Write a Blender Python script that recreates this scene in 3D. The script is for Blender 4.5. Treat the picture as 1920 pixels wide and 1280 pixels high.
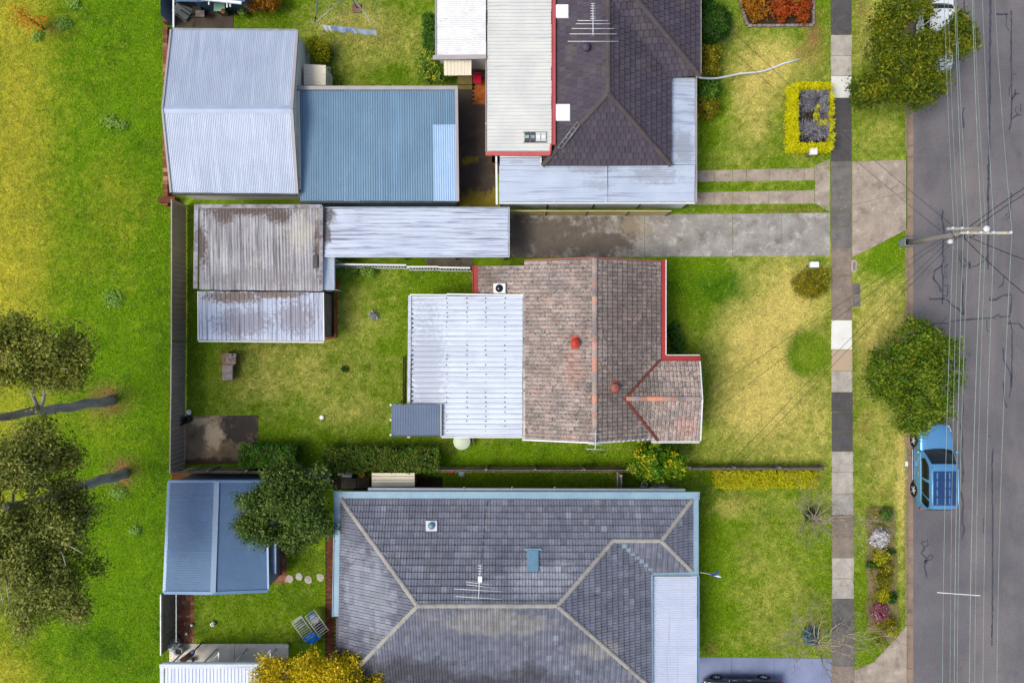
import bpy, math, random
import numpy as np
from mathutils import Vector, Matrix
random.seed(7); RNG = np.random.default_rng(11)
for o in list(bpy.data.objects): bpy.data.objects.remove(o)
SC = bpy.context.scene
COL = SC.collection
# ------------------------------------------------------------------ camera, sky, sun, exposure
H = 42.0                      # drone height above the lawns, metres
K = 0.03                      # metres per photo pixel on the ground
cam = bpy.data.objects.new('camera', bpy.data.cameras.new('camera')); COL.objects.link(cam)
cam.location = (0, 0, H); cam.rotation_euler = (0, 0, 0)
cam.data.sensor_width = 36.0; cam.data.lens = 36.0 * H / 57.6; cam.data.clip_end = 3000
SC.camera = cam
W = bpy.data.worlds.new('World'); SC.world = W; W.use_nodes = True
nt = W.node_tree; nt.nodes.clear()
sky = nt.nodes.new('ShaderNodeTexSky'); sky.sky_type = 'NISHITA'; sky.sun_disc = False
SUN_EL, SUN_AZ = math.radians(60), math.radians(248)      # azimuth clockwise from +Y: light from lower left
sky.sun_elevation = SUN_EL; sky.sun_rotation = SUN_AZ; sky.dust_density = 4.0; sky.air_density = 1.0; sky.ozone_density = 0.6
bg = nt.nodes.new('ShaderNodeBackground'); bg.inputs['Strength'].default_value = 0.11
wo = nt.nodes.new('ShaderNodeOutputWorld')
nt.links.new(sky.outputs[0], bg.inputs['Color']); nt.links.new(bg.outputs[0], wo.inputs['Surface'])
sl = bpy.data.lights.new('sun', 'SUN'); sl.energy = 1.5; sl.angle = math.radians(24); sl.color = (1.0, 0.92, 0.80)
sun = bpy.data.objects.new('sun', sl); COL.objects.link(sun)
sd = Vector((math.sin(SUN_AZ) * math.cos(SUN_EL), math.cos(SUN_AZ) * math.cos(SUN_EL), math.sin(SUN_EL)))
sun.rotation_euler = sd.to_track_quat('Z', 'Y').to_euler(); sun.location = sd * 60
SC.view_settings.view_transform = 'Standard'; SC.view_settings.look = 'None'
SC.view_settings.exposure = 0.88; SC.view_settings.gamma = 1.0; SC.view_settings.use_curve_mapping = False
# ------------------------------------------------------------------ pixel <-> world
def P(px, py, z=0.0):
    k = K * (H - z) / H
    return Vector(((px - 960) * k, -(py - 640) * k, z))
def SZ(z): return K * (H - z) / H
def plane(a, b, c):
    n = (b - a).cross(c - a).normalized()
    if n.z < 0: n = -n
    return n, n.dot(a)
def RP(px, py, pl):
    n, d = pl; o = Vector((0, 0, H)); r = Vector(((px - 960) * K, -(py - 640) * K, -H))
    return o + r * ((d - n.dot(o)) / n.dot(r))
def lin(v):
    v /= 255.0
    return v / 12.92 if v <= 0.04045 else ((v + 0.055) / 1.055) ** 2.4
LUM = (1.50, 1.45, 1.45)
def C(r, g, b): return tuple(min(0.86, lin(c) / l) for c, l in zip((r, g, b), LUM))
# ------------------------------------------------------------------ materials
def _n(nt, t, **kw):
    n = nt.nodes.new(t)
    for k, v in kw.items():
        if k in n.inputs: n.inputs[k].default_value = v
        else: setattr(n, k, v)
    return n
def _mix(nt, fac, a, b, mode='MIX'):
    m = nt.nodes.new('ShaderNodeMix'); m.data_type = 'RGBA'; m.blend_type = mode
    for s, v in ((m.inputs[0], fac), (m.inputs[6], a), (m.inputs[7], b)):
        if hasattr(v, 'is_output'): nt.links.new(v, s)
        elif isinstance(v, (int, float)): s.default_value = v
        else: s.default_value = tuple(v)[:3] + (1,)
    return m.outputs[2]
def _map(nt, v, a, b, c, d):
    m = nt.nodes.new('ShaderNodeMapRange'); nt.links.new(v, m.inputs[0])
    for i, x in enumerate((a, b, c, d)): m.inputs[i + 1].default_value = x
    return m.outputs[0]
def _math(nt, op, a, b=0.0):
    m = nt.nodes.new('ShaderNodeMath'); m.operation = op
    for s, v in ((m.inputs[0], a), (m.inputs[1], b)):
        if hasattr(v, 'is_output'): nt.links.new(v, s)
        else: s.default_value = v
    return m.outputs[0]
MATS = {}
def mat(name, c, c2=None, scale=1.2, rough=0.7, metal=0.0, bump=0.0, bscale=30.0, grain=0.12, gscale=14.0,
        stain=None, stretch=(1, 1, 1), vary=0.0, huevar=None, blobs=None, attr=None, spec=0.3, transl=0.0, emit=None, coat=0.0):
    m = bpy.data.materials.new(name); m.use_nodes = True; nt = m.node_tree
    b = nt.nodes['Principled BSDF']; L = nt.links
    geo = _n(nt, 'ShaderNodeNewGeometry')
    mp = _n(nt, 'ShaderNodeMapping'); mp.inputs['Scale'].default_value = stretch; L.new(geo.outputs['Position'], mp.inputs[0])
    pos = mp.outputs[0]
    def noise(s, det=4.0, ro=0.6, src=pos):
        n = _n(nt, 'ShaderNodeTexNoise', Scale=s, Detail=det, Roughness=ro); L.new(src, n.inputs['Vector']); return n.outputs['Fac']
    if attr:
        a = _n(nt, 'ShaderNodeAttribute', attribute_name=attr); col = a.outputs['Color']
        if c2 is not None: col = _mix(nt, _map(nt, noise(scale), .35, .65, 0, 0.5), col, c2)
    else:
        col = _mix(nt, _map(nt, noise(scale), .34, .66, 0, 1), c, c2 if c2 else c)
    rv = None
    if vary or huevar:
        at = _n(nt, 'ShaderNodeAttribute', attribute_name='rnd'); oi = _n(nt, 'ShaderNodeObjectInfo')
        rv = _math(nt, 'FRACT', _math(nt, 'ADD', at.outputs['Fac'], oi.outputs['Random']))
    if huevar:
        col = _mix(nt, _map(nt, _math(nt, 'FRACT', _math(nt, 'MULTIPLY', rv, 7.31)), 1 - huevar[1], 1, 0, huevar[2] if len(huevar) > 2 else 0.8), col, huevar[0])
    if stain:
        for st in (stain if isinstance(stain, list) else [stain]):
            sc_, s_, lo, hi, am = st[:5]
            src = geo.outputs['Position']
            if len(st) > 5:
                m2 = _n(nt, 'ShaderNodeMapping'); m2.inputs['Scale'].default_value = st[5]; L.new(src, m2.inputs[0]); src = m2.outputs[0]
            col = _mix(nt, _map(nt, noise(s_, 5, .65, src), lo, hi, 0, am), col, sc_)
    if blobs:
        for bc, bl, ns, am in blobs:
            tot = None
            for (x, y, rx, ry) in bl:
                vs = _n(nt, 'ShaderNodeVectorMath', operation='SUBTRACT'); L.new(geo.outputs['Position'], vs.inputs[0]); vs.inputs[1].default_value = (x, y, 0)
                vm = _n(nt, 'ShaderNodeVectorMath', operation='MULTIPLY'); L.new(vs.outputs[0], vm.inputs[0]); vm.inputs[1].default_value = (1 / rx, 1 / ry, 0)
                ln = _n(nt, 'ShaderNodeVectorMath', operation='LENGTH'); L.new(vm.outputs[0], ln.inputs[0])
                f = _math(nt, 'SUBTRACT', 1.0, ln.outputs['Value'])
                tot = f if tot is None else _math(nt, 'MAXIMUM', tot, f)
            nz = _math(nt, 'SUBTRACT', noise(ns, 6, .7), 0.5)
            f = _map(nt, _math(nt, 'ADD', tot, _math(nt, 'MULTIPLY', nz, 2.6)), 0.05, 0.45, 0, am)
            col = _mix(nt, f, col, bc)
    if grain:
        g = _map(nt, noise(gscale, 3, .7, geo.outputs['Position']), .25, .75, 1 - grain, 1 + grain)
        cx = _n(nt, 'ShaderNodeCombineColor')
        for i in range(3): L.new(g, cx.inputs[i])
        col = _mix(nt, 1.0, col, cx.outputs[0], 'MULTIPLY')
    if vary:
        g = _map(nt, rv, 0, 1, 1 - vary, 1 + vary)
        cx = _n(nt, 'ShaderNodeCombineColor')
        for i in range(3): L.new(g, cx.inputs[i])
        col = _mix(nt, 1.0, col, cx.outputs[0], 'MULTIPLY')
    L.new(col, b.inputs['Base Color'])
    b.inputs['Roughness'].default_value = rough; b.inputs['Metallic'].default_value = metal
    b.inputs['Specular IOR Level'].default_value = spec; b.inputs['Coat Weight'].default_value = coat
    if bump:
        bp = _n(nt, 'ShaderNodeBump', Strength=bump, Distance=0.03); L.new(noise(bscale, 4, .7, geo.outputs['Position']), bp.inputs['Height']); L.new(bp.outputs[0], b.inputs['Normal'])
    if transl:
        tr = _n(nt, 'ShaderNodeBsdfTranslucent'); L.new(col, tr.inputs['Color'])
        mx = _n(nt, 'ShaderNodeMixShader', Fac=transl); L.new(b.outputs[0], mx.inputs[1]); L.new(tr.outputs[0], mx.inputs[2])
        L.new(mx.outputs[0], nt.nodes['Material Output'].inputs['Surface'])
    MATS[name] = m
    return m
def leafmat(name, dark, mid, light, lightpos=0.8, transl=0.38):
    m = bpy.data.materials.new(name); m.use_nodes = True; nt = m.node_tree; L = nt.links
    b = nt.nodes['Principled BSDF']
    at = _n(nt, 'ShaderNodeAttribute', attribute_name='rnd')
    r = _n(nt, 'ShaderNodeValToRGB'); L.new(at.outputs['Fac'], r.inputs[0])
    e = r.color_ramp.elements; e[0].position = 0.0; e[0].color = dark + (1,); e[1].position = 1.0; e[1].color = light + (1,)
    x = e.new(0.45); x.color = mid + (1,); y = e.new(lightpos); y.color = tuple(0.6 * a + .4 * c for a, c in zip(mid, light)) + (1,)
    L.new(r.outputs[0], b.inputs['Base Color']); b.inputs['Roughness'].default_value = .55; b.inputs['Specular IOR Level'].default_value = .25
    tr = _n(nt, 'ShaderNodeBsdfTranslucent'); L.new(r.outputs[0], tr.inputs['Color'])
    mx = _n(nt, 'ShaderNodeMixShader', Fac=transl); L.new(b.outputs[0], mx.inputs[1]); L.new(tr.outputs[0], mx.inputs[2])
    L.new(mx.outputs[0], nt.nodes['Material Output'].inputs['Surface'])
    MATS[name] = m; return m
# ------------------------------------------------------------------ objects
ORG = {}
def origin_of(o):
    return ORG.get(o.name, Vector((0, 0, 0))) if o else Vector((0, 0, 0))
def tag(o, label=None, cat=None, group=None, kind=None):
    if label: o['label'] = label
    if cat: o['category'] = cat
    if group: o['group'] = group
    if kind: o['kind'] = kind
    return o
def thing(name, label, cat, loc, group=None):
    o = bpy.data.objects.new(name, None); COL.objects.link(o); o.location = loc; o.empty_display_size = .2
    ORG[o.name] = Vector(loc); return tag(o, label, cat, group)
def link(name, me, m, parent=None, org=None, kind=None):
    o = bpy.data.objects.new(name, me); COL.objects.link(o)
    if m is not None and not me.materials: me.materials.append(MATS[m] if isinstance(m, str) else m)
    if parent:
        o.parent = parent; ORG[o.name] = origin_of(parent)
    elif org is not None:
        o.location = org; ORG[o.name] = Vector(org)
    if kind: o['kind'] = kind
    return o
def fast_mesh(name, V, F, fattr=None, cattr=None):
    """V (n,3), F (m,k) numpy; optional per-face float 'rnd' / per-face colour 'gc'"""
    me = bpy.data.meshes.new(name); V = np.asarray(V, np.float32); F = np.asarray(F, np.int32); m, k = F.shape
    me.vertices.add(len(V)); me.vertices.foreach_set('co', V.ravel())
    me.loops.add(m * k); me.loops.foreach_set('vertex_index', F.ravel())
    me.polygons.add(m); me.polygons.foreach_set('loop_start', np.arange(0, m * k, k, dtype=np.int32))
    try: me.polygons.foreach_set('loop_total', np.full(m, k, np.int32))
    except Exception: pass
    me.update(calc_edges=True)
    if fattr is not None:
        a = me.attributes.new('rnd', 'FLOAT', 'FACE'); a.data.foreach_set('value', np.asarray(fattr, np.float32))
    if cattr is not None:
        a = me.attributes.new('gc', 'FLOAT_COLOR', 'FACE'); a.data.foreach_set('color', np.asarray(cattr, np.float32).ravel())
    return me
class MB:
    def __init__(s): s.v = []; s.f = []; s.sm = []; s.r = []
    def face(s, pts, smooth=False, rnd=0.0):
        i = len(s.v); s.v += [tuple(p) for p in pts]; s.f.append(tuple(range(i, i + len(pts)))); s.sm.append(smooth); s.r.append(rnd); return s
    def grid(s, rows, smooth=True, close=False, caps=False):
        i = len(s.v); n = len(rows[0])
        for r in rows: s.v += [tuple(p) for p in r]
        for a in range(len(rows) - 1):
            for b in range(n if close else n - 1):
                b2 = (b + 1) % n
                s.f.append((i + a * n + b, i + a * n + b2, i + (a + 1) * n + b2, i + (a + 1) * n + b)); s.sm.append(smooth); s.r.append(0)
        if caps:
            s.f.append(tuple(i + b for b in reversed(range(n)))); s.sm.append(False); s.r.append(0)
            s.f.append(tuple(i + (len(rows) - 1) * n + b for b in range(n))); s.sm.append(False); s.r.append(0)
        return s
    def box(s, c, d, rz=0.0, M=None):
        hx, hy, hz = d[0] / 2, d[1] / 2, d[2] / 2
        if M is None: M = Matrix.Translation(Vector(c)) @ Matrix.Rotation(rz, 4, 'Z')
        q = [M @ Vector((x * hx, y * hy, z * hz)) for z in (-1, 1) for x, y in ((-1, -1), (1, -1), (1, 1), (-1, 1))]
        i = len(s.v); s.v += [tuple(p) for p in q]
        for f in ((3, 2, 1, 0), (4, 5, 6, 7), (0, 1, 5, 4), (1, 2, 6, 5), (2, 3, 7, 6), (3, 0, 4, 7)):
            s.f.append(tuple(i + k for k in f)); s.sm.append(False); s.r.append(0)
        return s
    def beam(s, a, b, w, h):
        a, b = Vector(a), Vector(b); d = b - a
        q = d.to_track_quat('X', 'Z').to_matrix().to_4x4(); q.translation = (a + b) / 2
        return s.box(None, (d.length, w, h), M=q)
    def prism(s, pts, z0, z1):
        a = [Vector((p[0], p[1], 0)) for p in pts]
        area = sum(a[i].x * a[(i + 1) % len(a)].y - a[(i + 1) % len(a)].x * a[i].y for i in range(len(a)))
        if area < 0: a.reverse()
        n = len(a); i = len(s.v)
        s.v += [(p.x, p.y, z0) for p in a] + [(p.x, p.y, z1) for p in a]
        s.f.append(tuple(i + n + k for k in range(n))); s.f.append(tuple(i + k for k in reversed(range(n))))
        for k in range(n): s.f.append((i + k, i + (k + 1) % n, i + n + (k + 1) % n, i + n + k))
        s.sm += [False] * (n + 2); s.r += [0] * (n + 2); return s
    def tube(s, pts, r, n=6, taper=None, smooth=True):
        pts = [Vector(p) for p in pts]; rows = []
        up = Vector((0.13, 0.21, 1))
        for i, p in enumerate(pts):
            d = (pts[min(i + 1, len(pts) - 1)] - pts[max(i - 1, 0)])
            if d.length < 1e-6: d = Vector((0, 0, 1))
            d.normalize(); a = d.cross(up)
            if a.length < 1e-3: a = d.cross(Vector((1, 0, 0)))
            a.normalize(); b = d.cross(a)
            rr = r if taper is None else r + (taper - r) * i / max(1, len(pts) - 1)
            rows.append([p + a * rr * math.cos(t) + b * rr * math.sin(t) for t in [2 * math.pi * k / n for k in range(n)]])
        return s.grid(rows, smooth, True, True)
    def lathe(s, c, prof, n=16, M=None, smooth=True):
        M = M or Matrix.Translation(Vector(c))
        rows = [[M @ Vector((r * math.cos(2 * math.pi * k / n), r * math.sin(2 * math.pi * k / n), z)) for k in range(n)] for r, z in prof]
        return s.grid(rows, smooth, True, True)
    def build(s, name, m, parent=None, org=None, kind=None, bevel=0.0):
        o0 = origin_of(parent) if parent else (Vector(org) if org is not None else Vector((0, 0, 0)))
        me = bpy.data.meshes.new(name)
        me.from_pydata([(x - o0.x, y - o0.y, z - o0.z) for x, y, z in s.v], [], s.f)
        me.polygons.foreach_set('use_smooth', s.sm)
        if any(s.r):
            a = me.attributes.new('rnd', 'FLOAT', 'FACE'); a.data.foreach_set('value', s.r)
        me.update()
        o = link(name, me, m, parent, org, kind)
        if bevel:
            md = o.modifiers.new('bevel', 'BEVEL'); md.width = bevel; md.segments = 2; md.limit_method = 'ANGLE'
        return o
def one(name, label, cat, mb, m, org, group=None, bevel=0.0):
    return tag(mb.build(name, m, None, org, bevel=bevel), label, cat, group)
def rect(x0, y0, x1, y1, z=0.0): return [P(x0, y0, z), P(x1, y0, z), P(x1, y1, z), P(x0, y1, z)]
# ---- roofs
PROF = {'corr': [(0, 0), (.25, 1), (.5, 0), (.75, -1)],
        'trim': [(0, 0), (.55, 0), (.65, 1), (.85, 1), (.95, 0)],
        'deck': [(0, 0), (.80, 0), (.84, 1), (.96, 1)]}
def sheets(parent, A, B, D, Cc, m, pitch=0.076, amp=0.012, prof='corr', sheet=0.76, name='roof_sheet'):
    """ribbed iron between edge A->B (across the ribs) and D->Cc (opposite edge); one object per sheet"""
    wid = ((B - A).length + (Cc - D).length) / 2
    n = max(1, round(wid / sheet)); nr = max(1, round(wid / n / pitch))
    up = (B - A).cross(D - A).normalized(); up = up if up.z > 0 else -up
    pr = PROF[prof]
    for i in range(n):
        ts = [((i + (j + q) / nr) / n, h) for j in range(nr) for q, h in pr] + [((i + 1) / n, pr[0][1])]
        lift = 0.004 * (i % 2) + random.uniform(0, .003)
        mb = MB(); R = []
        ext = random.uniform(-.012, .012)
        for v in (0.0, 1.0):
            row = []
            for t, h in ts:
                a = A.lerp(B, t); d = D.lerp(Cc, t); ax = (d - a).normalized() * ext
                row.append((a - ax if v == 0 else d + ax) + up * (h * amp + lift))
            R.append(row)
        mb.grid(R, prof == 'corr'); mb.build(name, m, parent)
def clip_poly(sub, clip):
    out = sub
    for i in range(len(clip)):
        a, b = clip[i], clip[(i + 1) % len(clip)]; ex, ey = b[0] - a[0], b[1] - a[1]
        inp, out = out, []
        if not inp: return []
        sd = [ex * (p[1] - a[1]) - ey * (p[0] - a[0]) for p in inp]
        for k in range(len(inp)):
            p, q, s, t = inp[k], inp[(k + 1) % len(inp)], sd[k], sd[(k + 1) % len(inp)]
            if s >= 0: out.append(p)
            if (s >= 0) != (t >= 0):
                f = s / (s - t); out.append((p[0] + f * (q[0] - p[0]), p[1] + f * (q[1] - p[1])))
    return out
TPROF = {'french': [(0, .020), (.16, 0), (.42, .014), (.58, .014), (.84, 0), (1, .020)],
         'roll': [(0, .034), (.12, .034), (.2, 0), (.45, 0), (.52, .030), (.64, .030), (.72, 0), (1, 0)],
         'shingle': [(0, .014), (.10, .014), (.16, 0), (1, 0)]}
class TiledRoof:
    """collects tile slopes; the tiles that show largest become objects, the rest one joined part"""
    def __init__(s, roof, m, tw, course, style): s.roof, s.m, s.tw, s.c, s.p = roof, m, tw, course, TPROF[style]; s.rest = MB(); s.full = []
    def slope(s, eave0, eave1, polys, stag=False):
        """eave0->eave1: eave direction; polys: convex 3D polygons in one plane"""
        allp = [p for q in polys for p in q]
        u = (eave1 - eave0).normalized()
        n = u.cross(max(allp, key=lambda p: (p - eave0).cross(u).length) - eave0).normalized()
        if n.z < 0: n = -n; 
        v = n.cross(u)
        if v.z < 0: u = -u; v = n.cross(u)
        O = eave0
        UV = []
        for q in polys:
            w = [((p - O).dot(u), (p - O).dot(v)) for p in q]
            ar = sum(w[i][0] * w[(i + 1) % len(w)][1] - w[(i + 1) % len(w)][0] * w[i][1] for i in range(len(w)))
            UV.append(w if ar > 0 else w[::-1])
        us = [a for w in UV for a, _ in w]; vs = [b for w in UV for _, b in w]
        tw, c = s.tw, s.c
        for j in range(int(math.floor(min(vs) / c)) - 1, int(max(vs) / c) + 1):
            for i in range(int(math.floor(min(us) / tw)) - 1, int(max(us) / tw) + 2):
                u0 = i * tw + (tw / 2 if stag and j % 2 else 0); v0 = j * c
                q = [(u0, v0), (u0 + tw, v0), (u0 + tw, v0 + c), (u0, v0 + c)]
                got = [(clip_poly(q, w), w) for w in UV]; got = [(g, w) for g, w in got if len(g) > 2]
                if not got: continue
                ga = sum(abs(sum(g[k][0] * g[(k + 1) % len(g)][1] - g[(k + 1) % len(g)][0] * g[k][1] for k in range(len(g)))) / 2 for g, _ in got)
                if ga > tw * c * .999:
                    s.full.append((O + u * u0 + v * v0, u, v, n)); continue
                r = random.random()
                for g, w in got: s._strips(s.rest, O, u, v, n, u0, v0, r, w)
    def _strips(s, mb, O, u, v, n, u0, v0, r, clip=None):
        tw, c = s.tw, s.c; jit = (r - .5) * .010
        for k in range(len(s.p) - 1):
            a, ha = s.p[k]; b, hb = s.p[k + 1]
            ua, ub = u0 + .007 + a * (tw - .014), u0 + .007 + b * (tw - .014)
            q = [(ua, v0), (ub, v0), (ub, v0 + c), (ua, v0 + c)]
            if clip: q = clip_poly(q, clip)
            if len(q) < 3: continue
            def hh(x, y):
                t = (x - ua) / max(1e-6, ub - ua); return ha + (hb - ha) * t + .080 + jit - .070 * (y - v0) / c
            pts = [O + u * x + v * y + n * hh(x, y) for x, y in q]
            mb.face(pts, False, r)
            fr = sorted([p for p in q if abs(p[1] - v0) < 1e-5])
            if len(fr) >= 2:
                (x0, y0), (x1, y1) = fr[0], fr[-1]
                A = O + u * x0 + v * y0; B = O + u * x1 + v * y1
                mb.face([A + n * .0, B + n * .0, B + n * hh(x1, y1), A + n * hh(x0, y0)], False, r)
    def finish(s, budget=300):
        s.full.sort(key=lambda t: (t[0] - Vector((0, 0, H))).length + (0 if abs(t[0].y) < 18.6 and abs(t[0].x) < 28 else 99))
        mesh = None
        for k, (o, u, v, n) in enumerate(s.full):
            if k < budget:
                if mesh is None:
                    mb = MB(); s._strips(mb, Vector((0, 0, 0)), Vector((1, 0, 0)), Vector((0, 1, 0)), Vector((0, 0, 1)), 0, 0, .5)
                    mesh = bpy.data.meshes.new('roof_tile'); mesh.from_pydata(mb.v, [], mb.f); mesh.update(); mesh.materials.append(MATS[s.m])
                ob = bpy.data.objects.new('roof_tile', mesh); COL.objects.link(ob); ob.parent = s.roof
                M = Matrix((u, v, n)).transposed().to_4x4(); 
                M = M @ Matrix.Rotation(random.gauss(0, .012), 4, 'Z') @ Matrix.Rotation(random.gauss(0, .010), 4, 'X')
                M.translation = o - origin_of(s.roof); ob.matrix_local = M
            else: s._strips(s.rest, o, u, v, n, 0, 0, random.random())
        if s.rest.f: s.rest.build('roof_tiles_far', s.m, s.roof, kind='stuff')
def ridge_caps(parent, a, b, w, m, ln=0.42, name='ridge_cap', lift=.05):
    d = b - a; n = max(1, round(d.length / ln)); L = d.length / n
    x = d.normalized(); y = Vector((0, 0, 1)).cross(x).normalized(); z = x.cross(y)
    mb = MB(); rows = []
    for t, s in ((-.02, 1.08), (L * .98, .96)):
        rows.append([(t, w * s * .5 * math.cos(q), (w * .34 * math.sin(q) - .02) * (s)) for q in [math.pi * k / 7 for k in range(8)]])
    mb.grid(rows, True, False)
    mb.face([rows[0][k] for k in range(8)]); mb.face([rows[1][k] for k in reversed(range(8))])
    me = bpy.data.meshes.new(name); me.from_pydata([tuple(p) for p in mb.v], [], mb.f); me.update(); me.materials.append(MATS[m])
    for i in range(n):
        o = bpy.data.objects.new(name, me); COL.objects.link(o); o.parent = parent
        M = Matrix((x, y, z)).transposed().to_4x4() @ Matrix.Rotation(random.gauss(0, .015), 4, 'Z')
        M.translation = a + x * (i * L) + z * lift - origin_of(parent); o.matrix_local = M
def sunk(polys, d):  # roof carcass under the tiles
    mb = MB()
    for q in polys: mb.face([p - Vector((0, 0, d)) for p in q])
    return mb
# ---- foliage
def leaves(name, parent, m, ells, n, ls, clump=.28, per=36, asp=.5, up=.35, shell=.5, lump=0, kind=None, org=None, lo=None):
    """ells: (centre Vector, (rx,ry,rz), weight) ; leaf-sized rhombs in clumps"""
    if lump:
        out = []
        for c0, r0, w0 in ells:
            out.append((c0, tuple(q * .8 for q in r0), w0 * .4))
            for _ in range(lump):
                d0 = Vector((random.gauss(0, 1), random.gauss(0, 1), random.gauss(.3, .8))).normalized(); f0 = random.uniform(.22, .5)
                out.append((c0 + Vector([a * b * random.uniform(.6, .98) for a, b in zip(d0, r0)]), tuple(q * f0 for q in r0), w0 * .6 / lump * (f0 / .36) ** 2))
        ells = out
    w = np.array([e[2] for e in ells], float); w /= w.sum()
    k = max(4, n // per)
    ci = RNG.choice(len(ells), k, p=w)
    d = RNG.normal(size=(k, 3)); d /= np.linalg.norm(d, axis=1)[:, None]
    d[:, 2] = np.where(RNG.random(k) < .6, np.abs(d[:, 2]), d[:, 2])
    r = shell + (1 - shell) * RNG.random(k) ** .6
    cc = np.array([e[0] for e in ells])[ci] + d * r[:, None] * np.array([e[1] for e in ells])[ci]
    cr = RNG.random(k)
    li = RNG.integers(0, k, n)
    off = RNG.normal(size=(n, 3)) * clump; off[:, 2] *= .7
    pos = cc[li] + off
    if lo is not None: pos[:, 2] = np.maximum(pos[:, 2], lo)
    nrm = d[li] * .6 + RNG.normal(size=(n, 3)) * .55; nrm[:, 2] += up; nrm /= np.linalg.norm(nrm, axis=1)[:, None]
    t = np.cross(nrm, RNG.normal(size=(n, 3))); t /= np.linalg.norm(t, axis=1)[:, None]; b = np.cross(nrm, t)
    s = ls * (0.5 + 1.0 * RNG.random(n) ** 1.5)[:, None]
    V = np.stack([pos - t * s, pos - b * s * asp + nrm * s * .15, pos + t * s, pos + b * s * asp + nrm * s * .15], 1).reshape(-1, 3)
    o0 = origin_of(parent) if parent else (Vector(org) if org is not None else Vector((0, 0, 0)))
    V = V - np.array(o0)
    rr = np.clip(.72 * cr[li] + .28 * RNG.random(n) + .2 * (off[:, 2] / clump), 0, 1)
    me = fast_mesh(name, V, np.arange(4 * n).reshape(n, 4), rr)
    return link(name, me, m, parent, org, kind)
def EL(px, py, z, rpx, rpy=None, rz=None, w=None):
    s = SZ(z); rx = rpx * s; ry = (rpy or rpx) * s; rz = rz or min(rx, ry) * .8
    return (P(px, py, z), (rx, ry, rz), w or rx * ry)
def limb(mb, a, b, r0, r1, seg=5, wob=.12, n=6):
    a, b = Vector(a), Vector(b); L = (b - a).length; pts = []
    for i in range(seg + 1):
        t = i / seg; p = a.lerp(b, t)
        if 0 < i < seg: p += Vector((random.gauss(0, wob), random.gauss(0, wob), random.gauss(0, wob * .6))) * L * .3
        pts.append(p)
    mb.tube(pts, r0, n, r1); return pts
def tree(name, label, base, fork, r, ells, m, bark, n, ls, cat='tree', nl=9, group=None, crownkw={}, trunkpts=None, starts=None):
    t = thing(name, label, cat, base, group)
    mb = MB(); pts = trunkpts or limb(mb, base - Vector((0, 0, .1)), fork, r, r * .7, 4, .04, 9)
    if trunkpts:
        mb.tube(trunkpts, r, 12, r * .6)
    mb.build('trunk', bark, t)
    lb = MB()
    for i in range(nl):
        e = ells[i % len(ells)]; c = e[0] + Vector([random.uniform(-.7, .7) * q for q in e[1]])
        st = starts[i % len(starts)] if starts else Vector(pts[-1]) if i % 2 else Vector(pts[-2]).lerp(Vector(pts[-1]), random.random())
        q = limb(lb, st, c, r * (.22 if starts else .45), r * .07, 5, .1, 6)
        for k in range(2):
            limb(lb, q[3], c + Vector([random.uniform(-.8, .8) * x for x in e[1]]), r * .18, r * .05, 3, .1, 5)
    lb.build('branches', bark, t)
    leaves('crown', t, m, ells, n, ls, **crownkw)
    return t
def shrub(name, label, ells, m, n, ls, cat='shrub', group=None, stem=True, bark='bark', **kw):
    c = sum((e[0] for e in ells), Vector()) / len(ells); base = Vector((c.x, c.y, 0))
    t = thing(name, label, cat, base, group)
    if stem:
        mb = MB()
        for e in ells:
            for k in range(4):
                limb(mb, Vector((base.x + random.uniform(-.05, .05), base.y + random.uniform(-.05, .05), -.03)), e[0] + Vector([random.uniform(-.6, .6) * q for q in e[1]]), .025, .008, 3, .1, 5)
        mb.build('stems', bark, t)
    leaves('foliage', t, m, ells, n, ls, lo=.03, **kw)
    return t
# ------------------------------------------------------------------ colours of things
mat('grass', (0, 0, 0), attr='gc', rough=.9, grain=.4, gscale=11.0, bump=.5, bscale=22, spec=.1)
mat('blade', (0, 0, 0), attr='gc', rough=.75, grain=0, spec=.15, transl=.2)
mat('asphalt', C(116, 113, 118), C(102, 99, 105), .35, .9, grain=.3, gscale=16, bump=.5, bscale=30, stain=[(C(146, 139, 136), .2, .5, .75, .6, (1.6, .25, 1)), (C(92, 87, 92), .9, .60, .74, .5), (C(150, 138, 126), 1.3, .69, .75, .5), (C(134, 128, 128), .35, .5, .6, .35, (1, .5, 1))], spec=.25)
mat('tar', C(60, 62, 74), C(78, 80, 90), 2, .55, grain=.1)
mat('kerb', C(158, 136, 118), C(136, 118, 104), 1.5, .9, grain=.14, stain=(C(96, 84, 74), 2.2, .55, .7, .6), bump=.2)
mat('conc_light', C(192, 186, 178), C(170, 162, 154), 1.6, .9, vary=.07, grain=.18, gscale=18, stain=[(C(146, 134, 122), 2.0, .52, .7, .6), (C(122, 112, 102), 5, .6, .7, .5)], bump=.3)
mat('conc_white', C(240, 240, 236), C(228, 227, 222), 1.0, .85, vary=.02, grain=.03)
mat('conc_tan', C(196, 168, 138), C(188, 172, 150), 1.0, .9, vary=.03, grain=.06)
mat('conc_brown', C(150, 134, 122), C(128, 116, 108), 1.6, .9, vary=.06, grain=.2, gscale=18, stain=[(C(104, 94, 88), 2.0, .5, .7, .6), (C(172, 160, 148), 3, .58, .7, .5)], bump=.3)
mat('conc_grey', C(124, 119, 116), C(106, 102, 101), 1.6, .9, vary=.08, grain=.2, gscale=18, stain=[(C(86, 82, 80), 1.8, .5, .7, .6), (C(150, 144, 138), 3, .58, .7, .5)], bump=.3)
mat('path_asphalt', C(92, 89, 91), C(78, 75, 78), 1.6, .9, vary=.06, grain=.22, gscale=18, bump=.4, bscale=30, stain=[(C(112, 106, 104), 2.0, .55, .7, .5)])
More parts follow.
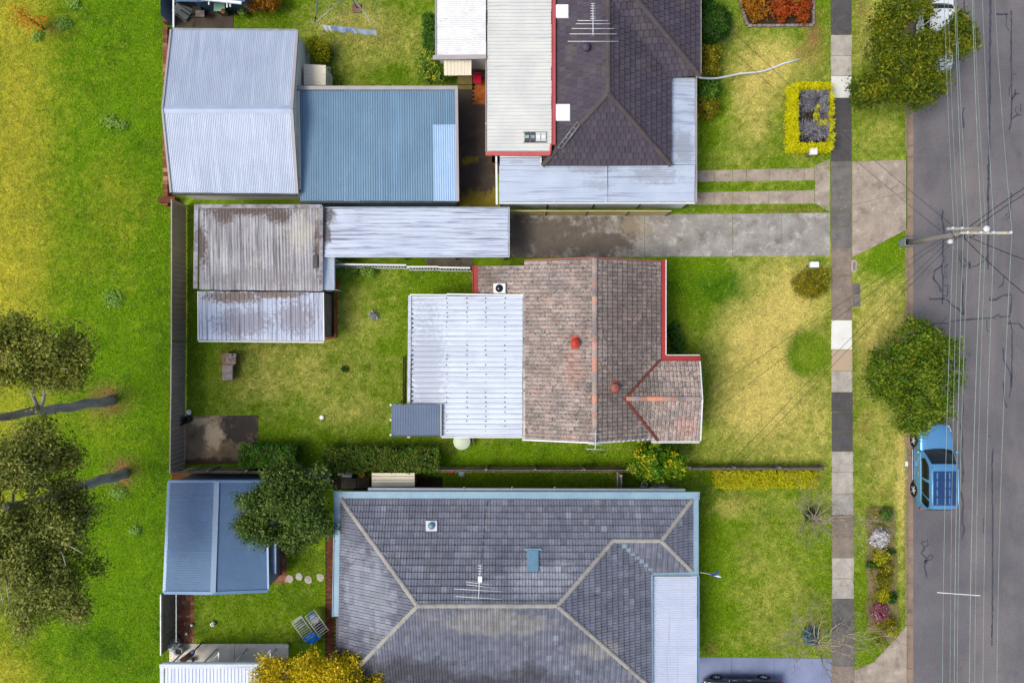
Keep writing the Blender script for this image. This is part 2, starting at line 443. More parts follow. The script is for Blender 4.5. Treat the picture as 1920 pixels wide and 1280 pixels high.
mat('apron', C(182, 168, 154), C(156, 142, 130), 1.2, .9, grain=.2, gscale=24, stain=[(C(124, 110, 100), 1.3, .5, .68, .7), (C(206, 198, 188), 1.7, .56, .7, .6)], bump=.3)
def wb(x, y, rx, ry, z=0): p = P(x, y, z); return (p.x, p.y, rx * SZ(z), ry * SZ(z))
mat('driveway', C(168, 163, 158), C(140, 135, 130), 1.2, .92, grain=.22, gscale=22, bump=.3, stain=[(C(204, 199, 194), 1.6, .52, .68, .7), (C(112, 100, 88), 1.1, .54, .70, .65)],
    blobs=[(C(92, 80, 70), [wb(1010, 445, 170, 60), wb(1120, 455, 85, 36), wb(1180, 425, 30, 30)], 1.4, .8), (C(176, 160, 140), [wb(1190, 425, 34, 26)], 1.2, .5)])
mat('blue_drive', C(140, 150, 182), C(122, 132, 166), .7, .85, grain=.06, gscale=30)
mat('slab_old', C(150, 128, 104), C(122, 104, 82), .9, .95, grain=.18, bump=.3, stain=(C(92, 84, 52), 1.0, .5, .66, .7),
    blobs=[(C(64, 58, 54), [wb(455, 800, 50, 44)], 1.4, .95), (C(196, 176, 146), [wb(400, 815, 22, 34), wb(375, 790, 20, 12)], 1.8, .9), (C(66, 48, 34), [wb(400, 868, 80, 14)], 1.5, .8)])
mat('court', C(88, 78, 70), C(70, 62, 56), 1.0, .92, grain=.18, bump=.3, stain=(C(106, 84, 58), 1.3, .52, .68, .6),
    blobs=[(C(146, 128, 34), [wb(915, 382, 52, 30), wb(870, 380, 40, 22), wb(880, 300, 18, 10)], 1.6, .95)])
mat('mossy_step', C(124, 112, 62), C(140, 124, 80), 2.5, .95, grain=.15, bump=.3)
mat('paver', C(112, 104, 94), C(92, 84, 74), 3, .95, vary=.15, grain=.15, bump=.3)
mat('brick_red', C(146, 92, 66), C(118, 74, 54), 2.5, .92, vary=.3, huevar=(C(176, 140, 108), .3, .8), grain=.15, bump=.2)
mat('brick_orange', C(196, 112, 52), C(170, 92, 44), 2.5, .9, vary=.18, grain=.12, bump=.2)
mat('brick_dark', C(116, 66, 42), C(88, 52, 34), 2.5, .92, vary=.3, grain=.15)
mat('mulch', C(140, 122, 92), C(104, 104, 48), 2.2, .95, grain=.3, gscale=25, bump=.6, bscale=40, stain=(C(160, 138, 120), 3, .55, .7, .7))
mat('soil', C(112, 68, 26), C(84, 52, 22), 1.5, .95, grain=.2, bump=.4)
mat('dark_soil', C(66, 52, 36), C(48, 42, 28), 1.5, .95, grain=.25, bump=.4)
mat('bark', C(92, 82, 72), C(66, 58, 52), 4, .9, grain=.25, bump=.6, bscale=18)
mat('gum_bark', C(196, 184, 178), C(146, 134, 130), 2.5, .85, grain=.2, bump=.4, bscale=12, stretch=(1, 1, .3))
mat('bare_bark', C(178, 166, 150), C(140, 128, 112), 4, .85, grain=.15)
mat('white_paint', C(238, 240, 242), C(228, 231, 236), 1.5, .5, grain=.03)
mat('white_plastic', C(244, 244, 242), None, 1, .4, grain=.02)
mat('ant_metal', C(226, 229, 234), C(206, 210, 216), 3, .4, grain=0)
mat('galv', C(176, 184, 192), C(150, 158, 168), 3, .4, .4, grain=.06)
mat('steel_dark', C(70, 72, 76), C(52, 54, 58), 2, .5, .3)
mat('black', C(26, 26, 28), C(36, 36, 38), 3, .6)
mat('glass_dark', C(18, 24, 30), None, 1, .06, 0, grain=0, spec=.6)
mat('timber_grey', C(158, 146, 128), C(120, 110, 98), 3, .9, stretch=(.4, 4, 4), grain=.2, bump=.3, vary=.15)
mat('timber_dark', C(62, 38, 26), C(46, 28, 20), 3, .85, grain=.2)
mat('wire', C(158, 178, 174), C(140, 150, 142), 2, .5, .2, grain=0)
mat('wire_black', C(34, 40, 42), None, 2, .6, grain=0)
# ------------------------------------------------------------------ ground sheet
def vnoise(x, y, s, seed):
    g = np.random.default_rng(seed).random((257, 257)); X = x / s + 500; Y = y / s + 500
    i = np.floor(X).astype(int); j = np.floor(Y).astype(int); fx = X - i; fy = Y - j; fx = fx * fx * (3 - 2 * fx); fy = fy * fy * (3 - 2 * fy)
    a, b, c, d = g[i % 257, j % 257], g[(i + 1) % 257, j % 257], g[i % 257, (j + 1) % 257], g[(i + 1) % 257, (j + 1) % 257]
    return (a * (1 - fx) + b * fx) * (1 - fy) + (c * (1 - fx) + d * fx) * fy
def fnoise(x, y, s, seed): return .5 * vnoise(x, y, s, seed) + .3 * vnoise(x, y, s / 2.3, seed + 1) + .2 * vnoise(x, y, s / 5, seed + 2)
def gs(x, y, cx, cy, rx, ry): return np.exp(-(((x - cx) / rx) ** 2 + ((y - cy) / ry) ** 2))
def box01(x, y, x0, x1, y0, y1, s=8):
    return 1 / (1 + np.exp(-(x - x0) / s)) / (1 + np.exp((x - x1) / s)) / (1 + np.exp(-(y - y0) / s)) / (1 + np.exp((y - y1) / s))
GC = {k: np.array(C(*v)) for k, v in dict(lush=(116, 160, 4), mid=(114, 150, 10), dry=(222, 206, 116), pdry=(198, 192, 58), bare=(160, 122, 80), dark=(50, 104, 2), olive=(104, 112, 22), bright=(124, 158, 14)).items()}
def grass_colour(x, y):
    """grass species, dryness and bare soil as they lie in the yards (x, y in photo pixels of the ground)"""
    f1 = fnoise(x, y, 120, 3); f2 = fnoise(x, y, 34, 9); f3 = fnoise(x, y, 9, 15)
    n = (f1 - .5) * .9 + (f2 - .5) * .9 + (f3 - .5) * .7
    dry = np.full_like(x, .10); park = (x < 322)
    pd = 1 / (1 + np.exp((x - 98 + 60 * (f1 - .5)) / 30)) * (.80 - .25 / (1 + np.exp(-(y - 640) / 40))) + .35 * gs(x, y, 215, 400, 60, 120) - .2 * gs(x, y, 110, 1150, 120, 90) + .35 * gs(x, y, 185, 790, 40, 30) + .2 * gs(x, y, 20, 1250, 60, 40)
    dry = np.where(park, pd, dry)
    add = [(1430, 640, 120, 170, .75), (1490, 560, 60, 60, .3), (1440, 790, 120, 70, .35), (1330, 530, 70, 45, -.55), (1270, 520, 50, 40, -.3), (1270, 700, 40, 120, -.15), (1420, 200, 80, 110, .55), (1450, 120, 110, 60, .35), (1350, 200, 30, 60, -.35),
           (1460, 240, 22, 60, -.3), (1650, 620, 60, 130, .6), (1640, 250, 60, 60, .3), (1660, 480, 45, 50, -.4), (1640, 60, 60, 90, .45), (1660, 860, 50, 90, .4), (1430, 1000, 80, 120, .14), (1360, 950, 40, 20, .4), (1450, 1120, 70, 60, .2), (1260, 860, 60, 20, .3),
           (700, 90, 120, 70, .38), (640, 40, 80, 40, .3), (740, 140, 40, 30, -.2), (650, 590, 90, 60, .28), (600, 700, 120, 50, .42), (640, 770, 90, 30, .3), (480, 730, 60, 30, .25), (480, 660, 90, 30, .2), (700, 770, 60, 50, .1), (840, 545, 60, 40, -.3), (370, 660, 30, 60, -.2), (480, 1120, 120, 50, -.05),
           (1690, 900, 8, 260, .6), (1430, 1200, 100, 30, .15), (1340, 1100, 30, 150, -.25), (1540, 800, 30, 120, .1), (650, 880, 300, 30, -.3), (1000, 860, 160, 20, -.25)]
    for cx, cy, rx, ry, a in add: dry = dry + a * gs(x, y, cx, cy, rx, ry)
    f4 = vnoise(x, y, 4.2, 77) * .6 + vnoise(x, y, 2.1, 78) * .4; dry = np.clip(dry + n * .48 + (f4 - .5) * .40, 0, 1); dry = .5 * dry + .5 * dry * dry * (3 - 2 * dry)
    g = np.where(park[..., None], GC['lush'], GC['mid']) * (0.8 + .4 * f2)[..., None]
    lush = np.clip((f1 - .45) * 3, 0, 1)[..., None] * (~park)[..., None]
    g = g * (1 - .45 * lush) + GC['lush'] * .45 * lush
    bl = (box01(x, y, 1310, 1700, 880, 1280, 14) * .55)[..., None]; g = g * (1 - bl) + GC['bright'] * bl
    d = np.where(park[..., None], GC['pdry'], GC['dry'])
    dm = np.clip(dry * 1.15 - .05, 0, 1)[..., None]
    c = g * (1 - dm) + d * dm
    def over(c, m, col): m = np.clip(m, 0, 1)[..., None]; return c * (1 - m) + GC[col] * m
    r = np.hypot(x - 1517, y - 663); c = over(c, np.exp(-((r - 34 - 14 * (f2 - .5)) / 11) ** 2) * (.6 + .4 * (f3 > .4)) * np.clip((1535 - x) / 30, .15, 1), 'dark')
    c = over(c, .8 / (1 + np.exp((r - 45 - 16 * (f2 - .5)) / 3)), 'mid'); c = over(c, gs(x, y, 1520, 663, 22, 24) * .5, 'bright')
    c = over(c, np.clip((f2 - .56) * 6, 0, 1) * .45 * (1 - dm[..., 0]), 'dark')
    c = over(c, np.clip((.36 - f3) * 6, 0, 1) * .3 * dm[..., 0], 'bare')
    for cx, cy, rx, ry, a in [(1350, 540, 40, 34, .75), (1395, 540, 16, 20, .5), (690, 690, 7, 7, 1.0), (1600, 700, 6, 140, .5), (255, 1180, 60, 70, .5), (160, 1205, 26, 40, .6), (205, 1225, 30, 30, .5), (300, 870, 24, 500, .3), (270, 300, 50, 120, .3), (215, 230, 30, 14, .4), (775, 800, 40, 30, .3), (1310, 560, 20, 60, .3)]:
        c = over(c, a * gs(x, y, cx, cy, rx, ry) * np.clip((f2 - .3) * 3, 0, 1.2), 'dark')
    for cx, cy, rx, ry, a in [(1525, 70, 18, 45, .9), (1500, 100, 10, 14, .7), (1615, 20, 10, 20, .9), (202, 752, 34, 26, 1.3), (230, 886, 24, 26, 1.3), (258, 884, 8, 7, .5), (100, 55, 14, 10, .8), (1620, 800, 12, 25, .6), (1690, 780, 8, 60, .4), (1660, 925, 20, 12, .5), (905, 520, 30, 10, .3), (430, 690, 30, 40, .35), (1335, 1215, 14, 10, .6), (1485, 395, 60, 5, .6), (1278, 640, 16, 30, .35), (660, 868, 40, 12, .5), (1390, 930, 14, 16, .3)]:
        c = over(c, a * gs(x, y, cx, cy, rx, ry) * np.clip((f3 - .15) * 2.2, 0, 1.1), 'bare')
    c = over(c, .35 * gs(x, y, 325, 640, 40, 260) * (~park), 'olive')
    return c * (0.80 + .22 * f3 + .22 * f4 + .16 * (f1 - .5))[..., None]
KX = P(1701, 0).x                                   # kerb line
def axis(lo, hi, st, far):
    a = list(np.arange(lo, hi + 1e-6, st)); e = []; q = st; v = hi
    while v < far: q *= 1.45; v += q; e.append(v)
    return [lo - (x - hi) for x in reversed(e)] + a + e
gx = axis(-34, 22.0, .2, 700); gx = [x for x in gx if abs(x - KX) > .11] + [KX - .012, KX]; gx = np.array(sorted(gx)); gy = np.array(axis(-26, 26, .2, 700))
X, Y = np.meshgrid(gx, gy, indexing='ij')
Z = np.where((X > KX - .005) & (X < KX + 10.8), -.34, 0.0) + .02 * (fnoise(X, Y, 4.0, 31) - .5) * (X < KX - .3)
V = np.stack([X, Y, Z - .004], -1).reshape(-1, 3); nx, ny = len(gx), len(gy)
I = np.arange(nx * ny).reshape(nx, ny)
F = np.stack([I[:-1, :-1], I[1:, :-1], I[1:, 1:], I[:-1, 1:]], -1).reshape(-1, 4)
me = fast_mesh('ground', V, F); gcol = grass_colour(X.ravel() / K + 960, 640 - Y.ravel() / K)
far = np.clip((np.maximum(np.abs(X.ravel() + 5) - 30, np.abs(Y.ravel()) - 24)) / 3, 0, 1)[:, None]; gcol = gcol * (1 - far) + (GC['lush'] * .6 + GC['pdry'] * .25) * far
a = me.attributes.new('gc', 'FLOAT_COLOR', 'POINT'); a.data.foreach_set('color', np.c_[gcol * .82, np.ones(len(gcol))].astype(np.float32).ravel())
ground = link('ground', me, 'grass'); tag(ground, kind='structure')
# ------------------------------------------------------------------ road, kerb, gutter
road = MB().prism([(P(1714, 0).x, -400), (P(1714, 0).x + 9.4, -400), (P(1714, 0).x + 9.4, 400), (P(1714, 0).x, 400)], -.6, -.12).build('road', 'asphalt', kind='structure')
kerb = MB()
segs = [(-400, -15.95, 'k'), (-15.93, 6.42, 'k'), (9.9, 400, 'k')]
kerb = tag(bpy.data.objects.new('kerb', None), kind='structure'); COL.objects.link(kerb)
def kerbrun(y0, y1, top):
    L = 2.4; y = y0
    while y < y1 - .01:
        e = min(y + L, y1); MB().box((KX - .06, (y + e) / 2, top / 2 - .2), (.13, e - y - .012, top + .4)).build('kerb_stone', 'kerb', kerb, bevel=.015); y = e
kerbrun(-40, -15.9, -.055); kerbrun(-15.9, 6.3, .015); kerbrun(6.3, 10.7, -.055); kerbrun(10.7, 40, .015)
y = -40
while y < 40:
    MB().box((KX + .21, y + 1.2, -.26), (.39, 2.388, .30)).build('gutter_stone', 'kerb', kerb, bevel=.01); y += 2.4
for i in range(40): MB().box((KX + .028 + random.gauss(0, .004), -38 + i * 2, -.107), (random.uniform(.03, .07), random.uniform(1.2, 2.0), .006)).build('gutter_dark_strip', 'dark_soil', kerb)  # thin dark strips of uneven length along the kerb foot
MB().box((KX + 10.3, 0, -.1), (.4, 800, .26)).build('kerb_far', 'kerb', kerb)
# sealed cracks in the asphalt
TAR = [[(1857, -20, 1.2), (1856, 120), (1855, 240), (1853, 360), (1853, 450), (1852, 505)], [(1852, 478, .8), (1845, 490), (1832, 497), (1817, 504), (1820, 497), (1812, 493)], [(1896, 20, .9), (1896, 110), (1897, 180), (1896, 225), (1892, 245)],
       [(1865, 27, 1.1), (1891, 27)], [(1887, 27, .7), (1887, 50), (1892, 58)], [(1897, 139, .7), (1906, 140)], [(1897, 187, .8), (1904, 176), (1912, 176)], [(1904, 168, .6), (1903, 178)], [(1896, 160, .6), (1892, 166), (1892, 180)], [(1897, 224, .8), (1908, 215), (1914, 216)], [(1908, 215, .6), (1903, 207), (1906, 200)], [(1912, 196, .6), (1914, 210)],
       [(1809, -5, .8), (1807, 20), (1808, 60)], [(1808, 100, .6), (1807, 116)], [(1808, 202, .9), (1804, 216), (1807, 240)], [(1768, 395, 1.0), (1766, 408), (1770, 432), (1768, 460), (1767, 475), (1770, 485), (1766, 496), (1768, 520), (1767, 570)],
       [(1766, 497, 1.0), (1752, 507), (1750, 522), (1761, 535), (1764, 547)], [(1769, 503, .7), (1778, 496)], [(1770, 511, .6), (1774, 512), (1774, 520), (1769, 522)], [(1777, 536, .8), (1776, 556), (1767, 555)], [(1770, 536, .6), (1778, 534)], [(1742, 561, .9), (1772, 560)], [(1774, 560, .9), (1786, 573), (1800, 582), (1806, 591)],
       [(1805, 405, 1.1), (1804, 425)], [(1804, 470, 1.3), (1803, 510), (1805, 540), (1804, 570), (1807, 590)], [(1808, 484, .9), (1812, 492), (1820, 491), (1817, 502)], [(1803, 503, .8), (1815, 496)], [(1797, 470, .6), (1798, 486), (1803, 492)],
       [(1781, 603, 1.0), (1800, 600), (1830, 598), (1862, 596), (1872, 590), (1876, 594), (1893, 594), (1896, 570), (1897, 552), (1880, 554), (1868, 562), (1855, 562), (1857, 556)], [(1738, 608, .8), (1768, 606), (1780, 607)], [(1850, 600, .6), (1850, 615), (1853, 623)], [(1894, 600, .8), (1898, 622), (1897, 680), (1897, 725)], [(1889, 605, .9), (1895, 607), (1910, 606), (1920, 618)],
       [(1881, 652, .8), (1882, 676), (1890, 690), (1896, 706), (1895, 730), (1892, 745)], [(1881, 715, .9), (1883, 745), (1888, 765)], [(1880, 408, .6), (1884, 413), (1892, 408), (1894, 398), (1886, 402), (1888, 408)], [(1896, 362, .6), (1895, 380), (1893, 398)], [(1882, 518, .7), (1880, 535), (1872, 539)],
       [(1804, 740, .9), (1806, 770), (1802, 800), (1805, 822), (1803, 850), (1806, 880), (1805, 905)], [(1802, 922, 1.0), (1806, 945), (1804, 980), (1808, 990), (1803, 1010)], [(1730, 1016, .8), (1738, 1011), (1740, 1020), (1733, 1026), (1728, 1018), (1730, 1013)], [(1735, 1027, .8), (1727, 1036), (1736, 1046), (1738, 1056)], [(1736, 1047, .7), (1746, 1038), (1750, 1043), (1746, 1048), (1733, 1052)], [(1734, 1050, .9), (1734, 1062), (1738, 1082)],
       [(1862, 840, .9), (1860, 870), (1861, 960), (1861, 1100), (1860, 1210)], [(1843, 970, .5), (1844, 1000)], [(1850, 815, .5), (1858, 820)]]
for L in TAR:
    w = L[0][2] * .058; pts = [P(q[0], q[1], -.12) for q in L]
    dense = []
    for a_, b_ in zip(pts[:-1], pts[1:]):
        k = max(1, int((b_ - a_).length / .18))
        for i in range(k): dense.append(a_.lerp(b_, i / k) + Vector((random.gauss(0, .012), random.gauss(0, .012), 0)))
    dense.append(pts[-1]); rows = []
    for i, p in enumerate(dense):
        d = dense[min(i + 1, len(dense) - 1)] - dense[max(0, i - 1)]; s_ = Vector((-d.y, d.x, 0)).normalized() * w * random.uniform(.5, 1.1)
        rows.append([p + s_ + Vector((0, 0, .005)), p - s_ + Vector((0, 0, .005))])
    MB().grid(rows, False).build('crack_seal', 'tar', road)
# ------------------------------------------------------------------ footpath and drives
path = tag(bpy.data.objects.new('footpath', None), kind='structure'); COL.objects.link(path)
FP = [(-120, -30, 'path_asphalt'), (-30, 66, 'path_asphalt'), (66, 105, 'conc_light'), (105, 143, 'conc_light'), (143, 184, 'conc_white'), (184, 245, 'path_asphalt'), (245, 303, 'path_asphalt'), (303, 345, 'conc_grey'), (345, 390, 'conc_grey'), (390, 426, 'conc_grey'), (426, 465, 'conc_grey'), (465, 515, 'conc_brown'), (515, 559, 'conc_brown'), (559, 600, 'conc_brown'), (600, 655, 'conc_white'), (655, 695, 'conc_tan'), (695, 735, 'conc_light'),
      (735, 772, 'path_asphalt'), (772, 809, 'path_asphalt'), (809, 846, 'path_asphalt'), (846, 885, 'conc_light'), (885, 925, 'conc_light'), (925, 965, 'conc_light'), (965, 1005, 'conc_brown'), (1005, 1045, 'conc_brown'), (1045, 1084, 'conc_light'), (1084, 1122, 'conc_light'), (1122, 1165, 'conc_grey'), (1165, 1205, 'conc_grey'), (1205, 1247, 'conc_grey'), (1247, 1300, 'conc_brown'), (1300, 1400, 'conc_light')]
def fx(y): return 1557.5 + (y - 0) * .0022, 1596.5 + max(0, y - 500) * .0075
for y0, y1, m in FP:
    a0, b0 = fx(y0); a1, b1 = fx(y1); z = .022 + random.uniform(0, .006)
    j = [random.gauss(0, .35) for _ in range(4)]; MB().prism([P(a0 + j[0], y0 + .35), P(b0 + j[1], y0 + .35), P(b1 + j[2], y1 - .35), P(a1 + j[3], y1 - .35)], -.1, z).build('paving_slab', m, path, bevel=.006)
def slabs(name, m, polys, z=.02, kind='structure'):
    r = tag(bpy.data.objects.new(name, None), kind=kind); COL.objects.link(r)
    for q in polys: MB().prism([P(*p) for p in q], -.1, z + random.uniform(0, .005)).build('slab', m, r, bevel=.006)
    return r
slabs('driveway', 'driveway', [[(607, 400), (780, 400), (780, 481), (607, 481)], [(780.5, 400), (954, 400), (954, 481), (780.5, 481)], [(954.5, 402), (1080, 402), (1080, 482), (954.5, 482)], [(1080.4, 402), (1208, 402), (1208, 482), (1080.4, 482)], [(1208.6, 402), (1373, 401), (1373, 481), (1208.6, 481)], [(1373.6, 401), (1465, 400), (1465, 480), (1373.6, 480)], [(1465.5, 400), (1556, 399), (1556, 479.5), (1465.5, 480)]])
slabs('driveway_apron', 'apron', [[(1598, 303), (1698.5, 300), (1698.5, 360), (1598, 384)], [(1598, 384.6), (1698.5, 360.6), (1698.5, 431), (1643, 460), (1598, 482)], [(1602, 1256), (1638, 1240), (1700, 1172), (1700, 1279), (1602, 1279)], [(1602, 1279.6), (1700, 1279.6), (1700, 1380), (1602, 1380)]])
st = []
for i, (a_, b_) in enumerate([(1302, 1310), (1311, 1339), (1340, 1373), (1374, 1399), (1400, 1442), (1443, 1477), (1478, 1507), (1508, 1527)]):
    s = lambda x: -(x - 1305) * .022
    st.append([(a_, 320 + s(a_)), (b_, 320 + s(b_)), (b_, 341 + s(b_) * .6), (a_, 341 + s(a_) * .6)])
for a_, b_ in [(1280, 1339), (1339.6, 1373), (1373.6, 1404), (1404.6, 1441), (1441.6, 1460), (1460.6, 1507), (1507.6, 1527)]:
    s = lambda x: -(x - 1305) * .02
    st.append([(a_, 361 + s(a_)), (b_, 361 + s(b_)), (b_, 384 + s(b_) * .5), (a_, 384 + s(a_) * .5)])
st.append([(1528, 310), (1556, 298), (1556, 397), (1528, 381)])
slabs('wheel_strips', 'apron', st, .018)
slabs('blue_driveway', 'blue_drive', [[(1308, 1231), (1371, 1231.5), (1371, 1380), (1308, 1380)], [(1371.6, 1231.5), (1451, 1232.5), (1451, 1380), (1371.6, 1380)], [(1451.6, 1232.5), (1559, 1234), (1559, 1380), (1451.6, 1380)]])
slabs('courtyard', 'court', [[(858, 196), (913, 196), (913, 293), (858, 293)], [(858, 293.6), (932, 293.6), (932, 390), (858, 390)], [(858, 168), (886, 168), (886, 195.5), (858, 195.5)]])
slabs('yard_slab', 'slab_old', [[(345, 780), (484, 778), (484, 868), (345, 870)]], .03)
slabs('shed_yard', 'court', [[(325, 10), (438, 10), (438, 58), (325, 58)]], .02)
slabs('side_path', 'paver', [[(800 + i * 22, 484), (821 + i * 22, 484), (821 + i * 22, 503), (800 + i * 22, 503)] for i in range(4)] + [[(640, 893), (668, 893), (668, 915), (640, 915)], [(669, 893), (692, 893), (692, 915), (669, 915)]], .02)
mat('conc_patio', C(240, 230, 218), C(222, 212, 200), 1.2, .9, grain=.1, stain=(C(190, 178, 164), 1.6, .52, .7, .5))
slabs('patio_slab', 'conc_patio', [[(318, 1206), (440, 1206), (440, 1300), (318, 1300)], [(440.6, 1206), (541, 1206), (541, 1300), (440.6, 1300)]], .03)
for q, lab in [((1597.5, 532, 1613, 553), 'upper'), ((1597.5, 554, 1613, 575), 'lower')]:
    t = thing('pit_lid', 'rectangular grey concrete pit lid beside the footpath, %s of the pair' % lab, 'pit lid', P((q[0] + q[2]) / 2, (q[1] + q[3]) / 2), 'pit lids in the verge')
    MB().prism(rect(*q), -.1, .03).build('frame', 'kerb', t); MB().prism(rect(q[0] + 1, q[1] + 1, q[2] - 1, q[3] - 1), 0, .04).build('lid', 'conc_grey', t, bevel=.01)
t = thing('valve_cover', 'small rounded concrete valve cover on the path edge', 'valve cover', P(1601, 499))
mb = MB(); mb.prism([P(1601 + 5 * math.cos(a), 499 + (7 if math.sin(a) > 0 else -7) + 5 * math.sin(a)) for a in np.linspace(0, 2 * math.pi, 17)[:-1]], -.05, .03).build('surround', 'conc_light', t)
MB().prism([P(1601 + 2.6 * math.cos(a), 499 + (6 if math.sin(a) > 0 else -6) + 2.6 * math.sin(a)) for a in np.linspace(0, 2 * math.pi, 17)[:-1]], 0, .04).build('cover', 'conc_brown', t)
def bricks(name, m, x0, y0, x1, y1, L=.23, w=.11, z=.02, bond='basket'):
    """brick paving joined into one part (bricks smaller than can be picked apart)"""
    r = tag(bpy.data.objects.new(name, None), kind='structure'); COL.objects.link(r)
    A = P(x0, y1); B = P(x1, y0); MB().prism([(A.x, A.y), (B.x, A.y), (B.x, B.y), (A.x, B.y)], -.08, z - .012).build('bedding', 'dark_soil', r)
    mb = MB(); y = A.y; j = 0
    while y < B.y - .05:
        x = A.x; i = 0
        while x < B.x - .05:
            if bond == 'basket':
                for k in range(2):
                    bx = (x, y + k * (w + .005), L, w) if (i + j) % 2 == 0 else (x + k * (w + .005), y, w, L)
                    i0 = len(mb.f); mb.box((bx[0] + bx[2] / 2, bx[1] + bx[3] / 2, z - .03 + random.gauss(0, .003)), (bx[2], bx[3], .06)); rr = random.random()
                    for q in range(i0, len(mb.f)): mb.r[q] = rr
                x += L + .006
            else:
                i0 = len(mb.f); mb.box((x + L / 2 + (L / 2 if j % 2 else 0), y + w / 2, z - .03 + random.gauss(0, .003)), (L, w, .06)); rr = random.random()
                for q in range(i0, len(mb.f)): mb.r[q] = rr
                x += L + .006
            i += 1
        y += (L if bond == 'basket' else w) + .006; j += 1
    mb.build('bricks', m, r, kind='stuff'); return r
bricks('brick_strip', 'brick_red', 333, 1100, 364, 1204)
bricks('brick_landing', 'brick_red', 506, 1004, 534, 1092)
bricks('brick_edging', 'brick_dark', 610, 990, 621, 1300, bond='run')
bricks('porch_paving', 'brick_orange', 886, 110, 912, 196, z=.03, bond='run')
# garden bed on the verge and bare beds
MB().prism([P(*p) for p in [(1624, 952), (1640, 946), (1662, 950), (1676, 947), (1680, 985), (1677, 1020), (1684, 1060), (1680, 1100), (1686, 1150), (1682, 1196), (1668, 1205), (1650, 1192), (1626, 1182), (1622, 1140), (1627, 1100), (1621, 1060), (1628, 1010), (1621, 980)]], -.05, .025).build('garden_bed', 'mulch', kind='structure')
MB().prism([P(*p) for p in [(1375, -60), (1388, 10), (1400, 49), (1524, 49), (1524, -60)]], -.05, .04).build('flower_bed', 'dark_soil', kind='structure')
MB().prism([P(322, 884), P(470, 884), P(470, 905), P(322, 905)], -.05, .015).build('bare_strip', 'soil', kind='structure')
MB().prism([P(618, 893), P(830, 893), P(830, 918), P(618, 918)], -.05, .012).build('side_bed', 'dark_soil', kind='structure')
# ------------------------------------------------------------------ grass blades
def inpoly(x, y, q):
    r = np.zeros(len(x), bool); n = len(q)
    for i in range(n):
        (x0, y0), (x1, y1) = q[i], q[(i + 1) % n]
        c = ((y0 > y) != (y1 > y)) & (x < (x1 - x0) * (y - y0) / (y1 - y0 + 1e-9) + x0); r ^= c
    return r
LAWN = [(-160, -150, 345, 1430), (440, -110, 816, 162), (350, 500, 1248, 895), (1248, 483, 1558.6, 872), (1296, 872, 1560, 1231), (1312, -150, 1558.6, 318), (1290, 341, 1528, 358), (1270, 384, 1556, 399), (1595.4, -150, 1701, 300), (1596.4, 425, 1701, 1250), (350, 1030, 612, 1206), (830, 885, 1300, 918), (600, 880, 830, 885)]
HOLES = [[(345, 778), (486, 778), (486, 900), (345, 900)], [(1629, 956), (1672, 956), (1676, 1190), (1629, 1172)], [(1375, -60), (1400, 50), (1526, 50), (1526, -60)], [(1596, 1262), (1640, 1242), (1702, 1170), (1702, 1320), (1596, 1320)], [(1596, 485), (1702, 430), (1702, 296), (1596, 296)], [(326, 0), (440, 0), (440, 60), (326, 60)], [(370, 380), (630, 380), (630, 640), (370, 640)], [(330, 60), (600, 60), (600, 380), (330, 380)], [(562, 165), (858, 165), (858, 380), (562, 380)], [(817, 0), (912, 0), (912, 110), (817, 110)], [(858, 110), (935, 110), (935, 395), (858, 395)], [(322, 1095), (365, 1095), (365, 1210), (322, 1210)], [(504, 1000), (536, 1000), (536, 1094), (504, 1094)], [(312, 905), (505, 905), (505, 1105), (312, 1105)], [(780, 560), (1232, 560), (1232, 815), (780, 815)], [(895, 500), (1232, 500), (1232, 815), (895, 815)], [(1230, 680), (1300, 680), (1300, 815), (1230, 815)], [(608, 988), (640, 988), (640, 1300), (608, 1300)], [(1596, 484), (1606, 484), (1606, 514), (1596, 514)], [(1596, 530), (1615, 530), (1615, 577), (1596, 577)], [(798, 483), (890, 483), (890, 504), (798, 504)], [(625, 482), (800, 482), (800, 500), (625, 500)], [(322, 880), (480, 880), (480, 910), (322, 910)]]
bx, by = [], []
for x0, y0, x1, y1 in LAWN:
    n = int((x1 - x0) * (y1 - y0) * K * K * 520)
    x = RNG.uniform(x0, x1, n); y = RNG.uniform(y0, y1, n); bx.append(x); by.append(y)
bx = np.concatenate(bx); by = np.concatenate(by); ok = np.ones(len(bx), bool)
for q in HOLES: ok &= ~inpoly(bx, by, q)
bx, by = bx[ok], by[ok]; n = len(bx)
wx = (bx - 960) * K; wy = -(by - 640) * K
col = grass_colour(bx, by) * (0.55 + .9 * RNG.random(n))[:, None]
yel = (RNG.random(n) < .06)[:, None]; col = np.where(yel, col * .4 + GC['dry'] * .6, col)
an = RNG.uniform(0, 2 * math.pi, n); le = RNG.uniform(.04, .11, n); hw = RNG.uniform(.012, .026, n); hz = RNG.uniform(.02, .075, n)
dx, dy = np.cos(an), np.sin(an)
V = np.stack([np.c_[wx - dy * hw, wy + dx * hw, np.full(n, -.004)], np.c_[wx + dy * hw, wy - dx * hw, np.full(n, -.004)], np.c_[wx + dx * le, wy + dy * le, hz]], 1).reshape(-1, 3)
me = fast_mesh('grass', V, np.arange(3 * n).reshape(n, 3), None, np.c_[col, np.ones(n)])
tag(link('grass', me, 'blade'), 'short green and dry yellow grass covering the lawns and the park', 'grass', kind='stuff')
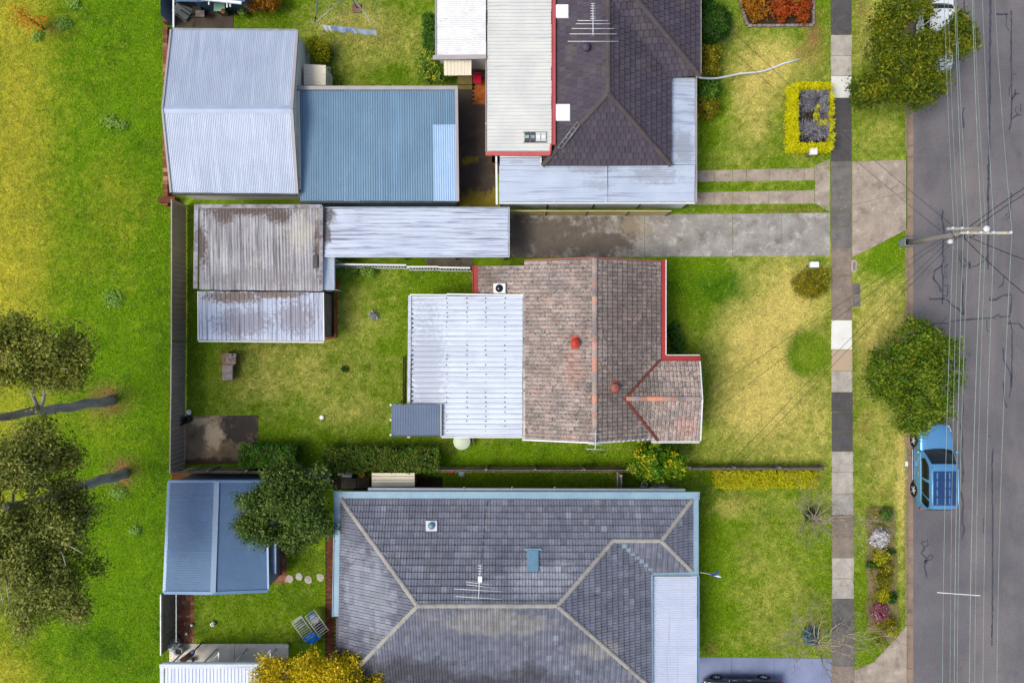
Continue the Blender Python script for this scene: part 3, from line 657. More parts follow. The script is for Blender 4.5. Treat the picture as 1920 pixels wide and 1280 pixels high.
# fallen leaves in the park and on the verge
n = 520; lx = np.where(RNG.random(n) < .6, RNG.uniform(100, 315, n), np.where(RNG.random(n) < .5, RNG.uniform(1340, 1700, n), RNG.uniform(360, 760, n))); ly = np.where(lx < 320, RNG.uniform(20, 1270, n), np.where(lx > 1300, RNG.uniform(490, 1230, n), RNG.uniform(650, 860, n)))
w_ = (lx - 960) * K; q_ = -(ly - 640) * K; s_ = RNG.uniform(.02, .05, n); an = RNG.uniform(0, 6.28, n); c_, d_ = np.cos(an) * s_, np.sin(an) * s_
V = np.stack([np.c_[w_ + c_, q_ + d_, np.full(n, .05)], np.c_[w_ - d_ * .5, q_ + c_ * .5, np.full(n, .06)], np.c_[w_ - c_, q_ - d_, np.full(n, .05)], np.c_[w_ + d_ * .5, q_ - c_ * .5, np.full(n, .055)]], 1).reshape(-1, 3)
leafmat('litter', C(150, 110, 50), C(200, 160, 60), C(230, 200, 150))
tag(link('fallen_leaves', fast_mesh('fallen_leaves', V, np.arange(4 * n).reshape(n, 4), RNG.random(n)), 'litter'), 'small fallen leaves scattered over the grass', 'leaves', kind='stuff')
# ------------------------------------------------------------------ building materials
def rib_stain(c, s, lo, hi, am, horiz): return (c, s, lo, hi, am, (.12, 4, 1) if horiz else (4, .12, 1))
mat('iron_pale', C(192, 203, 224), C(178, 190, 214), .5, .42, .12, grain=.04, stain=[rib_stain(C(206, 216, 236), 1.2, .5, .62, .6, False), (C(120, 132, 160), 3.5, .70, .78, .5)], vary=.03)
mat('iron_blue', C(117, 148, 174), C(106, 137, 164), .5, .42, .1, grain=.04, stain=[rib_stain(C(128, 168, 204), 1.2, .52, .7, .5, False), (C(60, 84, 120), 4, .72, .8, .5)], vary=.03)
mat('ridge_pale', C(176, 190, 216), C(164, 178, 206), .8, .5, .05, grain=.04)
mat('iron_bluepale', C(176, 206, 240), C(164, 196, 232), .8, .4, .05, grain=.03, stain=(C(120, 140, 160), 4, .7, .8, .5))
mat('iron_white', C(202, 212, 228), C(190, 200, 218), .7, .45, .05, grain=.05, stain=[rib_stain(C(150, 158, 182), 2.2, .54, .66, .6, True), (C(120, 116, 120), 5, .73, .8, .5)], vary=.03, blobs=[(C(146, 154, 176), [wb(800, 690, 46, 150, 2.7)], 5.0, .55)])
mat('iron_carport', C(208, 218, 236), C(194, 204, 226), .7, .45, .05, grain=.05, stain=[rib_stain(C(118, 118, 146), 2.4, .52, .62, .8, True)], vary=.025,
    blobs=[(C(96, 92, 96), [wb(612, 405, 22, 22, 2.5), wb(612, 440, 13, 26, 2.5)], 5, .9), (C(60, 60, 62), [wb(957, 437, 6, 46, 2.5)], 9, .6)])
mat('iron_verandah', C(196, 208, 228), C(184, 196, 218), .7, .5, .05, grain=.03, stain=[rib_stain(C(128, 134, 158), 1.2, .52, .66, .75, True)], vary=.03,
    blobs=[(C(110, 106, 110), [wb(1110, 318, 46, 12, 2.6), wb(1120, 348, 38, 10, 2.6), wb(970, 305, 18, 5, 2.6), wb(1230, 330, 60, 18, 2.6)], 3.5, .3), (C(150, 156, 166), [wb(1280, 275, 26, 40, 2.6)], 2.2, .6)])
mat('iron_cream', C(216, 217, 214), C(202, 204, 205), .7, .5, .02, grain=.03, stain=[rib_stain(C(182, 186, 198), 1, .55, .7, .6, True), (C(130, 130, 130), 5, .74, .8, .5)], vary=.02)
mat('iron_rough', C(236, 236, 236), C(222, 222, 224), 1.5, .7, 0, grain=.1, stain=[(C(120, 112, 116), 6, .60, .68, .6, (.4, 3, 1))])
mat('iron_navy', C(94, 124, 158), C(82, 110, 146), .5, .4, .1, grain=.04, stain=(C(104, 144, 196), 2, .55, .7, .4), vary=.03)
mat('navy_trim', C(98, 130, 168), C(110, 144, 182), .8, .3, .1, grain=.03)
mat('iron_slate', C(96, 114, 142), C(84, 102, 130), .6, .45, .1, grain=.05, stain=(C(206, 206, 200), 5.0, .705, .72, .9), vary=.03)
mat('asbestos', C(192, 192, 198), C(170, 168, 174), .5, .9, 0, grain=.16, bump=.2, stain=[rib_stain(C(108, 102, 106), 2.4, .46, .60, .85, False), (C(206, 204, 198), .9, .55, .75, .6)], vary=.05,
    blobs=[(C(106, 92, 88), [wb(470, 394, 110, 14, 2.7), wb(380, 460, 12, 50, 2.5), wb(595, 465, 8, 60, 2.5), wb(420, 400, 26, 26, 2.7), wb(520, 404, 34, 18, 2.7)], 7.0, .95), (C(138, 132, 134), [wb(480, 520, 120, 22, 2.4)], 4.5, .5), (C(202, 196, 180), [wb(565, 440, 34, 40, 2.6)], 1.4, .5)])
mat('iron_aged', C(198, 208, 228), C(180, 190, 214), .7, .6, .05, grain=.06, stain=[rib_stain(C(112, 104, 114), 1.5, .50, .66, .8, False)], vary=.04,
    blobs=[(C(116, 100, 92), [wb(440, 556, 70, 16, 2.3), wb(520, 552, 70, 10, 2.3)], 7, .95), (C(112, 102, 112), [wb(455, 605, 70, 34, 2.1), wb(555, 595, 46, 38, 2.1)], 6, .6)])
mat('lower_iron', C(208, 216, 236), C(198, 206, 230), .7, .45, .05, grain=.03, stain=[rib_stain(C(140, 140, 160), 1.3, .58, .7, .6, False)])
mat('tile_grey', C(120, 124, 141), C(105, 109, 126), .7, .75, 0, vary=.15, huevar=(C(156, 166, 184), .04, .5), grain=.25, gscale=18, bump=.15,
    stain=[(C(144, 142, 132), 1.6, .54, .72, .4), (C(84, 84, 92), 2.6, .54, .70, .5), (C(160, 164, 174), 5, .62, .72, .4)],
    blobs=[(C(58, 58, 64), [wb(900, 1300, 230, 75, 3.3), wb(660, 1240, 60, 60, 3.3), wb(790, 1265, 110, 50, 3.3)], .35, .7), (C(172, 166, 152), [wb(920, 1165, 150, 34, 4.8), wb(1120, 1215, 60, 24, 4)], .8, .35), (C(166, 172, 186), [wb(690, 1110, 60, 110, 3.7), wb(1010, 1080, 90, 34, 4.4), wb(720, 1170, 30, 30, 4)], 1.2, .55)])
mat('cap_grey', C(172, 168, 162), C(154, 150, 146), 1.5, .85, vary=.06, grain=.1, stain=(C(120, 114, 110), 3, .56, .7, .5))
mat('tile_terra', C(184, 165, 157), C(154, 142, 137), .9, .9, 0, vary=.20, huevar=(C(184, 134, 116), .05, .5), grain=.34, gscale=14, bump=.25,
    stain=[(C(92, 84, 82), 8.0, .52, .62, .75), (C(196, 190, 180), 5.0, .56, .68, .5)],
    blobs=[(C(92, 84, 82), [wb(1185, 580, 100, 170, 3.8), wb(1170, 740, 80, 140, 3.8)], 7.0, .6), (C(200, 140, 122), [wb(1075, 690, 22, 50, 4.2), wb(1285, 800, 26, 30, 3.2)], 3.6, .3), (C(104, 92, 80), [wb(905, 520, 40, 34, 3)], 2.0, .5)])
mat('cap_terra', C(172, 152, 142), C(140, 134, 136), 1.0, .9, vary=.2, huevar=(C(216, 142, 112), .40, .85), grain=.15)
mat('tile_dark', C(82, 74, 86), C(72, 66, 80), .7, .8, 0, vary=.16, grain=.16, gscale=18, bump=.15, stain=[(C(104, 94, 92), .7, .52, .7, .6), (C(150, 146, 150), 7, .72, .78, .6)])
mat('cap_dark', C(92, 82, 84), C(80, 72, 76), 1.5, .85, vary=.08, grain=.12)
mat('red_trim', C(190, 84, 88), C(178, 76, 80), 1.2, .5, grain=.05, stain=(C(150, 66, 66), 3, .58, .7, .4))
mat('valley_red', C(126, 58, 50), C(104, 50, 44), 3, .6, grain=.1)
mat('red_gutter', C(172, 52, 52), C(158, 46, 48), 1.2, .5, grain=.06, stain=(C(120, 44, 42), 3, .58, .7, .5))
mat('blue_gutter', C(146, 178, 196), C(132, 164, 186), 1.2, .5, .05, grain=.06, stain=[(C(96, 112, 128), 7, .60, .68, .7, (6, .6, 1))])
mat('grey_trim', C(178, 170, 172), C(166, 160, 162), 1.2, .55, grain=.05)
mat('cream_board', C(226, 222, 206), C(212, 208, 192), 1.5, .7, grain=.06, stain=(C(120, 108, 92), 4, .62, .72, .5))
mat('cream_iron', C(238, 228, 204), C(230, 220, 196), 1.2, .55, grain=.03, stain=(C(212, 196, 164), 1.4, .6, .8, .5, (.3, 4, 1)))
mat('brick_wall', C(150, 104, 84), C(126, 84, 68), 3, .9, grain=.15)
mat('weatherboard', C(240, 238, 228), C(228, 226, 216), 2, .7, grain=.05)
mat('iron_wall', C(132, 158, 196), C(118, 144, 184), 1, .5, .05, grain=.05)
mat('dark_void', C(30, 30, 32), None, 1, .95, grain=0)
mat('carcass', C(60, 54, 52), None, 1, .95, grain=0)
mat('fence_brown', C(176, 158, 146), C(160, 144, 134), 1, .55, .05, grain=.05, vary=.05)
mat('fence_cream', C(206, 194, 142), C(192, 178, 122), 1, .55, .0, grain=.06, vary=.05, stain=(C(120, 110, 60), 2, .58, .74, .6))
mat('fence_white', C(224, 232, 232), C(208, 216, 216), 1, .5, 0, grain=.05, vary=.03, stain=(C(150, 158, 150), 2.5, .6, .74, .5))
mat('rust', C(170, 88, 48), C(136, 66, 36), 2, .85, grain=.2)
mat('skylight_white', C(238, 241, 245), C(228, 232, 238), 1.5, .35, grain=.02)
mat('skylight_blue', C(104, 140, 166), C(118, 154, 180), 2, .15, grain=.02, spec=.5)
mat('vent_red', C(196, 66, 46), C(178, 58, 42), 2, .6, grain=.06)
mat('vent_pink', C(168, 100, 88), C(150, 88, 78), 2, .7, grain=.08)
mat('vent_dark', C(84, 80, 96), C(72, 70, 86), 2, .6)
WALLT = .12
def walls(parent, pts, ztops, m, z0=-.1, name='wall'):
    """closed wall round a footprint; ztops per corner"""
    mb = MB(); n = len(pts)
    for i in range(n):
        a, b = pts[i], pts[(i + 1) % n]
        mb.face([(a[0], a[1], z0), (b[0], b[1], z0), (b[0], b[1], ztops[(i + 1) % n]), (a[0], a[1], ztops[i])])
    return mb.build(name, m, parent)
def trim(parent, a, b, w, h, m, name, dz=0.0):
    d = Vector((0, 0, dz)); return MB().beam(Vector(a) + d, Vector(b) + d, w, h).build(name, m, parent)
def gutter(parent, a, b, out, w, m, name='gutter', z=-.05):
    """open box gutter along a->b, reaching `out` (unit vector) by w"""
    a, b = Vector(a), Vector(b); o = Vector(out).normalized(); d = Vector((0, 0, z)); mb = MB()
    mb.face([a + d, b + d, b + d + o * w, a + d + o * w]); mb.face([a + d - Vector((0, 0, .1)), a + d + o * w - Vector((0, 0, .1)), b + d + o * w - Vector((0, 0, .1)), b + d - Vector((0, 0, .1))])
    mb.beam(a + d + o * w + Vector((0, 0, -.03)), b + d + o * w + Vector((0, 0, -.03)), .035, .16)
    return mb.build(name, m, parent)
def window(parent, c, w, h, nrm, frame='white_paint'):
    n = Vector(nrm); t = Vector((-n.y, n.x, 0)); f = MB()
    for s in (-1, 1):
        f.beam(c + t * s * w / 2 - Vector((0, 0, h / 2)), c + t * s * w / 2 + Vector((0, 0, h / 2)), .06, .08); f.beam(c - t * w / 2 + Vector((0, 0, s * h / 2)), c + t * w / 2 + Vector((0, 0, s * h / 2)), .08, .06)
    fo = f.build('window', frame, parent); MB().box(c, (abs(t.x) * w + abs(n.x) * .03, abs(t.y) * w + abs(n.y) * .03, h)).build('pane', 'glass_dark', fo)
# ================================================================== top lot: big gabled shed
t = thing('gabled_shed', 'large pale blue-grey iron shed with a gabled roof beside the park', 'shed', P(432, 210))
ze, zr = 2.7, 3.66
NW, NE, SW, SE = P(323, 57, ze), P(556, 59, ze), P(323, 361, ze), P(556, 363, ze); RW = Vector((NW.x, P(0, 205, zr).y, zr)); RE = Vector((NE.x, P(0, 205, zr).y, zr))
sheets(t, NW, NE, RW, RE, 'iron_pale', .09, .020); sheets(t, RW, RE, SW, SE, 'iron_pale', .09, .020)
mb = MB(); u = Vector((0, 0, 1))
for sx in (.20,):
    mb.face([RW + u * .05, RE + u * .05, RE + Vector((0, -sx, -.02)), RW + Vector((0, -sx, -.02))]); mb.face([RE + u * .05, RW + u * .05, RW + Vector((0, sx, -.02)), RE + Vector((0, sx, -.02))])
mb.build('ridge_capping', 'ridge_pale', t)
for a, b in ((NW, RW), (SW, RW)): trim(t, a + Vector((-.05, 0, 0)), b + Vector((-.05, 0, 0)), .10, .14, 'grey_trim', 'barge_board', .01)
for a, b in ((NE, RE), (SE, RE)): trim(t, a + Vector((.06, 0, 0)), b + Vector((.06, 0, 0)), .12, .16, 'grey_trim', 'barge_board', .01)
gutter(t, NW, NE, (0, 1, 0), .10, 'galv'); gutter(t, SW, SE, (0, -1, 0), .1, 'steel_dark')
x0, x1, y0, y1 = NW.x + .12, NE.x - .03, SW.y + .12, NW.y - .12
ym = RW.y
walls(t, [(x0, y0), (x1, y0), (x1, ym), (x1, y1), (x0, y1), (x0, ym)], [2.66, 2.66, 3.6, 2.66, 2.66, 3.6], 'weatherboard')
for i in range(16):   # horizontal boards of the east gable
    z = .12 + i * .17; MB().box((x1 + .012, (max(y0, P(0, 200).y) + y1) / 2, z), (.02, y1 - max(y0, P(0, 200).y), .15)).build('board', 'weatherboard', t)
t2 = thing('brick_wall', 'low red brick retaining wall along the park side of the gabled shed', 'wall', P(316, 210))
mb = MB()
yy = P(0, 384).y
while yy < P(0, -40).y:
    i0 = len(mb.f); mb.box((P(316.5, 0).x + random.gauss(0, .01), yy, .2), (.26, .22, .5)); rr = random.random()
    for q in range(i0, len(mb.f)): mb.r[q] = rr
    yy += .232
    if P(0, 52).y < yy < P(0, 18).y: yy += .23
mb.build('bricks', 'brick_red', t2, kind='stuff'); MB().box((P(322, 0).x, P(0, 378).y, .3), (.9, .34, .7)).build('corner_pier', 'brick_dark', t2)
# blue skillion shed
t = thing('blue_shed', 'blue flat-roofed iron shed with one paler corner sheet', 'shed', P(710, 270))
zb = 2.5; A, B, D, E = P(563, 170, zb), P(853, 170, zb), P(563, 377, zb - .12), P(856, 377, zb - .12)
fx_ = (811 - 563) / (853 - 563); A1 = A.lerp(B, fx_); D1 = D.lerp(E, fx_); fy_ = (238 - 170) / 207
sheets(t, A, A1, D, D1, 'iron_blue', .125, .024)
sheets(t, A1, B, A1.lerp(D1, fy_), B.lerp(E, fy_), 'iron_blue', .125, .024); sheets(t, A1.lerp(D1, fy_ - .02) + u * .02, B.lerp(E, fy_ - .02) + u * .02, D1 + u * .02, E + u * .02, 'iron_bluepale', .125, .03)
trim(t, P(553, 166, zb), P(858, 166, zb), .2, .14, 'grey_trim', 'flashing', .05); trim(t, P(856, 164, zb), P(858.5, 378, zb - .12), .15, .14, 'grey_trim', 'flashing', .05)
trim(t, P(557, 172, zb + .05), P(559.5, 356, zb - .05), .30, .10, 'cream_board', 'wall_cap', .05); gutter(t, D, E, (0, -1, 0), .09, 'steel_dark')
q = rect(566, 172, 850, 372, zb); walls(t, [(p.x, p.y) for p in q], [zb - .05, zb - .05, zb - .17, zb - .17], 'iron_wall')
# small cream cupboard by the shed
t = thing('garden_cupboard', 'cream ribbed metal garden cupboard against the gabled shed', 'cupboard', P(592, 143))
zc = 1.75; sheets(t, P(611, 122.5, zc), P(610.5, 160, zc - .02), P(569.5, 120.5, zc + .1), P(569.5, 160, zc + .08), 'cream_iron', .19, .012, 'trim')
q = rect(571, 123, 609, 160, zc); walls(t, [(p.x, p.y) for p in q], [zc] * 4, 'cream_iron')
for s in (0, 1): MB().box((q[1].x + .012, (q[1].y + q[2].y) / 2 + (.27 if s else -.27), .9), (.02, .5, 1.6)).build('door', 'cream_iron', t)
t = thing('frame_table', 'white metal frame with a black shelf right of the cream cupboard', 'frame', P(617, 150))
for x, y in ((613, 133), (621, 141), (621, 160)): MB().tube([P(x, y, 0), P(x, y, .8)], .02).build('leg', 'galv', t)
MB().tube([P(611, 130, .8), P(621, 141, .8), P(621, 161, .8)], .025).build('rail', 'white_paint', t); MB().prism(rect(611, 134, 620, 160), .3, .35).build('shelf', 'black', t)
one('white_bucket', 'small white bucket beside the yellow bush', 'bucket', MB().lathe(P(617, 135, 0), [(.12, .0), (.17, .34), (.18, .34), (.16, .32), (.10, .03)], 14), 'white_plastic', P(617, 135))
# ================================================================== top-left: blue wall structure, bins
t = thing('blue_shed', 'blue corrugated iron lean-to cut by the top edge of the photo', 'shed', P(390, -20))
zq = 2.4
for i in range(9):
    a_ = P(345 + i * 13, 4, zq); b_ = P(358 + i * 13, 4, zq); sheets(t, Vector((a_.x, P(0, 21).y, 0)), Vector((b_.x, P(0, 21).y, 0)), Vector((a_.x, P(0, 21).y, zq)), Vector((b_.x, P(0, 21).y, zq)), 'iron_navy', .09, .018, name='wall_sheet')
MB().prism([P(345, -60, 0), P(457, -60, 0), P(457, 20.5, 0), P(345, 20.5, 0)], 0, 2.3).build('core', 'dark_void', t)
sheets(t, P(330, 3.5, zq), P(459, 3.5, zq), P(330, -110, zq + .2), P(459, -110, zq + .2), 'iron_navy', .09, .014)
MB().beam(P(366, -3, 2.55), P(453, 6, 2.55), .14, .1).build('rafter', 'white_paint', t)
for x, y in ((392, 3), (426, 8), (432, 7)): MB().beam(P(x, y - 6, 2.5), P(x, y + 6, 2.2), .07, .07).build('bracket', 'white_paint', t)
t = thing('iron_fence', 'blue-grey iron fence with timber props beside the paved corner', 'fence', P(327, 25))
sheets(t, P(326, -30), P(326, 52), P(326, -30) + Vector((0, 0, 1.6)), P(326, 52) + Vector((0, 0, 1.6)), 'iron_wall', .12, .015, 'trim', 1.2, 'fence_sheet')
trim(t, P(325.5, -30, 1.62), P(325.5, 52, 1.62), .09, .07, 'white_paint', 'top_rail')
for a_, b_ in (((328, 3), (366, 29)), ((325, 20), (360, 50)), ((328, 26), (346, 40)), ((337, 18), (361, 33))): MB().beam(P(a_[0], a_[1], 1.4), P(b_[0], b_[1], .1), .06, .06).build('prop', 'timber_grey', t)
MB().beam(P(330, 9, .9), P(355, 30, .2), .9, .03).build('leaning_sheet', 'galv', t)
def bin_(x, y, m, mlid, lab, ball=None):
    t = thing('wheelie_bin', lab, 'bin', P(x, y)); c = P(x, y)
    mb = MB(); rows = [[(c.x + sx * w, c.y + sy * d, z) for sx, sy in ((-1, -1), (1, -1), (1, 1), (-1, 1))] for z, w, d in ((.12, .21, .22), (.95, .29, .31))]; mb.grid(rows, False, True, True); mb.build('body', m, t, bevel=.03)
    MB().box((c.x, c.y, .99), (.62, .66, .07)).build('lid', mlid, t, bevel=.03); MB().beam((c.x - .25, c.y + .36, .97), (c.x + .25, c.y + .36, .97), .05, .05).build('handle', m, t)
    for s in (-1, 1): MB().lathe(None, [(.02, -.03), (.11, -.03), (.11, .03), (.02, .03)], 12, Matrix.Translation((c.x + s * .27, c.y + .22, .11)) @ Matrix.Rotation(math.pi / 2, 4, 'Y')).build('wheel', 'black', t)
mat('bin_green', C(26, 92, 40), C(34, 104, 48), 2, .5); mat('bin_lid', C(150, 196, 168), C(136, 184, 156), 3, .5, grain=.1); mat('lid_red', C(150, 56, 58), C(132, 46, 50), 3, .6)
bin_(424.5, 25, 'bin_green', 'bin_lid', 'green wheelie bin with a pale green lid')
one('round_lid', 'dark red round dish lying on the green bin', 'disc', MB().lathe(P(419, 22, 1.03), [(.02, 0), (.135, .0), (.14, .03), (.1, .06), (.02, .07)], 18), 'lid_red', P(419, 22, 1.03))  # loose round lid on the bin, modelled as a shallow disc
mat('old_box', C(128, 120, 112), C(92, 88, 84), 4, .9, grain=.25)
t = thing('wooden_box', 'weathered grey box with dark sides on the paved corner', 'box', P(376, 26)); MB().prism(rect(369, 21, 385, 34), 0, .62).build('body', 'black', t); MB().prism(rect(367, 20, 384, 32, .66), .62, .70).build('lid', 'old_box', t, bevel=.02)
t = thing('planter', 'small pot with a round green plant next to the bin', 'pot plant', P(450, 28))
MB().lathe(P(450, 28, 0), [(.10, 0), (.15, .3), (.16, .3), (.14, .27), (.02, .26)], 14).build('pot', 'black', t)
# ================================================================== top house
top = thing('tiled_house', 'house with a dark tiled roof, red trim and pale metal lean-to roofs', 'house', P(1120, 150))
ze, zr = 2.95, 4.9
R0 = P(1140, 175, zr); SWc = P(1018, 310, ze); SEc = P(1257, 309, ze)
plS = plane(SWc, SEc, R0); RN = Vector((R0.x, P(0, -110, zr).y, zr)); plE = plane(SEc, R0, RN); plW = plane(SWc, R0, RN)
VB = RP(1257, 145, plE); VT = RP(1147, 2, plE)
E2a, E2b = P(1257, 145, ze), P(1311, 142, ze); plS2 = plane(E2a, E2b, VT); HT = RP(1194, 0, plS2); HT2 = RP(1160, -42, plS2)
E3 = P(1311, -90, ze); plE2 = plane(E2b, E3, HT)
roof = sunk([[SWc, SEc, R0], [SEc, R0, RN, P(1257, -90, ze)], [SWc, R0, RN, RP(1018, -90, plW)], [VB, E2b, HT2, VT], [E2b, E3, RP(1160, -90, plE2)]], .035).build('roof', 'carcass', top)
T = TiledRoof(roof, 'tile_dark', .30, .34, 'shingle')
T.slope(SWc, SEc, [[SWc, SEc, R0]], True)
T.slope(SEc, VB, [[SEc, VB, VT, RP(1141, 2, plE), R0]], True); T.slope(SEc, VB, [[RP(1141, 2, plE), VT, RP(1147, -90, plE), RP(1141, -90, plE)]], True)
T.slope(SWc, RP(1018, -90, plW), [[R0, RP(1140, -90, plW), RP(1041, -90, plW), RP(1041, 285, plW)]], True)
T.slope(E2a, E2b, [[E2a, E2b, HT2, VT]], True); T.slope(E2b, E3, [[E2b, E3, RP(1200, -90, plE2), HT]], True)
T.finish(300)
for a, b in ((R0, RN), (SWc, R0), (SEc, R0), (E2b, HT2)): ridge_caps(roof, a, b, .26, 'cap_dark')
for a, b in ((VB, VT),): MB().beam(a + u * .03, b + u * .03, .16, .02).build('valley', 'vent_dark', roof)
gutter(top, P(1311, 142, ze), P(1311, -90, ze), (1, 0, 0), .1, 'grey_trim')
# metal lean-to roof with red edging
a, b, c, d = P(1034, -60, 3.5), P(1034, 284, 3.5), P(914, -60, 2.75), P(914, 284, 2.75)
sheets(top, a, b, c, d, 'iron_cream', .2, .05, 'trim')
trim(top, P(1038.5, -60, 3.55), P(1038.5, 272, 3.55), .17, .10, 'red_trim', 'red_flashing'); trim(top, P(911, 288.5, 2.75), P(1031, 288.5, 3.5), .2, .12, 'red_trim', 'red_flashing'); trim(top, P(1033, 270, 3.58), P(1031, 290, 3.52), .08, .08, 'red_trim', 'red_flashing')
gutter(top, P(914, -60, 2.7), P(914, 284, 2.7), (-1, 0, 0), .09, 'grey_trim')
MB().tube([P(911, 232, 2.7), P(911, 232, .1)], .04).build('downpipe', 'white_paint', top)
q = rect(918, -60, 1300, 300, 2.6); walls(top, [(p.x, p.y) for p in rect(922, -60, 1252, 305, 2.7)], [2.7] * 4, 'brick_wall')
# verandah
zv = 2.55
sheets(top, P(1259, 146, zv + .15), P(1259, 309, zv + .15), P(1303, 146, zv), P(1303, 309, zv), 'iron_verandah', .095, .014)
sheets(top, P(1140, 311, zv + .12), P(1140, 378, zv - .02), P(1303, 309.5, zv + .12), P(1302, 378, zv - .02), 'iron_verandah', .12, .018)
sheets(top, P(936, 311, zv + .12), P(936, 378, zv - .02), P(1139, 311, zv + .12), P(1139, 378, zv - .02), 'iron_verandah', .12, .018); sheets(top, P(937, 297, zv + .2), P(937, 310.5, zv + .13), P(1014, 297, zv + .2), P(1014, 310.5, zv + .13), 'iron_verandah', .12, .018)
gutter(top, P(936, 378.5, zv - .03), P(1303, 378.5, zv - .03), (0, -1, 0), .08, 'white_paint'); gutter(top, P(1303.5, 145, zv), P(1303.5, 379, zv), (1, 0, 0), .08, 'grey_trim')
trim(top, P(930.5, 293, zv), P(931.5, 384, zv - .1), .10, .10, 'white_paint', 'fascia', .04); trim(top, P(1014.5, 295, zv + .25), P(1014.5, 311, zv + .2), .05, .1, 'white_paint', 'upstand'); trim(top, P(937, 294.5, zv + .25), P(1014.5, 294.5, zv + .25), .07, .1, 'white_paint', 'upstand')
for x, y in ((940, 372), (1040, 372), (1140, 372), (1240, 372), (1297, 372), (1297, 260), (1297, 152)): MB().tube([Vector((P(x, y, zv).x, P(x, y, zv).y, 0)), P(x, y, zv - .05)], .05, 8).build('post', 'white_paint', top)
# skylights, vents, aerial, ladder
def skylight(parent, x0, y0, x1, y1, pl, m, dome=False, nm='skylight', h=.16):
    n = pl[0]; q = [RP(x0, y0, pl), RP(x1, y0, pl), RP(x1, y1, pl), RP(x0, y1, pl)]; mb = MB(); mb.grid([[p for p in q], [p + n * h for p in q]], False, True, True); s = mb.build(nm, m, parent)
    if dome:
        c = sum(q, Vector()) / 4 + n * (h - .02); r = (q[1] - q[0]).length * .33; M = n.to_track_quat('Z', 'Y').to_matrix().to_4x4(); M.translation = c
        MB().lathe(None, [(r, 0), (r * .95, .08), (r * .7, .16), (r * .3, .2), (.01, .21)], 18, M).build('dome', 'glass_dark' if dome == 1 else 'skylight_blue', s)
    else:
        iq = [p + (sum(q, Vector()) / 4 - p) * .12 + n * (h + .012) for p in q]; MB().grid([iq, [p + n * .012 for p in iq]], False, True, True).build('pane', 'skylight_white' if m != 'skylight_blue' else 'skylight_blue', s)
    return s
skylight(top, 1043, 11, 1068, 36, plW, 'white_paint'); skylight(top, 1043, 197, 1071, 228, plW, 'white_paint')
MB().lathe(RP(1098, 93, plW), [(.09, -.05), (.09, .2), (.2, .22), (.23, .32), (.2, .42), (.1, .48), (.01, .5)], 16).build('roof_vent', 'vent_dark', top)
t = thing('air_cooler', 'row of four small vents in a dark frame on the pale metal roof', 'vent', P(1004, 258, 3.3)); plm = plane(a, b, c)
for i, x in enumerate((988, 999, 1009, 1019)):
    q = RP(x, 258, plm); MB().box(q + u * .08, (.25, .46, .14)).build('vent_box', ('vent_dark', 'vent_dark', 'iron_cream', 'iron_cream')[i], t)
    MB().box(q + u * .165, (.2, .16, .02)).build('vent_lid', ('bin_lid', 'galv', 'white_paint', 'white_paint')[i], t)
for y in (249, 268): MB().beam(RP(981, y, plm) + u * .1, RP(1025, y, plm) + u * .1, .03, .05).build('frame_rail', 'steel_dark', t)
def aerial(lab, base, top_, boom0, boom1, rods, m='ant_metal', extra=None):
    t = thing('tv_aerial', lab, 'aerial', base)
    MB().tube([base, top_], .02, 6).build('mast', m, t); MB().tube([boom0, boom1], .022, 6).build('boom', m, t)
    for c, dx in rods: MB().tube([c - dx, c + dx], .017, 5).build('rod', m, t)
    return t
za = 6.0; b0 = RP(1110, 62, plW)
aerial('large yagi television aerial over the dark tiled roof', b0, P(1112, 66, za), P(1112, 8, za), P(1112, 64, za), [(P(1112, y, za), Vector((w * SZ(za), 0, 0))) for y, w in ((7, 4), (11.5, 4), (16, 4.5), (21, 4.5), (26, 4.5), (31, 4.5), (35, 5), (39, 29), (45, 32), (54, 40), (64, 44))] + [(P(1112, 78, za - .4), Vector((48 * SZ(za), 0, 0)))])
t = thing('roof_ladder', 'pale metal ladder lying along the south-west hip of the dark roof', 'ladder', RP(1060, 250, plS))
o = plS[0] * .22
for dx, dy in ((0, 0), (6, 4)): MB().tube([RP(1046 + dx, 273 + dy, plS) + o, RP(1081 + dx, 227 + dy, plS) + o], .02, 5).build('rail', 'galv', t)
for i in range(6):
    f = i / 5; MB().tube([RP(1046 + 35 * f, 273 - 46 * f, plS) + o, RP(1052 + 35 * f, 277 - 46 * f, plS) + o], .015, 5).build('rung', 'galv', t)
# white rough roof + awning + porch
t = thing('outhouse', 'outbuilding with a rough white corrugated roof beside the hedge', 'outbuilding', P(865, 40))
zo = 2.6
sheets(t, P(818, -60, zo), P(818, 106, zo), P(911, -60, zo + .25), P(911, 106, zo + .25), 'iron_rough', .11, .02)
trim(t, P(812, 109, zo), P(912, 107.5, zo + .2), .22, .10, 'grey_trim', 'fascia', .04); trim(t, P(817, -60, zo), P(817, 108, zo), .06, .1, 'grey_trim', 'barge_board', .02)
walls(t, [(p.x, p.y) for p in rect(822, -60, 908, 102, zo)], [zo - .05] * 4, 'weatherboard')
t = thing('door_awning', 'cream ribbed awning above the mossy back step', 'awning', P(858, 127))
sheets(t, P(832, 113, 2.3), P(884, 113, 2.3), P(833, 141.5, 2.1), P(884, 141.5, 2.1), 'cream_iron', .2, .02, 'deck')
for x in (833, 883): MB().tube([P(x, 141, 2.1), P(x, 114, 1.6)], .02).build('strut', 'grey_trim', t)
t = thing('back_steps', 'mossy concrete back steps below the cream awning', 'steps', P(871, 155))
for y0, y1, z in ((143, 158, .36), (157.6, 168, .18)): MB().prism(rect(858, y0, 885.5, y1, z), -.05, z).build('step', 'mossy_step', t, bevel=.02)
MB().prism(rect(857, 112, 912, 143, .5), -.05, .34).build('landing', 'court', t)
MB().beam(P(885, 130, 1.1), P(912, 130, 1.1), .05, .08).build('rail', 'timber_grey', t)
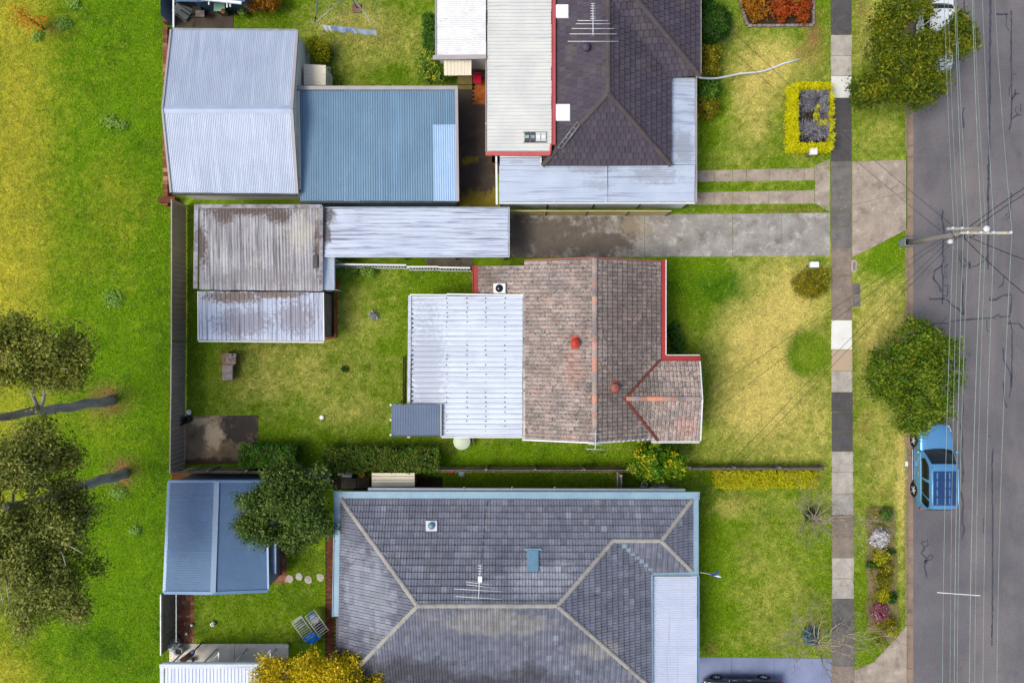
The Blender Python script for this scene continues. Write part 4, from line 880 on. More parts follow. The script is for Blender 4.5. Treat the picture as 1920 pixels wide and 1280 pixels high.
mat('chair_red', C(214, 22, 62), C(200, 18, 56), 2, .4)
t = thing('red_chair', 'red plastic chair on the orange brick porch', 'chair', P(896, 156))
cc = P(895.5, 154, 0)
MB().box((cc.x, cc.y, .46), (.46, .46, .04)).build('seat', 'chair_red', t, bevel=.018)
MB().box((cc.x, cc.y + .21, .66), (.44, .04, .38)).build('backrest', 'chair_red', t, bevel=.018)
for sx in (-1, 1):
    for sy in (-1, 1): MB().tube([(cc.x + sx * .2, cc.y + sy * .2, .45), (cc.x + sx * .25, cc.y + sy * .25, .02)], .016).build('leg', 'black', t)
# ---- fences between the top and the middle lot
def sheet_fence(name, lab, pts, h, m, post='steel_dark', pitch=.18, amp=.02, bay=2.38):
    t = thing(name, lab, 'fence', (Vector(pts[0]) + Vector(pts[-1])) / 2)
    for a, b in zip(pts[:-1], pts[1:]):
        a, b = Vector(a), Vector(b); n = max(1, round((b - a).length / bay))
        for i in range(n):
            p, q = a.lerp(b, i / n), a.lerp(b, (i + 1) / n); d = (q - p).normalized(); z0 = u * .04; hh = u * (h + random.uniform(-.015, .015)); ins = d * .04
            mb = MB(); nr = round((q - p).length / pitch); nn = Vector((-d.y, d.x, 0)); R = [[], []]
            for k in range(nr * 4 + 1):
                s = (0, 1, 1, 0)[k % 4] * amp; pt = (p + ins).lerp(q - ins, k / (nr * 4)) + nn * s
                R[0].append(pt + z0); R[1].append(pt + hh)
            mb.grid(R, False); mb.build('panel', m, t)
            MB().beam(p + hh, q + hh, .06, .05).build('top_rail', m, t); MB().box(p + u * h / 2, (.06, .06, h + .02)).build('post', post, t)
        MB().box(b + u * h / 2, (.06, .06, h + .02)).build('post', post, t)
    return t
sheet_fence('iron_fence', 'dark brown sheet metal fence between the park and the middle yard', [P(349, 386), P(349, 640), P(346, 875)], 1.8, 'fence_brown', 'fence_brown', .27, .045)
sheet_fence('iron_fence', 'white ribbed metal fence below the verandah roof of the top house', [P(940, 392), P(1278, 391)], 1.55, 'fence_white', pitch=.1, amp=.015)
sheet_fence('iron_fence', 'cream ribbed metal fence along the concrete driveway', [P(948, 404), P(1248, 404.5)], 1.5, 'fence_cream', pitch=.1, amp=.015)
# ================================================================== middle lot: garage, lean-to, carport
t = thing('old_garage', 'old garage with a lichen-stained grey corrugated roof', 'garage', P(485, 465))
zg = 2.75; A, B, D, E = P(374, 391, zg), P(599, 391, zg), P(374, 543, zg - .32), P(603, 546, zg - .32)
sheets(t, A, B, D, E, 'asbestos', .15, .028)
mat('parapet', C(172, 172, 182), C(140, 134, 138), 2, .9, grain=.2, stain=(C(96, 80, 74), 2.5, .5, .66, .8))
trim(t, P(366, 387.5, zg), P(604, 387.5, zg), .2, .12, 'parapet', 'parapet', .05); trim(t, P(369.5, 386, zg), P(367.5, 541, zg - .3), .22, .12, 'parapet', 'parapet', .04); trim(t, P(602.5, 386, zg), P(602.5, 545, zg - .3), .2, .12, 'parapet', 'parapet', .04)
walls(t, [(p.x, p.y) for p in rect(372, 390, 600, 541, zg)], [zg - .05, zg - .05, zg - .4, zg - .4], 'weatherboard')
MB().beam(P(591, 478, 2.72), P(591, 503, 2.68), .24, .03).build('patch', 'steel_dark', t)
l = thing('lean_to', 'lean-to with a streaked pale iron roof joined to the old garage', 'lean-to', P(490, 595))
sheets(l, P(371, 546, 2.36), P(606, 548, 2.36), P(372, 637, 2.1), P(607, 639, 2.1), 'iron_aged', .26, .025, 'deck', .78)
gutter(l, P(372, 638, 2.08), P(607, 640, 2.08), (0, -1, 0), .06, 'white_paint'); trim(l, P(371.5, 546, 2.36), P(372, 638, 2.1), .05, .08, 'white_paint', 'barge_board'); trim(l, P(606.5, 548, 2.36), P(607.5, 639, 2.1), .05, .08, 'white_paint', 'barge_board')
walls(l, [(p.x, p.y) for p in rect(376, 548, 604, 632, 2.2)], [2.3, 2.3, 2.05, 2.05], 'conc_brown')
t = thing('side_hood', 'white sheet metal hood on the east side of the old garage', 'hood', P(614, 510))
mb = MB(); mb.face([P(600, 486, 2.5), P(612, 482, 2.3), P(627, 482, 2.2), P(627, 544, 2.2), P(600, 543, 2.5)]); mb.face([P(627, 482, 2.2), P(627, 544, 2.2), P(627, 544, 2.2) - u * .25, P(627, 482, 2.2) - u * .25]); mb.build('hood_sheet', 'iron_white', t)
for y in (486, 542): MB().tube([P(626, y, 2.2), Vector((P(626, y, 2.2).x, P(626, y, 2.2).y, 0))], .03).build('post', 'white_paint', t)
t = thing('carport', 'long carport with a ribbed white iron roof over the driveway', 'carport', P(780, 436))
zc = 2.45
sheets(t, P(608, 391, zc + .05), P(608, 480, zc + .05), P(953, 391, zc), P(953, 480, zc), 'iron_carport', .19, .05, 'trim')
trim(t, P(607, 389.5, zc), P(955, 389.5, zc), .06, .12, 'galv', 'fascia'); trim(t, P(607, 481.5, zc), P(955, 481.5, zc), .06, .12, 'iron_white', 'fascia'); trim(t, P(954.5, 389, zc), P(954.5, 482, zc), .05, .14, 'iron_white', 'fascia')
for x in (640, 750, 850, 945):
    for y in (394, 477): p = P(x, y, zc); MB().tube([(p.x, p.y, 0), (p.x, p.y, zc - .05)], .05, 8).build('post', 'galv', t)
t = thing('garden_edging', 'rust-coloured timber edging frame beside the lean-to', 'edging', P(620, 590))
MB().prism(rect(608, 547, 626, 632), -.05, .03).build('bed', 'court', t)
for a_, b_ in (((631, 520), (629, 632)), ((629, 632), (608, 637))): MB().beam(P(*a_, .12), P(*b_, .12), .10, .22).build('edge_board', 'rust', t)
MB().prism(rect(613, 612, 626, 624), .02, .05).build('grate', 'glass_dark', t); MB().tube([P(611 + 4.5 * math.cos(x), 606 + 7 * math.sin(x), .05) for x in np.linspace(-1.5, 1.7, 12)], .02).build('hoop', 'galv', t); MB().beam(P(609, 625, .1), P(621, 625, .1), .05, .05).build('bar', 'white_paint', t)
# white picket fence between the carport and the yard
t = thing('picket_fence', 'leaning white slatted fence between the carport path and the back lawn', 'fence', P(750, 505))
for a_, b_ in (((630, 503), (768, 505)), ((769, 508), (826, 508)), ((826, 509), (884, 510))):
    a_, b_ = P(*a_), P(*b_); L = (b_ - a_).length; d = (b_ - a_).normalized(); nn = Vector((-d.y, d.x, 0)); n = int(L / .16)
    for z in (.3, 1.25): MB().beam(a_ + u * z + nn * .1 * z / 1.3, b_ + u * z + nn * .1 * z / 1.3, .04, .07).build('rail', 'white_paint', t)
    for i in range(n):
        p = a_ + d * (.08 + i * .16); MB().beam(p + u * .08, p + u * 1.3 + nn * .12, .07, .018).build('slat', 'fence_white', t)
    MB().beam(a_ + u * 1.34 + nn * .1, b_ + u * 1.34 + nn * .1, .09, .03).build('capping', 'white_paint', t)
# ================================================================== middle house
mid = thing('tiled_house', 'house with a mottled terracotta tiled roof and a white iron extension', 'house', P(1080, 650))
zr = 4.65; RNp, RSp = P(1115, 485, zr), P(1115, 828, zr)
We = P(885, 500, 2.55); plW = plane(RNp, RSp, We); Ee = P(1237, 490, 2.95); plE = plane(RNp, RSp, Ee)
def atY(px, Yw, pl):  # point of the slope seen in column px, on world line y = Yw
    lo, hi = 300, 1100
    for _ in range(40):
        m_ = (lo + hi) / 2
        if RP(px, m_, pl).y > Yw: lo = m_
        else: hi = m_
    return RP(px, (lo + hi) / 2, pl)
WN, WS = atY(984, RNp.y, plW), atY(980, RSp.y, plW); EN, ES = atY(1237, RNp.y, plE), atY(1237, RSp.y, plE)
XN0, XN1, XS0, XS1 = RP(897, 499, plW), RP(988, 498, plW), RP(897, 556, plW), RP(988, 556, plW)
GT = RP(1171, 747, plE); zg = 2.95
GNe0, GNe1 = P(1237, 678, zg), P(1310, 678, zg); GSe0, GSe1 = P(1237, 825, zg), P(1311, 825, zg)
GR = P(1312, 747, GT.z); plGN = plane(GT, GR, GNe0); plGS = plane(GT, GR, GSe0)
GR = P(1314.5, 747, GT.z)
VN, VS = RP(1237, 674, plE), RP(1237, 827, plE)
W1 = RP(984, 553, plW)
roof = sunk([[WN, RNp, RSp, WS], [XN0, XN1, XS1, XS0], [RNp, EN, ES, RSp], [GT, GR, GNe1, GNe0], [GT, GR, GSe1, GSe0]], .035).build('roof', 'carcass', mid)
T = TiledRoof(roof, 'tile_terra', .205, .30, 'french')
T.slope(WN, WS, [[WN, RNp, RSp, WS]]); T.slope(WN, WS, [[XN0, XN1, XS1, XS0]])
T.slope(EN, ES, [[EN, RNp, Vector((RNp.x, GT.y, RNp.z)), GT, VN], [GT, Vector((RNp.x, GT.y, RNp.z)), RSp, RP(1233, 826, plE)]])
T.slope(GNe0, GNe1, [[GNe0, GNe1, GR, GT]]); T.slope(GSe0, GSe1, [[GSe0, GSe1, GR, GT]]); T.finish(300)
ridge_caps(roof, RNp, RSp, .27, 'cap_terra', .38); ridge_caps(roof, GT, GR, .25, 'cap_terra', .38)
for a, b in ((VN, GT), (RP(1233, 826, plE), GT)): MB().beam(a + u * .12, b + u * .12, .12, .02).build('valley', 'valley_red', roof)
gutter(mid, P(1237, 487, 2.93), P(1237, 666, 2.93), (1, 0, 0), .32, 'red_gutter', z=.01); trim(mid, P(1248.5, 487, 2.95), P(1248.5, 666, 2.95), .04, .1, 'white_paint', 'gutter_lip')
gutter(mid, P(1248, 678, 2.93), P(1310, 678, 2.93), (0, 1, 0), .3, 'red_gutter', z=.01); trim(mid, P(1248, 665.5, 2.95), P(1312, 665.5, 2.95), .04, .1, 'white_paint', 'gutter_lip')
MB().prism([P(1233, 664, 2.9), P(1250, 664, 2.9), P(1250, 681, 2.9), P(1233, 681, 2.9)], 2.8, 2.925).build('gutter_corner', 'red_gutter', mid)
trim(mid, P(1312, 666, 2.95), P(1311, 690, 2.95), .07, .1, 'red_gutter', 'gutter_end'); gutter(mid, P(1222, 826.5, 2.93), P(1312, 826.5, 2.93), (0, -1, 0), .09, 'white_paint')
for a, b in ((GNe1, GR), (GSe1, GR)): trim(mid, a + Vector((.05, 0, .02)), b + Vector((.05, 0, .02)), .07, .14, 'white_paint', 'barge_board')
for a, b in ((WN, RNp), (EN, RNp)): trim(mid, a + Vector((0, .05, .0)), b + Vector((0, .05, .0)), .07, .12, 'vent_pink', 'barge_board')
for a, b in ((WS, RSp), (ES, RSp)): trim(mid, a + Vector((0, -.05, .0)), b + Vector((0, -.05, .0)), .07, .12, 'white_paint', 'barge_board')
gutter(mid, RP(898, 498, plW), RP(898, 555, plW), (-1, 0, 0), .32, 'red_gutter', z=.02)
mat('flash_white', C(222, 214, 204), C(200, 190, 180), 2, .7, grain=.08)
MB().beam(RP(927, 553, plW) + u * .05, RP(982, 553, plW) + u * .05, .14, .06).build('flashing', 'flash_white', roof); MB().beam(RP(983, 549, plW) + u * .04, RP(983, 822, plW) + u * .04, .10, .07).build('flashing', 'flash_white', roof)
# white iron extension
a, b, c, d = P(980, 555, 3.5), P(980, 818, 3.5), P(773, 555, 2.7), P(771, 818, 2.7)
def part_line(f0, f1): return a.lerp(b, f0), a.lerp(b, f1), c.lerp(d, f0), c.lerp(d, f1)
sheets(mid, a, b, c, d, 'iron_white', .26, .055, 'trim', .79)
trim(mid, P(768.5, 554, 2.66), P(766, 820, 2.66), .16, .06, 'iron_white', 'gutter', .0); trim(mid, P(769, 552.5, 2.75), P(838, 553, 3.0), .06, .08, 'white_paint', 'fascia', .02); trim(mid, P(838, 551.5, 3.05), P(981, 553.5, 3.52), .07, .08, 'white_paint', 'fascia', .02); trim(mid, P(828, 819.5, 2.95), P(981, 819.5, 3.5), .05, .08, 'white_paint', 'fascia', .0)
plm = plane(a, b, c); sc = MB()
for i in range(30):   # roofing screws with dark washers
    for x in (838, 876, 911, 947):
        if random.random() < .85:
            p = RP(x + random.gauss(0, .5), 559 + i * 8.85 + random.gauss(0, .5), plm) + plm[0] * .034; sc.lathe(p, [(.035, 0), (.03, .012), (.012, .02), (.005, .022)], 8)
sc.build('roof_screws', 'vent_dark', mid, kind='stuff')
mb = MB()
for i in range(24): p = RP(773.5, 563 + i * 8.55, plm); mb.box(p + u * .012, (.10, .10, .03))
mb.build('rib_ends', 'steel_dark', mid, kind='stuff')
walls(mid, [(p.x, p.y) for p in rect(780, 562, 975, 812, 2.7)], [2.6] * 4, 'weatherboard'); walls(mid, [(p.x, p.y) for p in [P(975, 502, 2.9), P(1228, 502, 2.9), P(1228, 690, 2.9), P(1298, 690, 2.9), P(1298, 815, 2.9), P(975, 815, 2.9)]], [2.9] * 6, 'brick_wall'); walls(mid, [(p.x, p.y) for p in rect(905, 505, 976, 560, 2.5)], [2.5] * 4, 'brick_wall')
for (A_, z0) in ((RNp, 1), (RSp, -1)):
    e, w = (EN, WN) if z0 == 1 else (ES, WS); yy = A_.y - z0 * .4
    MB().face([(w.x, yy, 2.7), (e.x, yy, 2.7), (e.x, yy, e.z - .1), (A_.x, yy, A_.z - .1), (w.x, yy, w.z - .1)]).build('gable', 'weatherboard', mid)
MB().face([(GR.x - .5, GNe1.y - .2, 2.7), (GR.x - .5, GSe1.y + .2, 2.7), (GR.x - .5, GR.y, GR.z - .1)]).build('gable', 'weatherboard', mid)
x_ = P(1228, 0, 2.9).x; 
for y in (540, 610): window(mid, Vector((x_ + .02, P(0, y, 1.5).y, 1.6)), 1.6, 1.2, (1, 0, 0))
window(mid, Vector((P(1298, 0, 2.9).x + .02, P(0, 750, 1.5).y, 1.6)), 1.8, 1.3, (1, 0, 0))
# vents
def cowl(x, y, pl, m, dy, lab):
    c = RP(x, y, pl); v = MB(); n = pl[0]
    q = [RP(x - 7 + s[0] * 0, y, pl) for s in ((0, 0),)]
    pts = [RP(x - 7, y - 13 + dy, pl), RP(x + 7, y - 13 + dy, pl), RP(x + 7, y + 13 + dy, pl), RP(x - 7, y + 13 + dy, pl)]
    v.grid([[p + n * .06 for p in pts], [p + n * .085 for p in pts]], False, True, True); s = v.build('vent_base', m, mid)
    MB().lathe(c, [(.1, 0), (.1, .3), (.22, .32), (.23, .40), (.19, .46), (.10, .5), (.04, .52), (.035, .56), (.005, .565)], 18).build('vent_cowl', m, s)
cowl(1078, 643, plW, 'vent_red', -2, ''); cowl(1151, 726, plE, 'vent_pink', -2, '')
skylight(mid, 928, 532, 950, 550, plW, 'white_paint', 1, 'flue_box', .22)
# aerial at the south gable, downpipe spouts
t0 = P(1115, 833, 5.1)
aerial('small television aerial at the south gable of the terracotta roof', Vector((t0.x, RSp.y - .1, RSp.z - .4)), t0, P(1117, 806, 5.1), P(1116, 842, 5.1), [(P(1116, y, 5.1), Vector((w * SZ(5.1), -.02, 0))) for y, w in ((813, 10), (830, 14), (833, 13), (842, 17))])
# dark small roof, table, deck stairs
t = thing('porch_roof', 'small slate-blue iron porch roof at the south-west corner of the white extension', 'roof', P(780, 790))
sheets(t, P(734, 758, 3.08), P(826, 758, 3.14), P(734, 816, 3.05), P(826, 816, 3.1), 'iron_slate', .085, .014)
trim(t, P(733, 817, 3.05), P(827, 817, 3.1), .05, .08, 'steel_dark', 'fascia'); trim(t, P(827, 757, 3.18), P(827, 818, 3.14), .04, .12, 'cream_board', 'upstand')
for x, y in ((737, 761), (737, 813), (820, 813)): p = P(x, y, 2.7); MB().tube([(p.x, p.y, 0), (p.x, p.y, 2.7)], .045, 8).build('post', 'white_paint', t)
for y in (759, 787, 815): MB().lathe(P(732.5, y, 3.05), [(.05, -.04), (.05, .04)], 8).build('rafter_end', 'white_paint', t)
t = thing('deck_stairs', 'dark timber balustrade of the back deck beside the white extension', 'balustrade', P(770, 710))
zd = .75
MB().prism(rect(764, 666, 790, 756, zd), 0, zd).build('deck', 'timber_dark', t)
for i in range(22):
    y = 669 + i * 4; p = P(761.5, y, zd); MB().box((p.x, p.y, zd + .45), (.05, .05, .9)).build('baluster', 'timber_dark', t)
for z in (zd + .08, zd + .92): MB().beam(P(761.5, 666, zd) + u * (z - zd), P(760.5, 756, zd) + u * (z - zd), .07, .05).build('rail', 'timber_dark', t)
t = thing('round_table', 'round pale green outdoor table south of the white extension', 'table', P(869, 828))
cc = P(866, 827, .72); mat('table_green', C(206, 220, 198), C(196, 210, 190), 2, .4)
MB().lathe(cc, [(.02, 0), (.46, .0), (.48, .02), (.46, .04), (.02, .045)], 28).build('tabletop', 'table_green', t); MB().lathe((cc.x, cc.y, 0), [(.3, 0), (.3, .03), (.04, .06), (.04, .72)], 16).build('pedestal', 'table_green', t)
t = thing('wooden_chair', 'grey slatted chair pushed up to the round table', 'chair', P(880, 828))
c2 = P(879, 824, .45)
for i in range(4): MB().box((c2.x - .12 + i * .1, c2.y, .46), (.08, .36, .02), .5).build('slat', 'timber_grey', t)
for i in range(3): MB().beam((c2.x + .22, c2.y + .14 - i * .1, .5), (c2.x + .28, c2.y + .12 - i * .1, .9), .07, .02).build('back_slat', 'timber_grey', t)
for sx, sy in ((-1, -1), (1, -1), (1, 1), (-1, 1)): MB().tube([(c2.x + sx * .17, c2.y + sy * .16, 0), (c2.x + sx * .17, c2.y + sy * .16, .45)], .02).build('leg', 'galv', t)
# yard things
mat('old_block', C(158, 146, 140), C(128, 116, 112), 3, .95, grain=.2, bump=.4, vary=.1)
mat('old_brick', C(148, 118, 98), C(112, 86, 70), 4, .95, grain=.3, bump=.5)
t = thing('garden_incinerator', 'old brick and concrete garden incinerator on the back lawn', 'incinerator', P(432, 686))
MB().prism(rect(424, 662, 446, 685), -.05, .62).build('brick_base', 'old_brick', t, bevel=.03); MB().prism(rect(423, 685.5, 440, 710), -.05, .5).build('firebox', 'old_brick', t, bevel=.03)
MB().prism(rect(417, 684, 436.5, 713, .62), .5, .66).build('concrete_lid', 'old_block', t, bevel=.03)
for i in range(3):
    for j in range(4): MB().box(P(426.5 + i * 6.5, 664 + j * 5.2, .66) + Vector((random.gauss(0, .02), random.gauss(0, .02), random.uniform(-.03, .06))), (.19, .14, .09), random.gauss(0, .2)).build('rubble_brick', 'old_block', t)
one('ceramic_cap', 'white round cap on the lawn left of the porch roof', 'cap', MB().lathe(P(604, 782), [(.13, 0), (.13, .1), (.1, .13), (.01, .135)], 16), 'white_plastic', P(604, 782))
one('pot', 'white round pot beside the brown fence', 'pot', MB().lathe(P(357, 772), [(.09, 0), (.14, .22), (.15, .22), (.12, .2), (.01, .18)], 16), 'white_plastic', P(357, 772))
one('black_drum', 'black open drum standing in the slab corner', 'drum', MB().lathe(P(348, 787), [(.2, 0), (.24, .7), (.26, .7), (.22, .66), (.19, .1), (.01, .1)], 20), 'black', P(348, 787))
one('dark_bucket', 'dark grey bucket between the black drum and the slab', 'bucket', MB().lathe(P(357.5, 785), [(.14, 0), (.17, .26), (.18, .26), (.15, .23), (.01, .1)], 18), 'steel_dark', P(357.5, 785))
# ================================================================== bottom lot: house
low = thing('hip_roofed_house', 'large house with a grey tiled hip roof and pale blue gutters', 'house', P(970, 1110))
ze, zr = 2.95, 5.2
A = P(640, 936, ze); B = P(1297, 938, ze); R0 = P(783, 1135, zr); plN = plane(A, B, R0); R1 = RP(1045, 1135, plN)
SWc = P(635, 1288, ze); SEc = P(1217, 1288, ze); plW = plane(A, SWc, R0); plS = plane(SWc, SEc, R0); plS = plane(R0, R1, SWc)
SEc = RP(1220, 1288, plS); E0 = P(1217.5, 1072, ze); plE = plane(E0, SEc, R1)
W0 = RP(1150, 1013, plN); W1 = RP(1240, 1013, plN); F0 = P(1297, 1070, ze); V0 = E0; plE2 = plane(B, F0, W1); plS2 = plane(W0, W1, F0)
BM = RP(1150, 937, plN)
roof = sunk([[A, B, W1, W0, BM], [A, BM, W0, R1, R0], [A, R0, SWc], [R0, R1, SEc, SWc], [R1, W0, E0, SEc], [W0, W1, F0, V0], [B, F0, W1]], .035).build('roof', 'carcass', low)
T = TiledRoof(roof, 'tile_grey', .30, .335, 'roll')
T.slope(A, B, [[A, BM, W0, R1, R0], [BM, B, W1, W0]]); T.slope(SWc, A, [[SWc, A, R0]]); T.slope(SWc, SEc, [[SWc, SEc, R1, R0]])
T.slope(E0, SEc, [[E0, SEc, R1, W0]]); T.slope(V0, F0, [[V0, F0, W1, W0]]); T.slope(B, F0, [[B, F0, W1]]); T.finish(300)
for a, b in ((R0, R1), (A, R0), (SWc, R0), (SEc, R1), (W0, R1), (W0, W1), (B, W1), (F0, W1)): ridge_caps(roof, a, b, .22, 'cap_grey', .40)
MB().beam(E0 + u * .06, W0 + u * .03, .14, .02).build('valley', 'galv', roof)
mat('tile_newer', C(138, 160, 176), C(126, 146, 164), 2, .7, grain=.1)
for i in range(7):   # replaced tiles along the valley
    f = .12 + i * .115; p = (V0 + (E0 - V0) * .3).lerp(W0, f); MB().beam(RP(1166 + i * 8.2, 1022 + i * 7.0, plS2) + u * .085, RP(1174 + i * 8.2, 1022 + i * 7.0, plS2) + u * .085, .22, .015).build('replaced_tile', 'tile_newer', roof)
gutter(low, P(625, 935, ze), P(1312, 936, ze), (0, 1, 0), .38, 'blue_gutter', z=.0); gutter(low, P(640, 920, ze), P(636, 1155, ze), (-1, 0, 0), .35, 'blue_gutter', z=.004); gutter(low, P(1297, 925, ze), P(1297, 1080, ze), (1, 0, 0), .33, 'blue_gutter', z=.004); gutter(low, P(1222, 1067, ze), P(1310, 1067, ze), (0, -1, 0), .3, 'blue_gutter', z=.008); gutter(low, P(1217, 1076, ze), P(1217, 1290, ze), (1, 0, 0), .16, 'blue_gutter', z=.0)
trim(low, P(634, 1158, ze), P(632, 1295, ze), .2, .05, 'vent_dark', 'gutter')
trim(low, P(690, 918, 2.6), P(1285, 920, 2.6), .18, .25, 'white_paint', 'eave_lining', -.1)
walls(low, [(p.x, p.y) for p in [P(640, 938, 2.7), P(1296, 938, 2.7), P(1296, 1066, 2.7), P(1205, 1066, 2.7), P(1205, 1275, 2.7), P(640, 1275, 2.7)]], [2.85] * 6, 'brick_wall')
sheets(low, P(1223, 1080, 2.75), P(1223, 1290, 2.75), P(1307, 1080, 2.62), P(1307, 1290, 2.62), 'lower_iron', .09, .022)
trim(low, P(1309.5, 1078, 2.6), P(1309.5, 1292, 2.6), .09, .12, 'navy_trim', 'gutter')
for y in (1090, 1180, 1270): p = P(1303, y, 2.6); MB().tube([(p.x, p.y, 0), (p.x, p.y, 2.6)], .05, 8).build('post', 'white_paint', low)
skylight(low, 799, 977, 820, 996, plN, 'white_paint', 2); s = skylight(low, 988, 1030, 1010, 1072, plN, 'skylight_blue')
MB().beam(RP(984, 1028, plN) + u * .16, RP(1015, 1028, plN) + u * .16, .12, .03).build('flashing', 'skylight_blue', low)
for x in (870, 960, 1040): MB().tube([P(x, 913, 2.8), P(x, 918, 2.3)], .04).build('downpipe', 'galv', low)
za = 6.1; b0 = RP(899, 1085, plN)
t = aerial('combination television aerial with a white box on the grey hip roof', b0, P(898, 1112, za), P(901, 1058, za), P(897, 1122, za), [(P(900.5, y, za), Vector((5 * SZ(za), 0, 0))) for y in (1060, 1065, 1070, 1075)] + [(P(898, y, za), Vector((w * SZ(za), -.07, 0))) for y, w in ((1093, 24), (1098, 23), (1106, 46), (1120, 44))])
MB().box(P(900, 1085, za), (.2, .3, .12)).build('amplifier', 'white_paint', t)
MB().tube([RP(903, 1055, plN) + u * .1, RP(909, 970, plN) + u * .08, RP(914, 938, plN) + u * .08], .012, 5).build('cable', 'black', t)
# wind spinner on the east eave
mat('spin_blue', C(36, 62, 150), None, 1, .5, grain=0)
t = thing('wind_spinner', 'blue and white toy plane spinner on a stick at the east eave', 'spinner', P(1315, 1074, 2.7))
p0, p1 = P(1310, 1072, 2.8), P(1343, 1078, 2.8); MB().tube([p0, p1], .012, 5).build('stick', 'white_paint', t)
MB().lathe(None, [(.01, -.25), (.05, -.12), (.05, .12), (.02, .25)], 10, Matrix.Translation(P(1344, 1079, 2.8)) @ Matrix.Rotation(math.pi / 2 - .25, 4, 'Y') @ Matrix.Rotation(.2, 4, 'X')).build('body', 'white_paint', t)
MB().beam(P(1341, 1079, 2.82), P(1347, 1070, 2.9), .09, .015).build('wing', 'spin_blue', t); MB().beam(P(1333, 1074, 2.8), P(1340, 1079, 2.8), .1, .03).build('tail', 'spin_blue', t); MB().beam(P(1343, 1080, 2.78), P(1345, 1085, 2.7), .08, .015).build('wing', 'spin_blue', t)
# ---- things along the north side of the bottom house
t = thing('cream_locker', 'long cream slatted metal locker beside the grey house', 'locker', P(738, 900))
zq = 1.55; a, b = P(697, 886, zq), P(777.5, 886, zq); c, d = P(697, 912.5, zq), P(777.5, 912, zq)
for i in range(4):
    f0, f1 = i / 4 + .012, (i + 1) / 4 - .012; q = [a.lerp(c, f0), b.lerp(d, f0), b.lerp(d, f1), a.lerp(c, f1)]; MB().prism(q, zq - .04, zq + .0).build('lid_slat', 'cream_iron', t, bevel=.008)
walls(t, [(p.x, p.y) for p in (a.lerp(d, .02), b.lerp(c, .02), d.lerp(a, .02), c.lerp(b, .02))], [zq - .05] * 4, 'rust', 0, 'body'); MB().prism([a, b, d, c], zq - .09, zq - .05).build('frame', 'rust', t)
t = thing('cane_chair', 'white plastic tub seat beside the dark bin', 'seat', P(650, 888)); MB().box(P(651, 888, .45), (.56, .36, .10)).build('seat', 'white_plastic', t, bevel=.045)
for sx in (-1, 1):
    for sy in (-1, 1): MB().tube([P(651 + sx * 7, 888 + sy * 4, .4), P(651 + sx * 8, 888 + sy * 4, 0)], .025).build('leg', 'white_plastic', t)
mat('yellow', C(232, 178, 20), C(214, 150, 16), 8, .5, grain=.1)
t = thing('yellow_basin', 'yellow plastic basin with black markings near the cream locker', 'basin', P(679, 889)); MB().lathe(P(679, 888.5, .25), [(.1, 0), (.17, .14), (.19, .14), (.15, .12), (.02, .04)], 18).build('basin', 'yellow', t); MB().beam(P(676, 889, .33), P(682, 887, .33), .05, .02).build('insert', 'black', t); MB().lathe(P(679, 888.5, 0), [(.13, 0), (.13, .25)], 12).build('stand', 'black', t)
one('dark_tub', 'dark blue-grey tub between the white seat and the yellow basin', 'tub', MB().lathe(P(666, 887), [(.18, 0), (.22, .4), (.23, .4), (.19, .36), (.16, .05), (.01, .05)], 18), 'steel_dark', P(666, 887))
one('small_crate', 'small white crate beside the white tub seat', 'crate', MB().prism(rect(635.5, 883, 643, 889), 0, .3), 'white_plastic', P(639, 886), bevel=.02)
t = thing('garden_bench', 'white slatted bench half hidden under the backyard tree', 'bench', P(606, 895))
for i in range(5): MB().beam(P(584, 886 + i * 3.6, .45), P(620, 886 + i * 3.6, .45), .08, .025).build('slat', 'white_paint', t)
for x in (587, 618):
    for y in (887, 900): MB().tube([P(x, y, 0), P(x, y, .44)], .025).build('leg', 'steel_dark', t)
mat('pink', C(226, 40, 86), C(206, 30, 76), 3, .6); mat('cloth_white', C(226, 228, 232), C(206, 210, 218), 4, .9, grain=.08); mat('cloth_pale', C(170, 192, 214), C(146, 168, 192), 4, .9, grain=.1)
one('pink_toy', 'pink toy lying at the foot of the paling fence', 'toy', MB().lathe(P(847, 884), [(.03, 0), (.13, .04), (.15, .1), (.10, .16), (.01, .18)], 12), 'pink', P(847, 884), bevel=0)
one('pale_bag', 'pale blue crumpled bag beside the pink toy', 'bag', MB().lathe(P(866, 887), [(.04, 0), (.22, .02), (.19, .10), (.12, .17), (.02, .2)], 7, smooth=False), 'cloth_pale', P(866, 887))
t = thing('air_conditioner', 'grey box air conditioner standing against the grey house', 'air conditioner', P(1232, 910))
q = rect(1219, 905, 1247, 918); MB().prism(q, 0, 1.0).build('cabinet', 'galv', t, bevel=.03); MB().prism(rect(1218, 913, 1247, 922, .95), .9, 1.08).build('front', 'white_paint', t, bevel=.02); MB().prism(rect(1220, 905.5, 1228, 910), 1.0, 1.02).build('grille', 'steel_dark', t)
t = thing('meter_box', 'pale blue meter boxes near the north-east corner of the grey house', 'meter box', P(1266, 918)); MB().prism(rect(1252, 917.5, 1274, 925, 1.2), .5, 1.4).build('box', 'blue_gutter', t, bevel=.02); MB().prism(rect(1275, 920, 1286, 926, 1), .5, 1.1).build('box', 'galv', t, bevel=.02); MB().beam(P(1287, 922, .6), P(1304, 922, .6), .06, .06).build('pipe', 'rust', t)
